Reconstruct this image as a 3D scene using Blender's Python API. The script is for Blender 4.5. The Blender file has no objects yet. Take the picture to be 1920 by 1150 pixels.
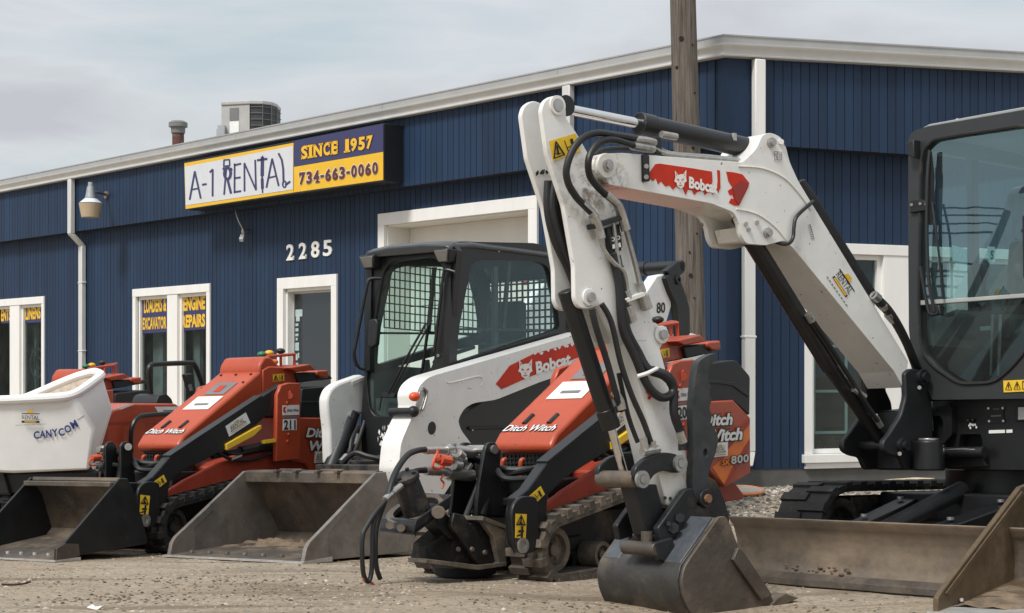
import bpy, bmesh, math, random
from mathutils import Vector, Matrix, noise as mnoise
random.seed(7)
sc = bpy.context.scene
# ---------------------------------------------------------------- camera, sky, sun
CZ = 1.14                       # camera height above the floor of the building
FPX, CX, HY = 3200.0, 960.0, 702.0
cam = bpy.data.objects.new("camera", bpy.data.cameras.new("camera"))
sc.collection.objects.link(cam)
cam.location = (0, 0, CZ); cam.rotation_euler = (math.pi/2, 0, 0)
cam.data.sensor_width = 36; cam.data.lens = 36*FPX/1920
cam.data.shift_y = (HY-575)/1920
cam.data.clip_start = 0.1; cam.data.clip_end = 2000
sc.camera = cam
SUN_EL, SUN_AZ = math.radians(52), math.radians(216)   # azimuth measured clockwise from +Y (camera looks along +Y)
world = bpy.data.worlds.new("World"); sc.world = world; world.use_nodes = True
nt = world.node_tree; nd = nt.nodes; lk = nt.links
bg = nd['Background']; bg.inputs['Strength'].default_value = 0.05
sky = nd.new('ShaderNodeTexSky'); sky.sky_type = 'NISHITA'; sky.sun_disc = False
sky.sun_elevation = SUN_EL; sky.sun_rotation = SUN_AZ; sky.dust_density = 2.0
tc = nd.new('ShaderNodeTexCoord')
sep = nd.new('ShaderNodeSeparateXYZ'); lk.new(tc.outputs['Generated'], sep.inputs[0])
mp = nd.new('ShaderNodeMapping'); mp.inputs['Scale'].default_value = (1.6, 1.6, 7.5); mp.inputs['Rotation'].default_value = (0.0, 0.12, 0.4)
lk.new(tc.outputs['Generated'], mp.inputs[0])
nz = nd.new('ShaderNodeTexNoise'); nz.inputs['Scale'].default_value = 2.1; nz.inputs['Detail'].default_value = 7; nz.inputs['Roughness'].default_value = 0.5; nz.inputs['Distortion'].default_value = 0.4
lk.new(mp.outputs[0], nz.inputs['Vector'])
rp = nd.new('ShaderNodeValToRGB')
e = rp.color_ramp.elements
e[0].position = 0.36; e[0].color = (4.9, 5.7, 6.2, 1)
e[1].position = 0.64; e[1].color = (5.35, 5.4, 5.8, 1)
m_ = e.new(0.50); m_.color = (6.4, 6.75, 7.0, 1)
lk.new(nz.outputs['Fac'], rp.inputs[0])
zr = nd.new('ShaderNodeMapRange'); zr.inputs['From Min'].default_value = 0.15; zr.inputs['From Max'].default_value = 0.9
zr.inputs['To Min'].default_value = 1.0; zr.inputs['To Max'].default_value = 1.5
lk.new(sep.outputs['Z'], zr.inputs['Value'])
vm = nd.new('ShaderNodeVectorMath'); vm.operation = 'SCALE'
lk.new(rp.outputs[0], vm.inputs[0]); lk.new(zr.outputs[0], vm.inputs['Scale'])
mx = nd.new('ShaderNodeMixRGB'); mx.inputs[0].default_value = 0.93
lk.new(sky.outputs[0], mx.inputs[1]); lk.new(vm.outputs[0], mx.inputs[2]); lk.new(mx.outputs[0], bg.inputs['Color'])
sl = bpy.data.lights.new("sun", 'SUN'); sl.energy = 1.5; sl.angle = math.radians(14); sl.color = (1, 0.965, 0.91)
so = bpy.data.objects.new("sun", sl); sc.collection.objects.link(so)
sd = Vector((math.sin(SUN_AZ)*math.cos(SUN_EL), math.cos(SUN_AZ)*math.cos(SUN_EL), math.sin(SUN_EL)))
so.rotation_euler = sd.to_track_quat('Z', 'Y').to_euler(); so.location = sd*60
vs = sc.view_settings; vs.view_transform = 'Standard'; vs.look = 'None'; vs.exposure = 1.1; vs.gamma = 1.0

# ---------------------------------------------------------------- materials
MATS = {}
def mat(name, col, rough=0.5, metal=0.0, dirt=None, amt=0.0, scale=3.0, bump=0.0, bscale=60.0, var=0.12, spec=0.5, streak=False, coat=0.0, chips=0.0, stains=()):
    """procedural surface: colour broken up by noise, an optional dirt colour in patches, roughness that follows, fine bump"""
    if name in MATS: return MATS[name]
    m = bpy.data.materials.new(name); m.use_nodes = True; MATS[name] = m
    t = m.node_tree; n = t.nodes; l = t.links; b = n['Principled BSDF']
    b.inputs['Metallic'].default_value = metal; b.inputs['Specular IOR Level'].default_value = spec
    if coat: b.inputs['Coat Weight'].default_value = coat; b.inputs['Coat Roughness'].default_value = 0.15
    co = n.new('ShaderNodeTexCoord'); src = co.outputs['Object']
    if streak:
        mpn = n.new('ShaderNodeMapping'); mpn.inputs['Scale'].default_value = (1, 1, 0.22); l.new(src, mpn.inputs[0]); src = mpn.outputs[0]
    a = n.new('ShaderNodeTexNoise'); a.inputs['Scale'].default_value = scale*2.3; a.inputs['Detail'].default_value = 8; a.inputs['Roughness'].default_value = 0.62
    l.new(src, a.inputs['Vector'])
    r1 = n.new('ShaderNodeMapRange'); r1.inputs['From Min'].default_value = 0.3; r1.inputs['From Max'].default_value = 0.7
    r1.inputs['To Min'].default_value = 1-var; r1.inputs['To Max'].default_value = 1+var; l.new(a.outputs['Fac'], r1.inputs['Value'])
    c0 = n.new('ShaderNodeVectorMath'); c0.operation = 'SCALE'; c0.inputs[0].default_value = col; l.new(r1.outputs[0], c0.inputs['Scale'])
    out = c0.outputs[0]; rv = None
    if dirt:
        d = n.new('ShaderNodeTexNoise'); d.inputs['Scale'].default_value = scale; d.inputs['Detail'].default_value = 9; d.inputs['Roughness'].default_value = 0.68
        l.new(src, d.inputs['Vector'])
        r2 = n.new('ShaderNodeMapRange'); r2.inputs['From Min'].default_value = 0.72-0.42*amt; r2.inputs['From Max'].default_value = 0.88-0.30*amt
        r2.inputs['To Max'].default_value = min(1.0, 0.55+0.45*amt); l.new(d.outputs['Fac'], r2.inputs['Value'])
        k = n.new('ShaderNodeMixRGB'); k.inputs[2].default_value = (*dirt, 1); l.new(r2.outputs[0], k.inputs[0]); l.new(out, k.inputs[1]); out = k.outputs[0]
        rv = n.new('ShaderNodeMapRange'); rv.inputs['To Min'].default_value = rough; rv.inputs['To Max'].default_value = max(rough, 0.85); l.new(r2.outputs[0], rv.inputs['Value'])
        l.new(rv.outputs[0], b.inputs['Roughness'])
        if metal:
            mv = n.new('ShaderNodeMapRange'); mv.inputs['To Min'].default_value = metal; mv.inputs['To Max'].default_value = 0.0; l.new(r2.outputs[0], mv.inputs['Value']); l.new(mv.outputs[0], b.inputs['Metallic'])
    else:
        r3 = n.new('ShaderNodeMapRange'); r3.inputs['To Min'].default_value = max(0.03, rough-0.1); r3.inputs['To Max'].default_value = min(1, rough+0.1); l.new(a.outputs['Fac'], r3.inputs['Value']); l.new(r3.outputs[0], b.inputs['Roughness'])
    for (cx_, cy_, cz_, rad, scol) in stains:          # grease and rust round a joint
        di = n.new('ShaderNodeVectorMath'); di.operation = 'DISTANCE'; di.inputs[1].default_value = (cx_, cy_, cz_); l.new(co.outputs['Object'], di.inputs[0])
        fa = n.new('ShaderNodeMapRange'); fa.inputs['From Min'].default_value = rad; fa.inputs['From Max'].default_value = rad*0.15; l.new(di.outputs['Value'], fa.inputs['Value'])
        sn = n.new('ShaderNodeTexNoise'); sn.inputs['Scale'].default_value = 14; sn.inputs['Detail'].default_value = 8; sn.inputs['Roughness'].default_value = 0.7; sn.inputs['Distortion'].default_value = 0.6; l.new(co.outputs['Object'], sn.inputs['Vector'])
        s1 = n.new('ShaderNodeMapRange'); s1.inputs['From Min'].default_value = 0.44; s1.inputs['From Max'].default_value = 0.62; s1.inputs['To Max'].default_value = 0.9; l.new(sn.outputs['Fac'], s1.inputs['Value'])
        mq = n.new('ShaderNodeMath'); mq.operation = 'MULTIPLY'; l.new(fa.outputs[0], mq.inputs[0]); l.new(s1.outputs[0], mq.inputs[1])
        km = n.new('ShaderNodeMixRGB'); km.inputs[2].default_value = (*scol, 1); l.new(mq.outputs[0], km.inputs[0]); l.new(out, km.inputs[1]); out = km.outputs[0]
    if chips:
        cn = n.new('ShaderNodeTexNoise'); cn.inputs['Scale'].default_value = 34; cn.inputs['Detail'].default_value = 3; cn.inputs['Roughness'].default_value = 0.5; l.new(co.outputs['Object'], cn.inputs['Vector'])
        cr_n = n.new('ShaderNodeMapRange'); cr_n.inputs['From Min'].default_value = 0.735-0.05*chips; cr_n.inputs['From Max'].default_value = 0.75-0.05*chips; cr_n.inputs['To Max'].default_value = 0.85; l.new(cn.outputs['Fac'], cr_n.inputs['Value'])
        km = n.new('ShaderNodeMixRGB'); km.inputs[2].default_value = (0.06, 0.05, 0.042, 1); l.new(cr_n.outputs[0], km.inputs[0]); l.new(out, km.inputs[1]); out = km.outputs[0]
    l.new(out, b.inputs['Base Color'])
    if bump:
        f = n.new('ShaderNodeTexNoise'); f.inputs['Scale'].default_value = bscale; f.inputs['Detail'].default_value = 4; l.new(co.outputs['Object'], f.inputs['Vector'])
        bp = n.new('ShaderNodeBump'); bp.inputs['Strength'].default_value = bump; bp.inputs['Distance'].default_value = 0.01; l.new(f.outputs['Fac'], bp.inputs['Height']); l.new(bp.outputs[0], b.inputs['Normal'])
    return m
def glass(name, tint, refl=1.45, rough=0.02, alpha=0.75, wob=0.0):
    """tinted pane: mostly clear, reflecting by Fresnel"""
    m = bpy.data.materials.new(name); m.use_nodes = True; t = m.node_tree; n = t.nodes; l = t.links
    for x in list(n): n.remove(x)
    o = n.new('ShaderNodeOutputMaterial'); tr = n.new('ShaderNodeBsdfTransparent'); tr.inputs[0].default_value = (*tint, 1)
    g = n.new('ShaderNodeBsdfGlossy'); g.inputs['Roughness'].default_value = rough; g.inputs['Color'].default_value = (0.74, 0.96, 1.0, 1)
    fr = n.new('ShaderNodeFresnel'); fr.inputs['IOR'].default_value = refl
    ge = n.new('ShaderNodeNewGeometry')
    m1 = n.new('ShaderNodeMath'); m1.operation = 'MULTIPLY'; iv = n.new('ShaderNodeMath'); iv.operation = 'SUBTRACT'; iv.inputs[0].default_value = 1
    l.new(ge.outputs['Backfacing'], iv.inputs[1]); l.new(iv.outputs[0], m1.inputs[1]); l.new(fr.outputs[0], m1.inputs[0])
    df = n.new('ShaderNodeBsdfDiffuse'); df.inputs[0].default_value = (0.32, 0.36, 0.34, 1)
    s0 = n.new('ShaderNodeMixShader'); s0.inputs[0].default_value = 1-alpha
    dn = n.new('ShaderNodeTexNoise'); dn.inputs['Scale'].default_value = 4; dn.inputs['Detail'].default_value = 6
    tcx = n.new('ShaderNodeTexCoord'); l.new(tcx.outputs['Object'], dn.inputs['Vector'])
    dm = n.new('ShaderNodeMath'); dm.operation = 'MULTIPLY'; dm.inputs[1].default_value = (1-alpha)*1.6; l.new(dn.outputs['Fac'], dm.inputs[0]); l.new(dm.outputs[0], s0.inputs[0])
    l.new(tr.outputs[0], s0.inputs[1]); l.new(df.outputs[0], s0.inputs[2])
    s = n.new('ShaderNodeMixShader'); l.new(m1.outputs[0], s.inputs[0]); l.new(s0.outputs[0], s.inputs[1]); l.new(g.outputs[0], s.inputs[2]); l.new(s.outputs[0], o.inputs[0])
    if wob:
        wn = n.new('ShaderNodeTexNoise'); wn.inputs['Scale'].default_value = 2.0; l.new(tcx.outputs['Object'], wn.inputs['Vector'])
        bp = n.new('ShaderNodeBump'); bp.inputs['Strength'].default_value = wob; bp.inputs['Distance'].default_value = 0.02; l.new(wn.outputs['Fac'], bp.inputs['Height']); l.new(bp.outputs[0], g.inputs['Normal'])
    MATS[name] = m; return m
MUD = (0.20, 0.15, 0.10); DUST = (0.30, 0.25, 0.19)
M_white = mat('white_paint', (0.74, 0.73, 0.70), 0.34, dirt=(0.42, 0.36, 0.29), amt=0.27, scale=3.4, var=0.05, coat=0.3, chips=0.6)
M_whitedirty = mat('white_paint_worn', (0.70, 0.68, 0.63), 0.4, dirt=(0.25, 0.19, 0.13), amt=0.34, scale=5.5, var=0.07)
M_red = mat('red_paint', (0.41, 0.060, 0.020), 0.42, dirt=(0.34, 0.145, 0.085), amt=0.26, scale=2.4, var=0.12, coat=0.15, chips=0.2)
M_reddark = mat('red_paint_dusty', (0.33, 0.042, 0.018), 0.5, dirt=(0.25, 0.125, 0.08), amt=0.32, scale=3.0, var=0.14)
M_orange = mat('orange_decal', (0.82, 0.19, 0.02), 0.4, dirt=(0.4, 0.22, 0.14), amt=0.15, scale=4, var=0.06)
M_black = mat('black_paint', (0.0085, 0.009, 0.010), 0.40, dirt=(0.055, 0.05, 0.042), amt=0.22, scale=3.4, var=0.25)
M_blacksat = mat('black_satin_plastic', (0.011, 0.012, 0.0135), 0.5, dirt=(0.05, 0.048, 0.045), amt=0.15, scale=3, var=0.2, bump=0.12, bscale=240)
M_rubber = mat('black_rubber', (0.013, 0.0125, 0.012), 0.75, dirt=(0.11, 0.09, 0.07), amt=0.38, scale=6, var=0.25, bump=0.2, bscale=90)
M_trackmud = mat('muddy_rubber', (0.075, 0.062, 0.05), 0.9, dirt=(0.26, 0.205, 0.15), amt=0.62, scale=5, var=0.3, bump=0.5, bscale=60)
M_hose = mat('hose_rubber', (0.010, 0.010, 0.011), 0.5, dirt=(0.07, 0.063, 0.055), amt=0.2, scale=8, var=0.2)
M_steel = mat('worn_steel', (0.24, 0.22, 0.20), 0.40, metal=0.55, dirt=(0.15, 0.112, 0.078), amt=0.60, scale=3.2, var=0.3, bump=0.15, bscale=50)
M_steelmud = mat('muddy_steel', (0.10, 0.084, 0.07), 0.5, metal=0.4, dirt=(0.205, 0.15, 0.098), amt=0.60, scale=2.7, var=0.3, bump=0.3, bscale=45)
M_steelblk = mat('scuffed_black_steel', (0.018, 0.019, 0.021), 0.42, metal=0.3, dirt=(0.13, 0.10, 0.068), amt=0.34, scale=2.6, var=0.35, bump=0.12, bscale=60)
M_mudblk = mat('mud_caked_black_steel', (0.020, 0.020, 0.021), 0.55, metal=0.15, dirt=(0.16, 0.122, 0.085), amt=0.52, scale=5.0, var=0.35, bump=0.3, bscale=50)
M_edge = mat('polished_cutting_edge', (0.55, 0.53, 0.50), 0.35, metal=0.5, dirt=(0.36, 0.29, 0.21), amt=0.35, scale=6, var=0.2)
M_brown = mat('brown_bucket_paint', (0.12, 0.082, 0.045), 0.55, metal=0.2, dirt=(0.22, 0.165, 0.105), amt=0.45, scale=3.5, var=0.3, bump=0.25, bscale=40)
M_chrome = mat('chrome_rod', (0.72, 0.72, 0.72), 0.12, metal=1.0, var=0.05)
M_zinc = mat('zinc_fitting', (0.42, 0.41, 0.39), 0.35, metal=0.8, dirt=(0.2, 0.17, 0.13), amt=0.3, scale=12, var=0.2)
M_yellow = mat('yellow_decal', (0.78, 0.50, 0.03), 0.45, dirt=(0.35, 0.25, 0.1), amt=0.2, scale=9, var=0.08)
M_decalw = mat('white_decal', (0.78, 0.77, 0.74), 0.5, dirt=(0.5, 0.46, 0.4), amt=0.22, scale=8, var=0.05)
M_ink = mat('black_ink', (0.012, 0.012, 0.013), 0.5, var=0.1)
M_inkgrey = mat('grey_ink', (0.16, 0.16, 0.16), 0.6, var=0.1)
M_inkblue = mat('navy_ink', (0.022, 0.045, 0.19), 0.45, var=0.08)
M_decred = mat('red_decal', (0.50, 0.026, 0.006), 0.5, dirt=(0.30, 0.02, 0.007), amt=0.3, scale=3, var=0.15, spec=0.3)
M_decgrey = mat('silver_decal', (0.55, 0.53, 0.5), 0.5, var=0.1)
M_plast = mat('white_plastic_tub', (0.80, 0.79, 0.77), 0.42, dirt=(0.55, 0.50, 0.44), amt=0.25, scale=2.2, var=0.04)
M_sand = mat('caked_concrete', (0.60, 0.51, 0.42), 0.95, dirt=(0.44, 0.36, 0.28), amt=0.4, scale=9, var=0.2, bump=0.6, bscale=70)
M_lens = mat('lamp_lens', (0.20, 0.20, 0.19), 0.15, metal=0.5, var=0.2)
M_orgcap = mat('orange_rubber', (0.62, 0.085, 0.035), 0.5, dirt=(0.3, 0.12, 0.08), amt=0.25, scale=12)
M_mudtan = mat('dried_mud_steel', (0.10, 0.085, 0.068), 0.85, dirt=(0.27, 0.21, 0.15), amt=0.6, scale=5, var=0.3, bump=0.4, bscale=60)
M_seat = mat('seat_vinyl', (0.035, 0.036, 0.038), 0.6, var=0.2)
M_cabgrey = mat('cab_interior', (0.06, 0.062, 0.064), 0.6, var=0.2)
M_green = mat('green_knob', (0.02, 0.16, 0.09), 0.4); M_yknob = mat('yellow_knob', (0.75, 0.42, 0.02), 0.4)
M_oknob = mat('orange_knob', (0.7, 0.16, 0.02), 0.4)
G_cab = glass('cab_glass', (0.74, 0.88, 0.85), 1.5, 0.01, 0.93)
G_exc = glass('excavator_glass', (0.40, 0.60, 0.64), 2.7, 0.008, 0.95, wob=0.03)
G_win = glass('shop_window_glass', (0.42, 0.50, 0.50), 1.6, 0.02, 0.93)
G_lamp = mat('amber_lamp_diffuser', (0.50, 0.39, 0.26), 0.35, var=0.06)

# ---------------------------------------------------------------- mesh helpers
COL = sc.collection
class MB:
    def __init__(s): s.v = []; s.f = []
    def add(s, vs, fs):
        o = len(s.v); s.v += [Vector(p) for p in vs]; s.f += [tuple(i+o for i in f) for f in fs]; return s
    def prism(s, pts, vec):
        """polygon swept along vec"""
        n = len(pts); vec = Vector(vec); a = [Vector(p) for p in pts]; b = [p+vec for p in a]
        nrm = Vector((0, 0, 0))
        for i in range(n): nrm += (a[i]-a[0]).cross(a[(i+1) % n]-a[0])
        flip = nrm.dot(vec) < 0          # want first cap to face away from vec
        fs = [tuple(range(n)), tuple(range(2*n-1, n-1, -1))]
        fs += [(i, n+i, n+(i+1) % n, (i+1) % n) for i in range(n)]
        fs[0] = fs[0] if flip else fs[0][::-1]; fs[1] = fs[1] if flip else fs[1][::-1]
        if flip: fs[2:] = [f for f in fs[2:]]
        else: fs[2:] = [f[::-1] for f in fs[2:]]
        return s.add(a+b, fs)
    def box(s, c, d, R=None):
        c = Vector(c); hx, hy, hz = d[0]/2, d[1]/2, d[2]/2
        vs = [Vector((x, y, z)) for x in (-hx, hx) for y in (-hy, hy) for z in (-hz, hz)]
        if R is not None: vs = [R @ p for p in vs]
        return s.add([p+c for p in vs], [(0, 1, 3, 2), (4, 6, 7, 5), (0, 4, 5, 1), (2, 3, 7, 6), (0, 2, 6, 4), (1, 5, 7, 3)])
    def hexa(s, p):
        """eight corners: bottom ring 0-3 then top ring 4-7"""
        return s.add(p, [(3, 2, 1, 0), (4, 5, 6, 7), (0, 1, 5, 4), (1, 2, 6, 5), (2, 3, 7, 6), (3, 0, 4, 7)])
    def cyl(s, p0, p1, r0, r1=None, n=18, caps=True):
        r1 = r0 if r1 is None else r1
        p0 = Vector(p0); p1 = Vector(p1); d = (p1-p0).normalized()
        a = d.orthogonal().normalized(); b = d.cross(a)
        vs = []
        for p, r in ((p0, r0), (p1, r1)):
            for i in range(n):
                t = 2*math.pi*i/n; vs.append(p+a*(r*math.cos(t))+b*(r*math.sin(t)))
        fs = [(i, (i+1) % n, n+(i+1) % n, n+i) for i in range(n)]
        if caps: fs += [tuple(range(n-1, -1, -1)), tuple(range(n, 2*n))]
        return s.add(vs, fs)
    def ring(s, p0, p1, ro, ri, n=24):
        p0 = Vector(p0); p1 = Vector(p1); d = (p1-p0).normalized(); a = d.orthogonal().normalized(); b = d.cross(a); vs = []
        for p, r in ((p0, ro), (p1, ro), (p1, ri), (p0, ri)):
            for i in range(n):
                t = 2*math.pi*i/n; vs.append(p+a*(r*math.cos(t))+b*(r*math.sin(t)))
        fs = []
        for k in range(4):
            k2 = (k+1) % 4
            fs += [(k*n+i, k*n+(i+1) % n, k2*n+(i+1) % n, k2*n+i) for i in range(n)]
        return s.add(vs, fs)
    def tube(s, pts, r, n=10, sub=6, closed=False):
        """swept round bar through the points (Catmull-Rom)"""
        P = [Vector(p) for p in pts]
        if sub > 1 and len(P) > 2:
            Q = []; m = len(P)
            for i in range(m-1):
                a = P[max(i-1, 0)]; b = P[i]; c = P[i+1]; d = P[min(i+2, m-1)]
                for k in range(sub):
                    t = k/sub
                    Q.append(0.5*((2*b)+(c-a)*t+(2*a-5*b+4*c-d)*t*t+(3*b-a-3*c+d)*t**3))
            Q.append(P[-1]); P = Q
        m = len(P); vs = []; ref = None
        for i in range(m):
            d = (P[min(i+1, m-1)]-P[max(i-1, 0)])
            d = d.normalized() if d.length > 1e-9 else Vector((0, 0, 1))
            if ref is None: ref = d.orthogonal().normalized()
            a = (ref-d*ref.dot(d)); a = a.normalized() if a.length > 1e-6 else d.orthogonal().normalized(); ref = a; b = d.cross(a)
            rr = r(i/(m-1)) if callable(r) else r
            for k in range(n):
                t = 2*math.pi*k/n; vs.append(P[i]+a*(rr*math.cos(t))+b*(rr*math.sin(t)))
        fs = [(i*n+k, i*n+(k+1) % n, (i+1)*n+(k+1) % n, (i+1)*n+k) for i in range(m-1) for k in range(n)]
        fs += [tuple(range(n-1, -1, -1)), tuple(range((m-1)*n, m*n))]
        return s.add(vs, fs)
    def ball(s, c, r, sc_=(1, 1, 1), n=14, m=8):
        c = Vector(c); vs = [c+Vector((0, 0, r*sc_[2]))]
        for j in range(1, m):
            ph = math.pi*j/m
            for i in range(n):
                t = 2*math.pi*i/n; vs.append(c+Vector((r*sc_[0]*math.sin(ph)*math.cos(t), r*sc_[1]*math.sin(ph)*math.sin(t), r*sc_[2]*math.cos(ph))))
        vs.append(c-Vector((0, 0, r*sc_[2]))); L = len(vs)-1
        fs = [(0, 1+i, 1+(i+1) % n) for i in range(n)]
        fs += [(1+(j-1)*n+i, 1+j*n+i, 1+j*n+(i+1) % n, 1+(j-1)*n+(i+1) % n) for j in range(1, m-1) for i in range(n)]
        fs += [(1+(m-2)*n+i, L, 1+(m-2)*n+(i+1) % n) for i in range(n)]
        return s.add(vs, fs)
    def build(s, name, m, parent=None, bevel=0.0, seg=2, smooth=35, sub=0, recalc=True):
        me = bpy.data.meshes.new(name); me.from_pydata([tuple(p) for p in s.v], [], s.f); me.validate(); me.update()
        if recalc:
            b = bmesh.new(); b.from_mesh(me); bmesh.ops.recalc_face_normals(b, faces=b.faces[:]); b.to_mesh(me); b.free()
        if smooth:
            for p in me.polygons: p.use_smooth = True
            me.set_sharp_from_angle(angle=math.radians(smooth))
        me.materials.append(m)
        o = bpy.data.objects.new(name, me); COL.objects.link(o)
        if parent is not None: o.parent = parent
        if bevel:
            bv = o.modifiers.new('bevel', 'BEVEL'); bv.width = bevel; bv.segments = seg; bv.limit_method = 'ANGLE'; bv.angle_limit = math.radians(40); bv.harden_normals = False
        if sub:
            sm = o.modifiers.new('sub', 'SUBSURF'); sm.levels = sub; sm.render_levels = sub
        return o
def thing(name, label, cat, M=None, group=None):
    o = bpy.data.objects.new(name, None); COL.objects.link(o); o['label'] = label; o['category'] = cat
    if M is not None: o.matrix_world = M
    if group: o['group'] = group
    o.empty_display_size = 0.2
    return o
def tag(o, label, cat, group=None):
    o['label'] = label; o['category'] = cat
    if group: o['group'] = group
    return o
def ray(px, py): return Vector(((px-CX)/FPX, 1.0, (HY-py)/FPX))
CAMP = Vector((0, 0, CZ))
SLOPE = -0.0447                       # the yard falls away from the street
def gz(y): return CZ-0.72+SLOPE*y     # height of the yard at distance y
class Frame:
    """a thing's own axes: x ahead, y to its left, z up from the yard; traced points are found where a sight line meets a plane of the thing"""
    def __init__(s, x, y, v, z=None, tilt=True):
        v = Vector((v[0], v[1], 0)).normalized(); k = SLOPE if tilt else 0.0
        Z = Vector((0, -k, 1)).normalized(); V = Vector((v.x, v.y, k*v.y)).normalized(); U = Z.cross(V)
        s.M = Matrix(((V.x, U.x, Z.x, x), (V.y, U.y, Z.y, y), (V.z, U.z, Z.z, gz(y) if z is None else z), (0, 0, 0, 1)))
        s.setm(s.M)
    def setm(s, M): s.M = M; s.I = M.inverted(); s.c = s.I @ CAMP; s.R = s.I.to_3x3(); return s
    def moved(s, T): k = Frame.__new__(Frame); return k.setm(s.M @ T)
    def _hit(s, px, py, ax, val):
        d = s.R @ ray(px, py); return s.c+d*((val-s.c[ax])/d[ax])
    def u(s, px, py, u=0.0): return s._hit(px, py, 1, u)
    def x(s, px, py, x=0.0): return s._hit(px, py, 0, x)
    def z(s, px, py, z=0.0): return s._hit(px, py, 2, z)
    def up(s, pts, u): return [s.u(p[0], p[1], u) for p in pts]
    def xp(s, pts, x): return [s.x(p[0], p[1], x) for p in pts]
    def slab(s, mb, pts, u, w): return mb.prism(s.up(pts, u), (0, -w, 0))       # near face at u, w deep
    def face(s, mb, pts, x, d): return mb.prism(s.xp(pts, x), (-d, 0, 0))       # front face at x, d deep
    def pin(s, mb, px, py, u0, u1, r, n=18):
        p = s.u(px, py, u0); return mb.cyl(p, (p.x, u1, p.z), r, n=n)
    def tube(s, mb, pts, r, n=10, sub=6): return mb.tube([s.u(*p) for p in pts], r, n, sub)
def text_mesh(body, bold=0.0, shear=0.0, spacing=1.0):
    cu = bpy.data.curves.new('t', 'FONT'); cu.body = body; cu.size = 1.0; cu.offset = bold; cu.shear = shear; cu.space_character = spacing; cu.resolution_u = 3
    ob = bpy.data.objects.new('t', cu); COL.objects.link(ob)
    dg = bpy.context.evaluated_depsgraph_get(); dg.update(); me = bpy.data.meshes.new_from_object(ob.evaluated_get(dg))
    vs = [Vector((v.co.x, v.co.y, 0)) for v in me.vertices]; fs = [tuple(p.vertices) for p in me.polygons]
    bpy.data.objects.remove(ob); bpy.data.curves.remove(cu); bpy.data.meshes.remove(me)
    return vs, fs
def lay_text(mb, body, A, B, C, n, bold=0.0, shear=0.0, spacing=1.0, ref=None, lift=0.0):
    """lettering laid on the parallelogram A (lower left), B (lower right), C (upper left), raised along n"""
    vs, fs = text_mesh(body, bold, shear, spacing)
    rv = vs if ref is None else text_mesh(body, ref, shear, spacing)[0]
    x0 = min(v.x for v in rv); x1 = max(v.x for v in rv); y0 = min(v.y for v in rv); y1 = max(v.y for v in rv)
    A, B, C, n = Vector(A), Vector(B), Vector(C), Vector(n).normalized()
    mb.add([A+(B-A)*((v.x-x0)/(x1-x0))+(C-A)*((v.y-y0)/(y1-y0))+n*lift for v in vs], fs)
    return mb
def rounded(pts, r, n=4):
    """round the corners of a 2D polygon given in picture units"""
    out = []; m = len(pts)
    for i in range(m):
        p = Vector(pts[i][:2]); a = Vector(pts[i-1][:2]); b = Vector(pts[(i+1) % m][:2])
        rr = pts[i][2] if len(pts[i]) > 2 else r
        da = (a-p); db = (b-p); la = min(rr, da.length*0.45); lb = min(rr, db.length*0.45)
        if rr <= 0: out.append((p.x, p.y)); continue
        s0 = p+da.normalized()*la; s1 = p+db.normalized()*lb
        for k in range(n+1):
            t = k/n; q = s0*(1-t)**2+p*2*t*(1-t)+s1*t*t; out.append((q.x, q.y))
    return out
# ---------------------------------------------------------------- ground
CORN = Vector((2.15, 17.1, 0))
dL = Vector((-0.655, 0.756, 0)).normalized(); nL = Vector((dL.y*-1, dL.x, 0)); nL = nL if nL.y < 0 else -nL
dR = Vector((0.915, 0.404, 0)).normalized(); nR = Vector((dR.y, -dR.x, 0)); nR = nR if nR.y < 0 else -nR
def sstep(a, b, x):
    t = min(1, max(0, (x-a)/(b-a))); return t*t*(3-2*t)
def gheight(x, y):
    yy = y if y < 13.5 else 13.5+1.8*(1-math.exp(-(y-13.5)/1.8))
    z = CZ-0.72+SLOPE*yy if y > -5 else CZ-0.72+SLOPE*-5
    p = Vector((x, y, 0))-CORN
    dl = p.dot(nL); dr = p.dot(nR)
    dist = max(dl, dr)                     # distance out from the building's faces
    k = sstep(2.6, 0.25, dist)
    z = z*(1-k)+0.0*k
    z -= 0.075*math.exp(-((x-1.0)/0.9)**2-((y-7.7)/1.2)**2)      # worn hollow under the digging bucket
    if y < 18: z += 0.012*mnoise.noise((x*0.9, y*0.9, 0))+0.006*mnoise.noise((x*4, y*4, 3))
    return z
def grid_axis(lo, hi, flo, fhi, fine):
    a = [flo+i*fine for i in range(int((fhi-flo)/fine)+1)]
    s = fine; x = a[0]; left = []
    while x > lo: s *= 1.5; x -= s; left.append(x)
    s = fine; x = a[-1]; right = []
    while x < hi: s *= 1.5; x += s; right.append(x)
    return left[::-1]+a+right
gx = grid_axis(-300, 300, -8, 8, 0.12); gy = grid_axis(-150, 500, 4, 22, 0.12)
g = MB(); g.v = [Vector((x, y, gheight(x, y))) for y in gy for x in gx]; nx = len(gx)
g.f = [(j*nx+i, j*nx+i+1, (j+1)*nx+i+1, (j+1)*nx+i) for j in range(len(gy)-1) for i in range(nx-1)]
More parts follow.
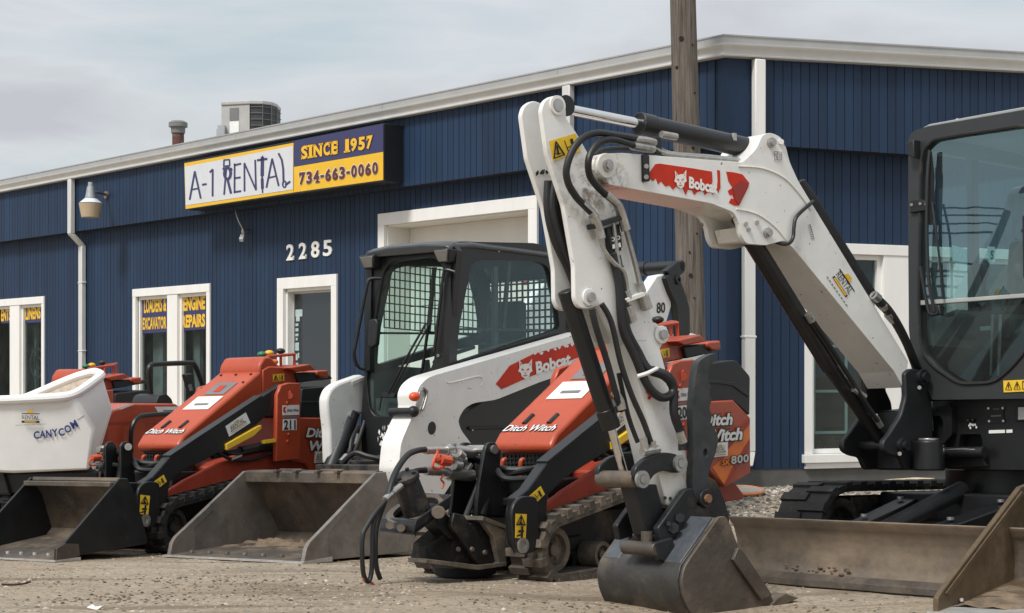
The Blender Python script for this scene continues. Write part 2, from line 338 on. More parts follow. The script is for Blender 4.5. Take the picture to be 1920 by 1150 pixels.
def ground_mat():
    m = bpy.data.materials.new('yard_dirt'); m.use_nodes = True; t = m.node_tree; n = t.nodes; l = t.links; b = n['Principled BSDF']
    co = n.new('ShaderNodeTexCoord'); s = co.outputs['Object']
    def N(sc_, det=6, ro=0.6, st=None):
        a = n.new('ShaderNodeTexNoise'); a.inputs['Scale'].default_value = sc_; a.inputs['Detail'].default_value = det; a.inputs['Roughness'].default_value = ro
        if st:
            q = n.new('ShaderNodeMapping'); q.inputs['Scale'].default_value = st; l.new(s, q.inputs[0]); l.new(q.outputs[0], a.inputs['Vector'])
        else: l.new(s, a.inputs['Vector'])
        return a.outputs['Fac']
    def ramp(f, st):
        r = n.new('ShaderNodeValToRGB'); el = r.color_ramp.elements; el[0].position, el[0].color = st[0][0], (*st[0][1], 1); el[1].position, el[1].color = st[-1][0], (*st[-1][1], 1)
        for p, c in st[1:-1]:
            q = el.new(p); q.color = (*c, 1)
        l.new(f, r.inputs[0]); return r.outputs[0]
    big = ramp(N(0.5, 7, 0.62, (0.7, 1.3, 1)), [(0.32, (0.22, 0.17, 0.122)), (0.43, (0.335, 0.268, 0.196)), (0.57, (0.395, 0.328, 0.25)), (0.70, (0.27, 0.226, 0.176))])
    fine = ramp(N(30, 8, 0.75), [(0.34, (0.45, 0.43, 0.40)), (0.5, (1, 1, 1)), (0.66, (1.35, 1.32, 1.28))])
    mu = n.new('ShaderNodeMixRGB'); mu.blend_type = 'MULTIPLY'; mu.inputs[0].default_value = 1; l.new(big, mu.inputs[1]); l.new(fine, mu.inputs[2])
    v = n.new('ShaderNodeTexVoronoi'); v.inputs['Scale'].default_value = 38; v.inputs['Randomness'].default_value = 1; l.new(s, v.inputs['Vector'])
    stone = n.new('ShaderNodeMapRange'); stone.inputs['From Min'].default_value = 0.16; stone.inputs['From Max'].default_value = 0.10; l.new(v.outputs['Distance'], stone.inputs['Value'])
    sp = N(2.2, 4, 0.6); spm = n.new('ShaderNodeMapRange'); spm.inputs['From Min'].default_value = 0.48; spm.inputs['From Max'].default_value = 0.62; l.new(sp, spm.inputs['Value'])
    mm = n.new('ShaderNodeMath'); mm.operation = 'MULTIPLY'; l.new(stone.outputs[0], mm.inputs[0]); l.new(spm.outputs[0], mm.inputs[1])
    vc = n.new('ShaderNodeMapRange'); vc.inputs['To Min'].default_value = 0.10; vc.inputs['To Max'].default_value = 0.46
    sc3 = n.new('ShaderNodeSeparateXYZ'); l.new(v.outputs['Color'], sc3.inputs[0]); l.new(sc3.outputs[0], vc.inputs['Value'])
    m2 = n.new('ShaderNodeMixRGB'); l.new(mm.outputs[0], m2.inputs[0]); l.new(mu.outputs[0], m2.inputs[1]); l.new(vc.outputs[0], m2.inputs[2])
    # damp wheel-worn streaks
    w = N(1.3, 5, 0.55, (0.35, 2.2, 1)); wr = n.new('ShaderNodeMapRange'); wr.inputs['From Min'].default_value = 0.54; wr.inputs['From Max'].default_value = 0.66; wr.inputs['To Max'].default_value = 0.7; l.new(w, wr.inputs['Value'])
    m3 = n.new('ShaderNodeMixRGB'); m3.inputs[2].default_value = (0.17, 0.126, 0.085, 1); l.new(wr.outputs[0], m3.inputs[0]); l.new(m2.outputs[0], m3.inputs[1])
    l.new(m3.outputs[0], b.inputs['Base Color']); b.inputs['Roughness'].default_value = 0.92; b.inputs['Specular IOR Level'].default_value = 0.25
    h = n.new('ShaderNodeMath'); h.operation = 'ADD'; l.new(N(24, 8, 0.75), h.inputs[0]); l.new(mm.outputs[0], h.inputs[1])
    bp = n.new('ShaderNodeBump'); bp.inputs['Strength'].default_value = 0.75; bp.inputs['Distance'].default_value = 0.03; l.new(h.outputs[0], bp.inputs['Height']); l.new(bp.outputs[0], b.inputs['Normal'])
    return m
go = g.build('ground', ground_mat(), smooth=80, recalc=False); go['kind'] = 'structure'

def pebbles(name, spots, m):
    mb = MB()
    ico = [(0, 0, 1), (0.9, 0, 0.3), (0.28, 0.85, 0.3), (-0.72, 0.52, 0.35), (-0.72, -0.52, 0.25), (0.28, -0.85, 0.3), (0.6, 0.5, -0.3), (-0.3, 0.8, -0.4), (-0.8, 0, -0.4), (-0.2, -0.8, -0.4), (0.7, -0.5, -0.3)]
    fs = [(0, 1, 2), (0, 2, 3), (0, 3, 4), (0, 4, 5), (0, 5, 1), (1, 6, 2), (2, 7, 3), (3, 8, 4), (4, 9, 5), (5, 10, 1), (2, 6, 7), (3, 7, 8), (4, 8, 9), (5, 9, 10), (1, 10, 6)]
    for (x, y, r) in spots:
        a = random.random()*6.28; ca, sa = math.cos(a), math.sin(a); k = random.uniform(0.6, 1.2); h = random.uniform(0.45, 0.8); z = gheight(x, y)
        mb.add([(x+r*(p[0]*ca-p[1]*sa*k), y+r*(p[0]*sa+p[1]*ca*k), z+r*h*p[2]*0.9) for p in [tuple(c*random.uniform(0.8, 1.15) for c in q) for q in ico]], fs)
    o = mb.build(name, m, smooth=0, recalc=False); o['kind'] = 'stuff'; return o
def stone_mat(name, lo, hi):
    m = bpy.data.materials.new(name); m.use_nodes = True; t = m.node_tree; n = t.nodes; l = t.links; b = n['Principled BSDF']
    ge = n.new('ShaderNodeNewGeometry'); r = n.new('ShaderNodeValToRGB'); el = r.color_ramp.elements
    el[0].color = (*lo, 1); el[1].color = (*hi, 1); k = el.new(0.6); k.color = tuple((lo[i]+hi[i])*0.42 for i in range(3))+(1,)
    l.new(ge.outputs['Random Per Island'], r.inputs[0]); l.new(r.outputs[0], b.inputs['Base Color']); b.inputs['Roughness'].default_value = 0.9
    return m
sp = []
for i in range(11000):
    y = random.uniform(6.5, 13.5); x = random.uniform(-0.34, 0.34)*y
    dens = mnoise.noise((x*0.8, y*0.8, 9))
    if dens < -0.05 and random.random() < 0.7: continue
    sp.append((x, y, random.choice((0.004, 0.005, 0.006, 0.008, 0.010)) if random.random() < 0.97 else 0.017))
pebbles('loose_stones', sp, stone_mat('loose_stone', (0.10, 0.08, 0.06), (0.50, 0.45, 0.38)))
sp = []
for i in range(15000):
    t = random.uniform(-1.2, 6.5); d = random.uniform(0.02, 3.3)**1.0
    if random.random() < sstep(2.0, 3.3, d): continue
    p = CORN+dR*t+nR*d
    if random.random() < 0.12: p = CORN+dL*random.uniform(-0.2, 3)+nL*d
    sp.append((p.x, p.y, random.uniform(0.012, 0.034)))
pebbles('gravel', sp, stone_mat('gravel_stone', (0.06, 0.054, 0.048), (0.50, 0.45, 0.38)))

# ---------------------------------------------------------------- building
def Lp(t, n, z): return CORN+dL*t+nL*n+Vector((0, 0, z))
def Rp(t, n, z): return CORN+dR*t+nR*n+Vector((0, 0, z))
def wall_hit(px, py, side, n):
    nn, dd = (nL, dL) if side == 'L' else (nR, dR)
    o = CORN+nn*n; d = ray(px, py); k = (o-CAMP).dot(nn)/d.dot(nn); p = CAMP+d*k
    return (p-o).dot(dd), p.z, p
M_siding = mat('blue_siding', (0.0115, 0.031, 0.071), 0.62, dirt=(0.023, 0.046, 0.080), amt=0.25, scale=1.1, var=0.16, bump=0.25, bscale=70, streak=True, spec=0.35)
_t = M_siding.node_tree; _b = _t.nodes['Principled BSDF']; _ge = _t.nodes.new('ShaderNodeNewGeometry'); _mr = _t.nodes.new('ShaderNodeMapRange'); _mr.inputs['To Min'].default_value = 0.86; _mr.inputs['To Max'].default_value = 1.14
_sc = _t.nodes.new('ShaderNodeVectorMath'); _sc.operation = 'SCALE'; _src = _b.inputs['Base Color'].links[0].from_socket      # each board took the paint a little differently
_t.links.new(_ge.outputs['Random Per Island'], _mr.inputs['Value']); _t.links.new(_src, _sc.inputs[0]); _t.links.new(_mr.outputs[0], _sc.inputs['Scale']); _t.links.new(_sc.outputs[0], _b.inputs['Base Color'])
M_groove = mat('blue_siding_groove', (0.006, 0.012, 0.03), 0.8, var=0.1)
M_trim = mat('white_trim', (0.80, 0.79, 0.76), 0.5, dirt=(0.5, 0.47, 0.42), amt=0.15, scale=2.5, var=0.05, streak=True)
M_gutter = mat('pale_gutter', (0.60, 0.60, 0.585), 0.45, dirt=(0.36, 0.33, 0.29), amt=0.22, scale=1.6, var=0.06)
M_roofm = mat('grey_roof_edge', (0.33, 0.33, 0.325), 0.6, dirt=(0.22, 0.21, 0.19), amt=0.25, scale=1.5, var=0.08)
M_conc = mat('grey_foundation', (0.115, 0.112, 0.105), 0.9, dirt=(0.20, 0.175, 0.14), amt=0.3, scale=2.0, var=0.15, bump=0.3, bscale=40)
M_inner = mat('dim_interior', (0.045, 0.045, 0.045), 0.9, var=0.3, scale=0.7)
M_door = mat('garage_door_panel', (0.74, 0.725, 0.68), 0.5, dirt=(0.38, 0.32, 0.26), amt=0.16, scale=1.2, var=0.05, streak=True)
bld = thing('rental_building', 'low dark blue workshop with white window trim and vertical board siding behind the machines', 'building', Matrix.Translation(CORN))
B0 = -CORN
def bpart(mb, name, m, parent=None, **k):
    mb.v = [p+B0 for p in mb.v]; return mb.build(name, m, parent or bld, **k)
def siding(P, t0, t1, z0, ztop, n, holes, step=0.106):
    """boards with sunk grooves between them; holes are (t0, t1, z0, z1)"""
    a, b = MB(), MB(); k = int((t1-t0)/step)+1
    for i in range(k):
        s0 = t0+i*step; s1 = min(t1, s0+step)
        if s1-s0 < 0.01: continue
        cuts = sorted({s0, s1} | {h[j] for h in holes for j in (0, 1) if s0 < h[j] < s1})
        for q in range(len(cuts)-1):
            c0, c1 = cuts[q], cuts[q+1]; mid = (c0+c1)/2
            top = ztop(mid) if callable(ztop) else ztop
            iv = [(z0, top)]
            for h in holes:
                if h[0] < mid < h[1]:
                    nv = []
                    for (a0, a1) in iv:
                        if h[2] > a0: nv.append((a0, min(a1, h[2])))
                        if h[3] < a1: nv.append((max(a0, h[3]), a1))
                    iv = [x for x in nv if x[1]-x[0] > 0.005]
            e0 = 0.008 if c0 == s0 else 0; e1 = 0
            for (a0, a1) in iv:
                f0 = c0+e0; jj = random.uniform(-0.0012, 0.0012)
                a.add([P(f0, n+jj, a0), P(c1, n+jj, a0), P(c1, n+jj, a1), P(f0, n+jj, a1), P(f0, n-0.014, a0), P(f0, n-0.014, a1)], [(0, 1, 2, 3), (4, 0, 3, 5)])
                if e0: b.add([P(c0, n-0.014, a0), P(f0, n-0.014, a0), P(f0, n-0.014, a1), P(c0, n-0.014, a1)], [(0, 1, 2, 3)])
    return a, b
ZF = 3.43; ZE = 4.27; NF = 0.19; TL = 26.0; TR = 14.0
def eaveR(t): return ZE+0.03*t
# openings measured on the walls
w1 = (wall_hit(84.5, 556, 'L', 0)[0], 17.9); w2 = (wall_hit(395.6, 531, 'L', 0)[0], wall_hit(250.8, 543, 'L', 0)[0])
dr = (wall_hit(633.7, 513, 'L', 0)[0], wall_hit(522.5, 523, 'L', 0)[0]); gd = (wall_hit(1010, 366, 'L', 0)[0], wall_hit(711.6, 402, 'L', 0)[0])
zw = wall_hit(300, 539, 'L', 0)[1]; zd = wall_hit(580, 518, 'L', 0)[1]; zg = wall_hit(860, 384, 'L', 0)[1]
rw = (wall_hit(1508, 700, 'R', 0)[0], 6.4); zr1 = wall_hit(1640, 459, 'R', 0)[1]; zr0 = wall_hit(1560, 880, 'R', 0)[1]
ZB = wall_hit(1450, 879.5, 'R', 0)[1]
holesL = [(w1[0], w1[1], 0.55, zw), (w2[0], w2[1], 0.55, zw), (dr[0], dr[1], 0.05, zd), (gd[0], gd[1], 0.05, zg)]
holesR = [(rw[0], rw[1], zr0, zr1)]
a, b = siding(Lp, 0, TL, ZB, ZF+0.05, 0, holesL); a2, b2 = siding(Rp, 0, TR, ZB, ZF+0.05, 0, holesR)
o1 = bpart(a, 'wall', M_siding, smooth=0); bpart(b, 'board_groove', M_groove, o1, smooth=0)
o2 = bpart(a2, 'wall', M_siding, smooth=0); bpart(b2, 'board_groove', M_groove, o2, smooth=0)
# upper band, standing proud of the wall
FC = CORN+(nL+nR)*(NF/(1+nL.dot(nR)))
def Lf(t, n, z): return FC+dL*t+nL*n+Vector((0, 0, z))
def Rf(t, n, z): return FC+dR*t+nR*n+Vector((0, 0, z))
a, b = siding(Lf, 0.12, TL, ZF, ZE+0.02, 0, []); a2, b2 = siding(Rf, 0.36, TR, ZF, lambda t: eaveR(t)+0.02, 0, [])
o1 = bpart(a, 'fascia_band', M_siding, smooth=0); bpart(b, 'board_groove', M_groove, o1, smooth=0)
o2 = bpart(a2, 'fascia_band', M_siding, smooth=0); bpart(b2, 'board_groove', M_groove, o2, smooth=0)
mb = MB()
mb.hexa([Lf(0.12, -0.02, ZF), Lf(0, 0.0, ZF), Rf(0.36, 0.0, ZF), Rf(0.36, -0.1, ZF), Lf(0.12, -0.02, ZE), Lf(0, 0.0, ZE), Rf(0.36, 0.0, ZE), Rf(0.36, -0.1, ZE)])
mb.hexa([Lp(0.10, 0.004, ZB), CORN+(nL+nR)*0.016+Vector((0, 0, ZB)), Rp(0.17, 0.006, ZB), Rp(0.17, -0.1, ZB), Lp(0.10, 0.004, ZF), CORN+(nL+nR)*0.016+Vector((0, 0, ZF)), Rp(0.17, 0.006, ZF), Rp(0.17, -0.1, ZF)])
bpart(mb, 'corner_board', M_siding, smooth=0)
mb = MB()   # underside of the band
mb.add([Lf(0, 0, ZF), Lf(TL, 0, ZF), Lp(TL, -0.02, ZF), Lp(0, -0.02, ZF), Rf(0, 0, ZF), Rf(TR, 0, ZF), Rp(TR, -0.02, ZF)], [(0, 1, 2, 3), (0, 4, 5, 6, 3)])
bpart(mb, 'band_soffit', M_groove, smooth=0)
mb = MB()
mb.add([Lp(0, -0.03, -0.6), Lp(TL, -0.03, -0.6), Lp(TL, -0.03, ZB), Lp(0, -0.03, ZB), Rp(TR, -0.03, -0.6), Rp(TR, -0.03, ZB)], [(0, 1, 2, 3), (0, 3, 5, 4)])
mb.add([Lp(0, -0.03, ZB), Lp(TL, -0.03, ZB), Lp(TL, -0.2, ZB), Lp(0.1, -0.2, ZB), Rp(TR, -0.03, ZB), Rp(TR, -0.2, ZB)], [(0, 1, 2, 3), (0, 3, 5, 4)])
bpart(mb, 'foundation', M_conc, smooth=0)
# gutter, roof edge
prof = [(-0.02, 0.0), (0.095, 0.0), (0.10, 0.014), (0.082, 0.022), (0.084, 0.055), (0.108, 0.082), (0.126, 0.098), (0.130, 0.118), (0.116, 0.122), (-0.02, 0.122)]
prof2 = [(-0.05, 0.124), (0.04, 0.124), (0.042, 0.205), (0.05, 0.208), (0.05, 0.222), (-0.05, 0.222)]
GC = FC
def mitre(n): return FC+(nL+nR)*(n/(1+nL.dot(nR)))
def gutter(pr, zoff=0):
    mb = MB(); k = len(pr); vs = []
    for tt in (TL,):
        vs += [Lf(tt, n, ZE+z) for n, z in pr]
    vs += [mitre(n)+Vector((0, 0, ZE+z)) for n, z in pr]
    vs += [Rf(TR, n, eaveR(TR)+z) for n, z in pr]
    fs = [(s*k+i, s*k+(i+1) % k, (s+1)*k+(i+1) % k, (s+1)*k+i) for s in (0, 1) for i in range(k)]
    mb.add(vs, fs+[tuple(range(k)), tuple(range(2*k, 3*k))[::-1]]); return mb
bpart(gutter(prof), 'gutter', M_gutter, smooth=40)
rf = bpart(gutter(prof2), 'roof_edge', M_roofm, smooth=30)
mb = MB()
for t in (2.4, 5.6, 9.0, 12.3, 15.6, 18.9): mb.prism([Lf(t, 0.04, ZE+0.124), Lf(t, 0.0455, ZE+0.126), Lf(t, 0.0475, ZE+0.202), Lf(t, 0.0425, ZE+0.204)], dL*0.022)
for t in (4.6, 8.0): mb.prism([Rf(t, 0.04, eaveR(t)+0.124), Rf(t, 0.0455, eaveR(t)+0.126), Rf(t, 0.0475, eaveR(t)+0.202), Rf(t, 0.0425, eaveR(t)+0.204)], dR*0.022)
bpart(mb, 'edge_joint', M_roofm, rf, smooth=0)
mb = MB()
far = CORN+dL*TL+dR*TR
mb.add([mitre(-0.04)+Vector((0, 0, ZE+0.19)), Lf(TL, -0.04, ZE+0.19), Lf(TL, -9, ZE+0.5), Rf(TR, -0.04, eaveR(TR)+0.19), Rf(TR, -9, eaveR(TR)+0.4)], [(0, 3, 4), (0, 2, 1), (0, 4, 2)])
bpart(mb, 'roof', M_roofm, smooth=0)
# dark rooms behind the panes
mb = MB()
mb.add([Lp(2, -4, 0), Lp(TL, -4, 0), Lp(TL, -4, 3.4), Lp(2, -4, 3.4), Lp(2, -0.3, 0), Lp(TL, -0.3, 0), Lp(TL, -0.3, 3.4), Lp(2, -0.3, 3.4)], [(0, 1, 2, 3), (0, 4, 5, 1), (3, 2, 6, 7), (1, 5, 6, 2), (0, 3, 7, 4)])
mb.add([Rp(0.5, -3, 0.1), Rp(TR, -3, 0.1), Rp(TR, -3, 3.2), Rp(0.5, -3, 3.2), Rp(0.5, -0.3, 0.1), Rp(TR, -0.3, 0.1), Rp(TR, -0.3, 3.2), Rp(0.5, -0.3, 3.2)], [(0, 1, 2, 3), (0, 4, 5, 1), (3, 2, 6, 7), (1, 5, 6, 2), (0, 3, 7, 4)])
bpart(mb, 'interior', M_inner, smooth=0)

def bar(mb, P, t0, t1, z0, z1, n0, n1):
    mb.hexa([P(t0, n0, z0), P(t1, n0, z0), P(t1, n1, z0), P(t0, n1, z0), P(t0, n0, z1), P(t1, n0, z1), P(t1, n1, z1), P(t0, n1, z1)])
def pane(P, t0, t1, z0, z1, n): return MB().add([P(t0, n, z0), P(t1, n, z0), P(t1, n, z1), P(t0, n, z1)], [(0, 1, 2, 3)])
M_banner = mat('navy_banner', (0.03, 0.032, 0.115), 0.5, var=0.08)
M_bantext = mat('yellow_lettering', (0.80, 0.48, 0.02), 0.5, var=0.05)
def shop_window(P, side, a, b, z0, z1, mull, banners, tw=0.12):
    mb = MB()
    bar(mb, P, a, b, z1-tw, z1, -0.02, 0.028); bar(mb, P, a, a+tw*0.8, z0, z1-tw, -0.02, 0.025); bar(mb, P, b-tw*0.8, b, z0, z1-tw, -0.02, 0.025)
    for (m0, m1) in mull: bar(mb, P, m0, m1, z0, z1-tw, -0.05, 0.018)
    fr = bpart(mb, 'window', M_trim, bevel=0.004, smooth=0)
    edges = [a+tw*0.8]+[x for m in mull for x in m]+[b-tw*0.8]
    mb = MB()
    for i in range(0, len(edges), 2):
        e0, e1 = edges[i], edges[i+1]
        for (q0, q1, q2, q3) in ((e0, e1, z1-tw-0.05, z1-tw), (e0, e1, z0, z0+0.05), (e0, e0+0.05, z0+0.05, z1-tw-0.05), (e1-0.05, e1, z0+0.05, z1-tw-0.05)): bar(mb, P, q0, q1, q2, q3, -0.10, -0.03)
        bpart(pane(P, e0+0.05, e1-0.05, z0+0.05, z1-tw-0.05, -0.07), 'pane', G_win, fr, smooth=0, recalc=False)
    bpart(mb, 'sash', M_trim, fr, smooth=0)
    mb = MB()
    bar(mb, P, a-0.03, b+0.03, z0-0.09, z0-0.002, -0.02, 0.06); bar(mb, P, a, b, z0-0.15, z0-0.092, -0.02, 0.03)
    bpart(mb, 'sill', M_trim, fr, bevel=0.006, smooth=0)
    return fr
T = lambda px, n=-0.03: wall_hit(px, 600, 'L', n)[0]
fw1 = shop_window(Lp, 'L', w1[0], w1[1], 0.55, zw, [(T(41), T(23))], [])
fw2 = shop_window(Lp, 'L', w2[0], w2[1], 0.55, zw, [(T(334, 0), T(315, 0))], [])
def banner(side, quad, n, lines, par):
    """a strip inside the pane with lettering; quad TL TR BR BL in the picture, measured on the wall's plane"""
    h = lambda p, nn: wall_hit(p[0], p[1], side, nn)[2]
    mb = MB().add([h(p, n) for p in quad], [(3, 2, 1, 0)]); bo = bpart(mb, 'banner', M_banner, par, smooth=0, recalc=False)
    for body, A, B, C, bold in lines:
        t = MB(); nn = nL if side == 'L' else nR
        lay_text(t, body, h(A, n+0.003), h(B, n+0.003), h(C, n+0.003), nn, bold); bpart(t, 'lettering', M_bantext, bo, smooth=0, recalc=False)
banner('L', [(266, 556.5), (312.5, 551.5), (312.5, 623), (266, 626)], -0.066, [("LOADERS &", (270, 588), (312, 584), (270, 560.5), 0.035), ("EXCAVATOR", (267.5, 619), (312, 616.5), (267.5, 596), 0.035)], fw2)
banner('L', [(337, 549.5), (385, 547), (385, 617.5), (337, 621)], -0.066, [("ENGINE", (344, 584), (384.5, 580.5), (344, 557), 0.045), ("REPAIRS", (341, 615.5), (384.5, 613), (341, 591), 0.045)], fw2)
banner('L', [(2, 577), (21, 575.5), (21, 606), (2, 606.5)], -0.066, [("ENTS", (2, 603), (20.5, 601.5), (2, 580.5), 0.04)], fw1)
banner('L', [(43, 574.5), (76.5, 571.5), (76.5, 604.5), (43, 606)], -0.066, [("LINENS", (47.5, 600.5), (76.2, 598), (47.5, 576.5), 0.04)], fw1)
# pale things behind the left panes
mb = MB(); bar(mb, Lp, w1[0]+0.9, w1[0]+1.35, 0.2, 2.2, -0.32, -0.26); bar(mb, Lp, w2[0]+0.75, w2[0]+0.95, 0.2, 2.3, -0.32, -0.26); bar(mb, Lp, w2[0]+1.85, w2[0]+2.15, 0.2, 2.3, -0.32, -0.26)
bpart(mb, 'curtain', mat('grey_curtain', (0.42, 0.44, 0.42), 0.8, var=0.3), smooth=0)
mb = MB(); mb.ring(Lp(w1[0]+0.5, -0.09, 1.33), Lp(w1[0]+0.5, -0.10, 1.33), 0.27, 0.235); mb.ring(Lp(w1[0]+0.42, -0.09, 1.33), Lp(w1[0]+0.42, -0.10, 1.33), 0.10, 0.075); bar(mb, Lp, w1[0]+0.56, w1[0]+0.585, 1.22, 1.45, -0.10, -0.09)
bpart(mb, 'round_emblem', mat('grey_emblem', (0.13, 0.14, 0.14), 0.7), fw1, smooth=0)
# right-hand shop window with a tall post
TRt = lambda px, n=0.0: wall_hit(px, 600, 'R', n)[0]
fr = shop_window(Rp, 'R', rw[0], rw[1], zr0+0.16, zr1, [(TRt(1655), TRt(1706)), (TRt(1790), TRt(1815))], [], tw=0.11)
mb = MB()
for z in (0.52, 0.95, 1.42, 1.9): bar(mb, Rp, rw[0]+0.22, rw[0]+2.3, z, z+0.028, -0.16, -0.145)
for t in (0.22, 0.62, 1.04, 1.5, 1.9): bar(mb, Rp, rw[0]+t, rw[0]+t+0.026, 0.52, 1.9, -0.18, -0.165)
bpart(mb, 'display_rack', mat('pale_rack', (0.52, 0.66, 0.63), 0.5), fr, smooth=0)
mb = MB()
for k in range(7):
    mb.ball(Rp(rw[0]+0.35+k*0.16, -0.55, 0.28+0.05*(k % 3)), 0.11, n=10, m=6)
bpart(mb, 'stored_goods', mat('dim_red_goods', (0.16, 0.05, 0.04), 0.6, var=0.4), fr, smooth=60)
# door
mb = MB(); a, b = dr
bar(mb, Lp, a, b, zd-0.15, zd, -0.02, 0.03); bar(mb, Lp, a, a+0.12, 0.1, zd-0.15, -0.02, 0.03); bar(mb, Lp, b-0.15, b, 0.1, zd-0.15, -0.02, 0.03)
dfr = bpart(mb, 'door', M_trim, bevel=0.004, smooth=0)
mb = MB(); bar(mb, Lp, a+0.12, a+0.14, 0.1, zd-0.15, -0.18, -0.02); bar(mb, Lp, b-0.19, b-0.15, 0.1, zd-0.15, -0.18, -0.02); bar(mb, Lp, a+0.12, b-0.15, zd-0.19, zd-0.15, -0.18, -0.02)
bpart(mb, 'jamb', M_trim, dfr, smooth=0)
g0, g1 = wall_hit(624, 560, 'L', -0.12)[0], wall_hit(552, 560, 'L', -0.12)[0]; zt = wall_hit(552, 552, 'L', -0.12)[1]
mb = MB(); bar(mb, Lp, a+0.14, b-0.19, zt, zd-0.19, -0.15, -0.11); bar(mb, Lp, a+0.14, g0, 0.1, zt, -0.15, -0.11); bar(mb, Lp, g1, b-0.19, 0.1, zt, -0.15, -0.11)
bpart(mb, 'door_leaf', mat('aluminium_frame', (0.55, 0.54, 0.52), 0.4, metal=0.3, var=0.05), dfr, bevel=0.003, smooth=0)
M_doorglass = mat('dark_door_glass', (0.012, 0.016, 0.02), 0.06, var=0.1, spec=0.9)
bpart(pane(Lp, g0, g1, 0.1, zt, -0.13), 'pane', M_doorglass, dfr, smooth=0, recalc=False)
mb = MB(); rnd = random.Random(3)
for (x0, x1, y0, y1) in ((554, 567, 581, 594), (555, 562, 594, 603), (554, 559.5, 607, 612), (554, 559.5, 616, 622), (554, 559.5, 626, 631), (554.5, 558, 634, 639), (553.5, 560.5, 643, 658), (553.5, 558, 664, 676), (558.5, 561, 662, 672), (553.5, 559, 681, 690)):
    mb.add([wall_hit(px, py, 'L', -0.126)[2] for px, py in ((x0, y1), (x1, y1-0.6), (x1, y0-0.6), (x0, y0))], [(0, 1, 2, 3)])
bpart(mb, 'door_stickers', mat('pale_sticker', (0.36, 0.48, 0.50), 0.5, dirt=(0.7, 0.7, 0.7), amt=0.5, scale=14, var=0.3), dfr, smooth=0)
# garage door
mb = MB(); a, b = gd
bar(mb, Lp, a, b, zg-0.15, zg, -0.02, 0.03); bar(mb, Lp, a, a+0.15, 0, zg-0.15, -0.02, 0.03); bar(mb, Lp, b-0.13, b, 0, zg-0.15, -0.02, 0.03)
gfr = bpart(mb, 'garage_door', M_trim, bevel=0.004, smooth=0)
mb = MB(); bar(mb, Lp, a+0.15, a+0.17, 0, zg-0.15, -0.38, -0.02); bar(mb, Lp, b-0.15, b-0.13, 0, zg-0.15, -0.38, -0.02); bar(mb, Lp, a+0.15, b-0.13, zg-0.17, zg-0.15, -0.38, -0.02)
bpart(mb, 'jamb', M_door, gfr, smooth=0)
mb = MB()
for k in range(6):
    bar(mb, Lp, a+0.17, b-0.15, k*0.5, k*0.5+0.49, -0.42, -0.36)
bpart(mb, 'door_panel', M_door, gfr, bevel=0.01, smooth=0)
# house number
for ch, q in (('2', (536.6, 550.5, 459, 489, -1.3)), ('2', (560, 574, 456, 486.5, -1.3)), ('8', (583, 598, 453.3, 484, -1.3)), ('5', (605.3, 621.6, 451, 481, -1.3))):
    h = lambda x, y, n: wall_hit(x, y, 'L', n)[2]
    vs, fs = text_mesh(ch, 0.02); x0 = min(v.x for v in vs); x1 = max(v.x for v in vs); y0 = min(v.y for v in vs); y1 = max(v.y for v in vs)
    A, Bq, C = h(q[0], q[3], 0.018), h(q[1], q[3]+q[4], 0.018), h(q[0], q[2], 0.018)
    top = [A+(Bq-A)*((v.x-x0)/(x1-x0))+(C-A)*((v.y-y0)/(y1-y0)) for v in vs]
    d = MB(); k = len(top); d.add(top+[p-nL*0.016 for p in top], fs)
    cnt = {}
    for f in fs:
        for i in range(len(f)):
            e_ = (f[i], f[(i+1) % len(f)]); cnt[tuple(sorted(e_))] = cnt.get(tuple(sorted(e_)), 0)+1
    d.f += [(i, j, j+k, i+k) for (i, j), c in cnt.items() if c == 1]
    if ch in '25':       # slab feet of the numerals
        s = 1 if ch == '2' else 0
        if s: d.hexa([p-nL*w for w in (0.016, 0.0) for p in (A+(Bq-A)*0.86+(C-A)*0.0, Bq, Bq+(C-A)*0.26, A+(Bq-A)*0.86+(C-A)*0.26)])
    bpart(d, 'number_digit', M_trim, smooth=0)
# downspouts
def downspout(P, t, zt_, zb, kink, tail=None):
    mb = MB(); w = 0.062
    def seg(pa, pb):
        dd = dL if P is Lp else dR; nn = nL if P is Lp else nR
        mb.hexa([p+dd*x+nn*y for p in (pa, pb) for x, y in ((-w, -0.035), (w, -0.035), (w, 0.045), (-w, 0.045))])
    a = P(t, NF+0.05, zt_); b = P(t, NF+0.05, ZF-0.02+kink); c = P(t, 0.05, ZF-0.2+kink); d = P(t, 0.05, zb)
    seg(a, b); seg(b, c); seg(c, d)
    if tail: seg(d, d+tail)
    for z in (2.6, 1.5): mb.hexa([P(t, 0.05, z)+(dL if P is Lp else dR)*x+(nL if P is Lp else nR)*y+Vector((0, 0, zz)) for zz in (0, 0.03) for x, y in ((-w-0.012, -0.04), (w+0.012, -0.04), (w+0.012, 0.05), (-w-0.012, 0.05))])
    bpart(mb, 'downspout', M_gutter if P is Lp else M_trim, bevel=0.012, smooth=50)
downspout(Lp, wall_hit(134, 400, 'L', NF+0.05)[0], ZE, 0.0, -0.02)
downspout(Lp, wall_hit(1066, 190, 'L', NF+0.05)[0], ZE, 0.0, 0.0)
downspout(Rp, wall_hit(1403, 600, 'R', 0.05)[0], ZE, 0.36, 0.0, -dR*0.06+nR*0.05+Vector((0, 0, -0.14)))

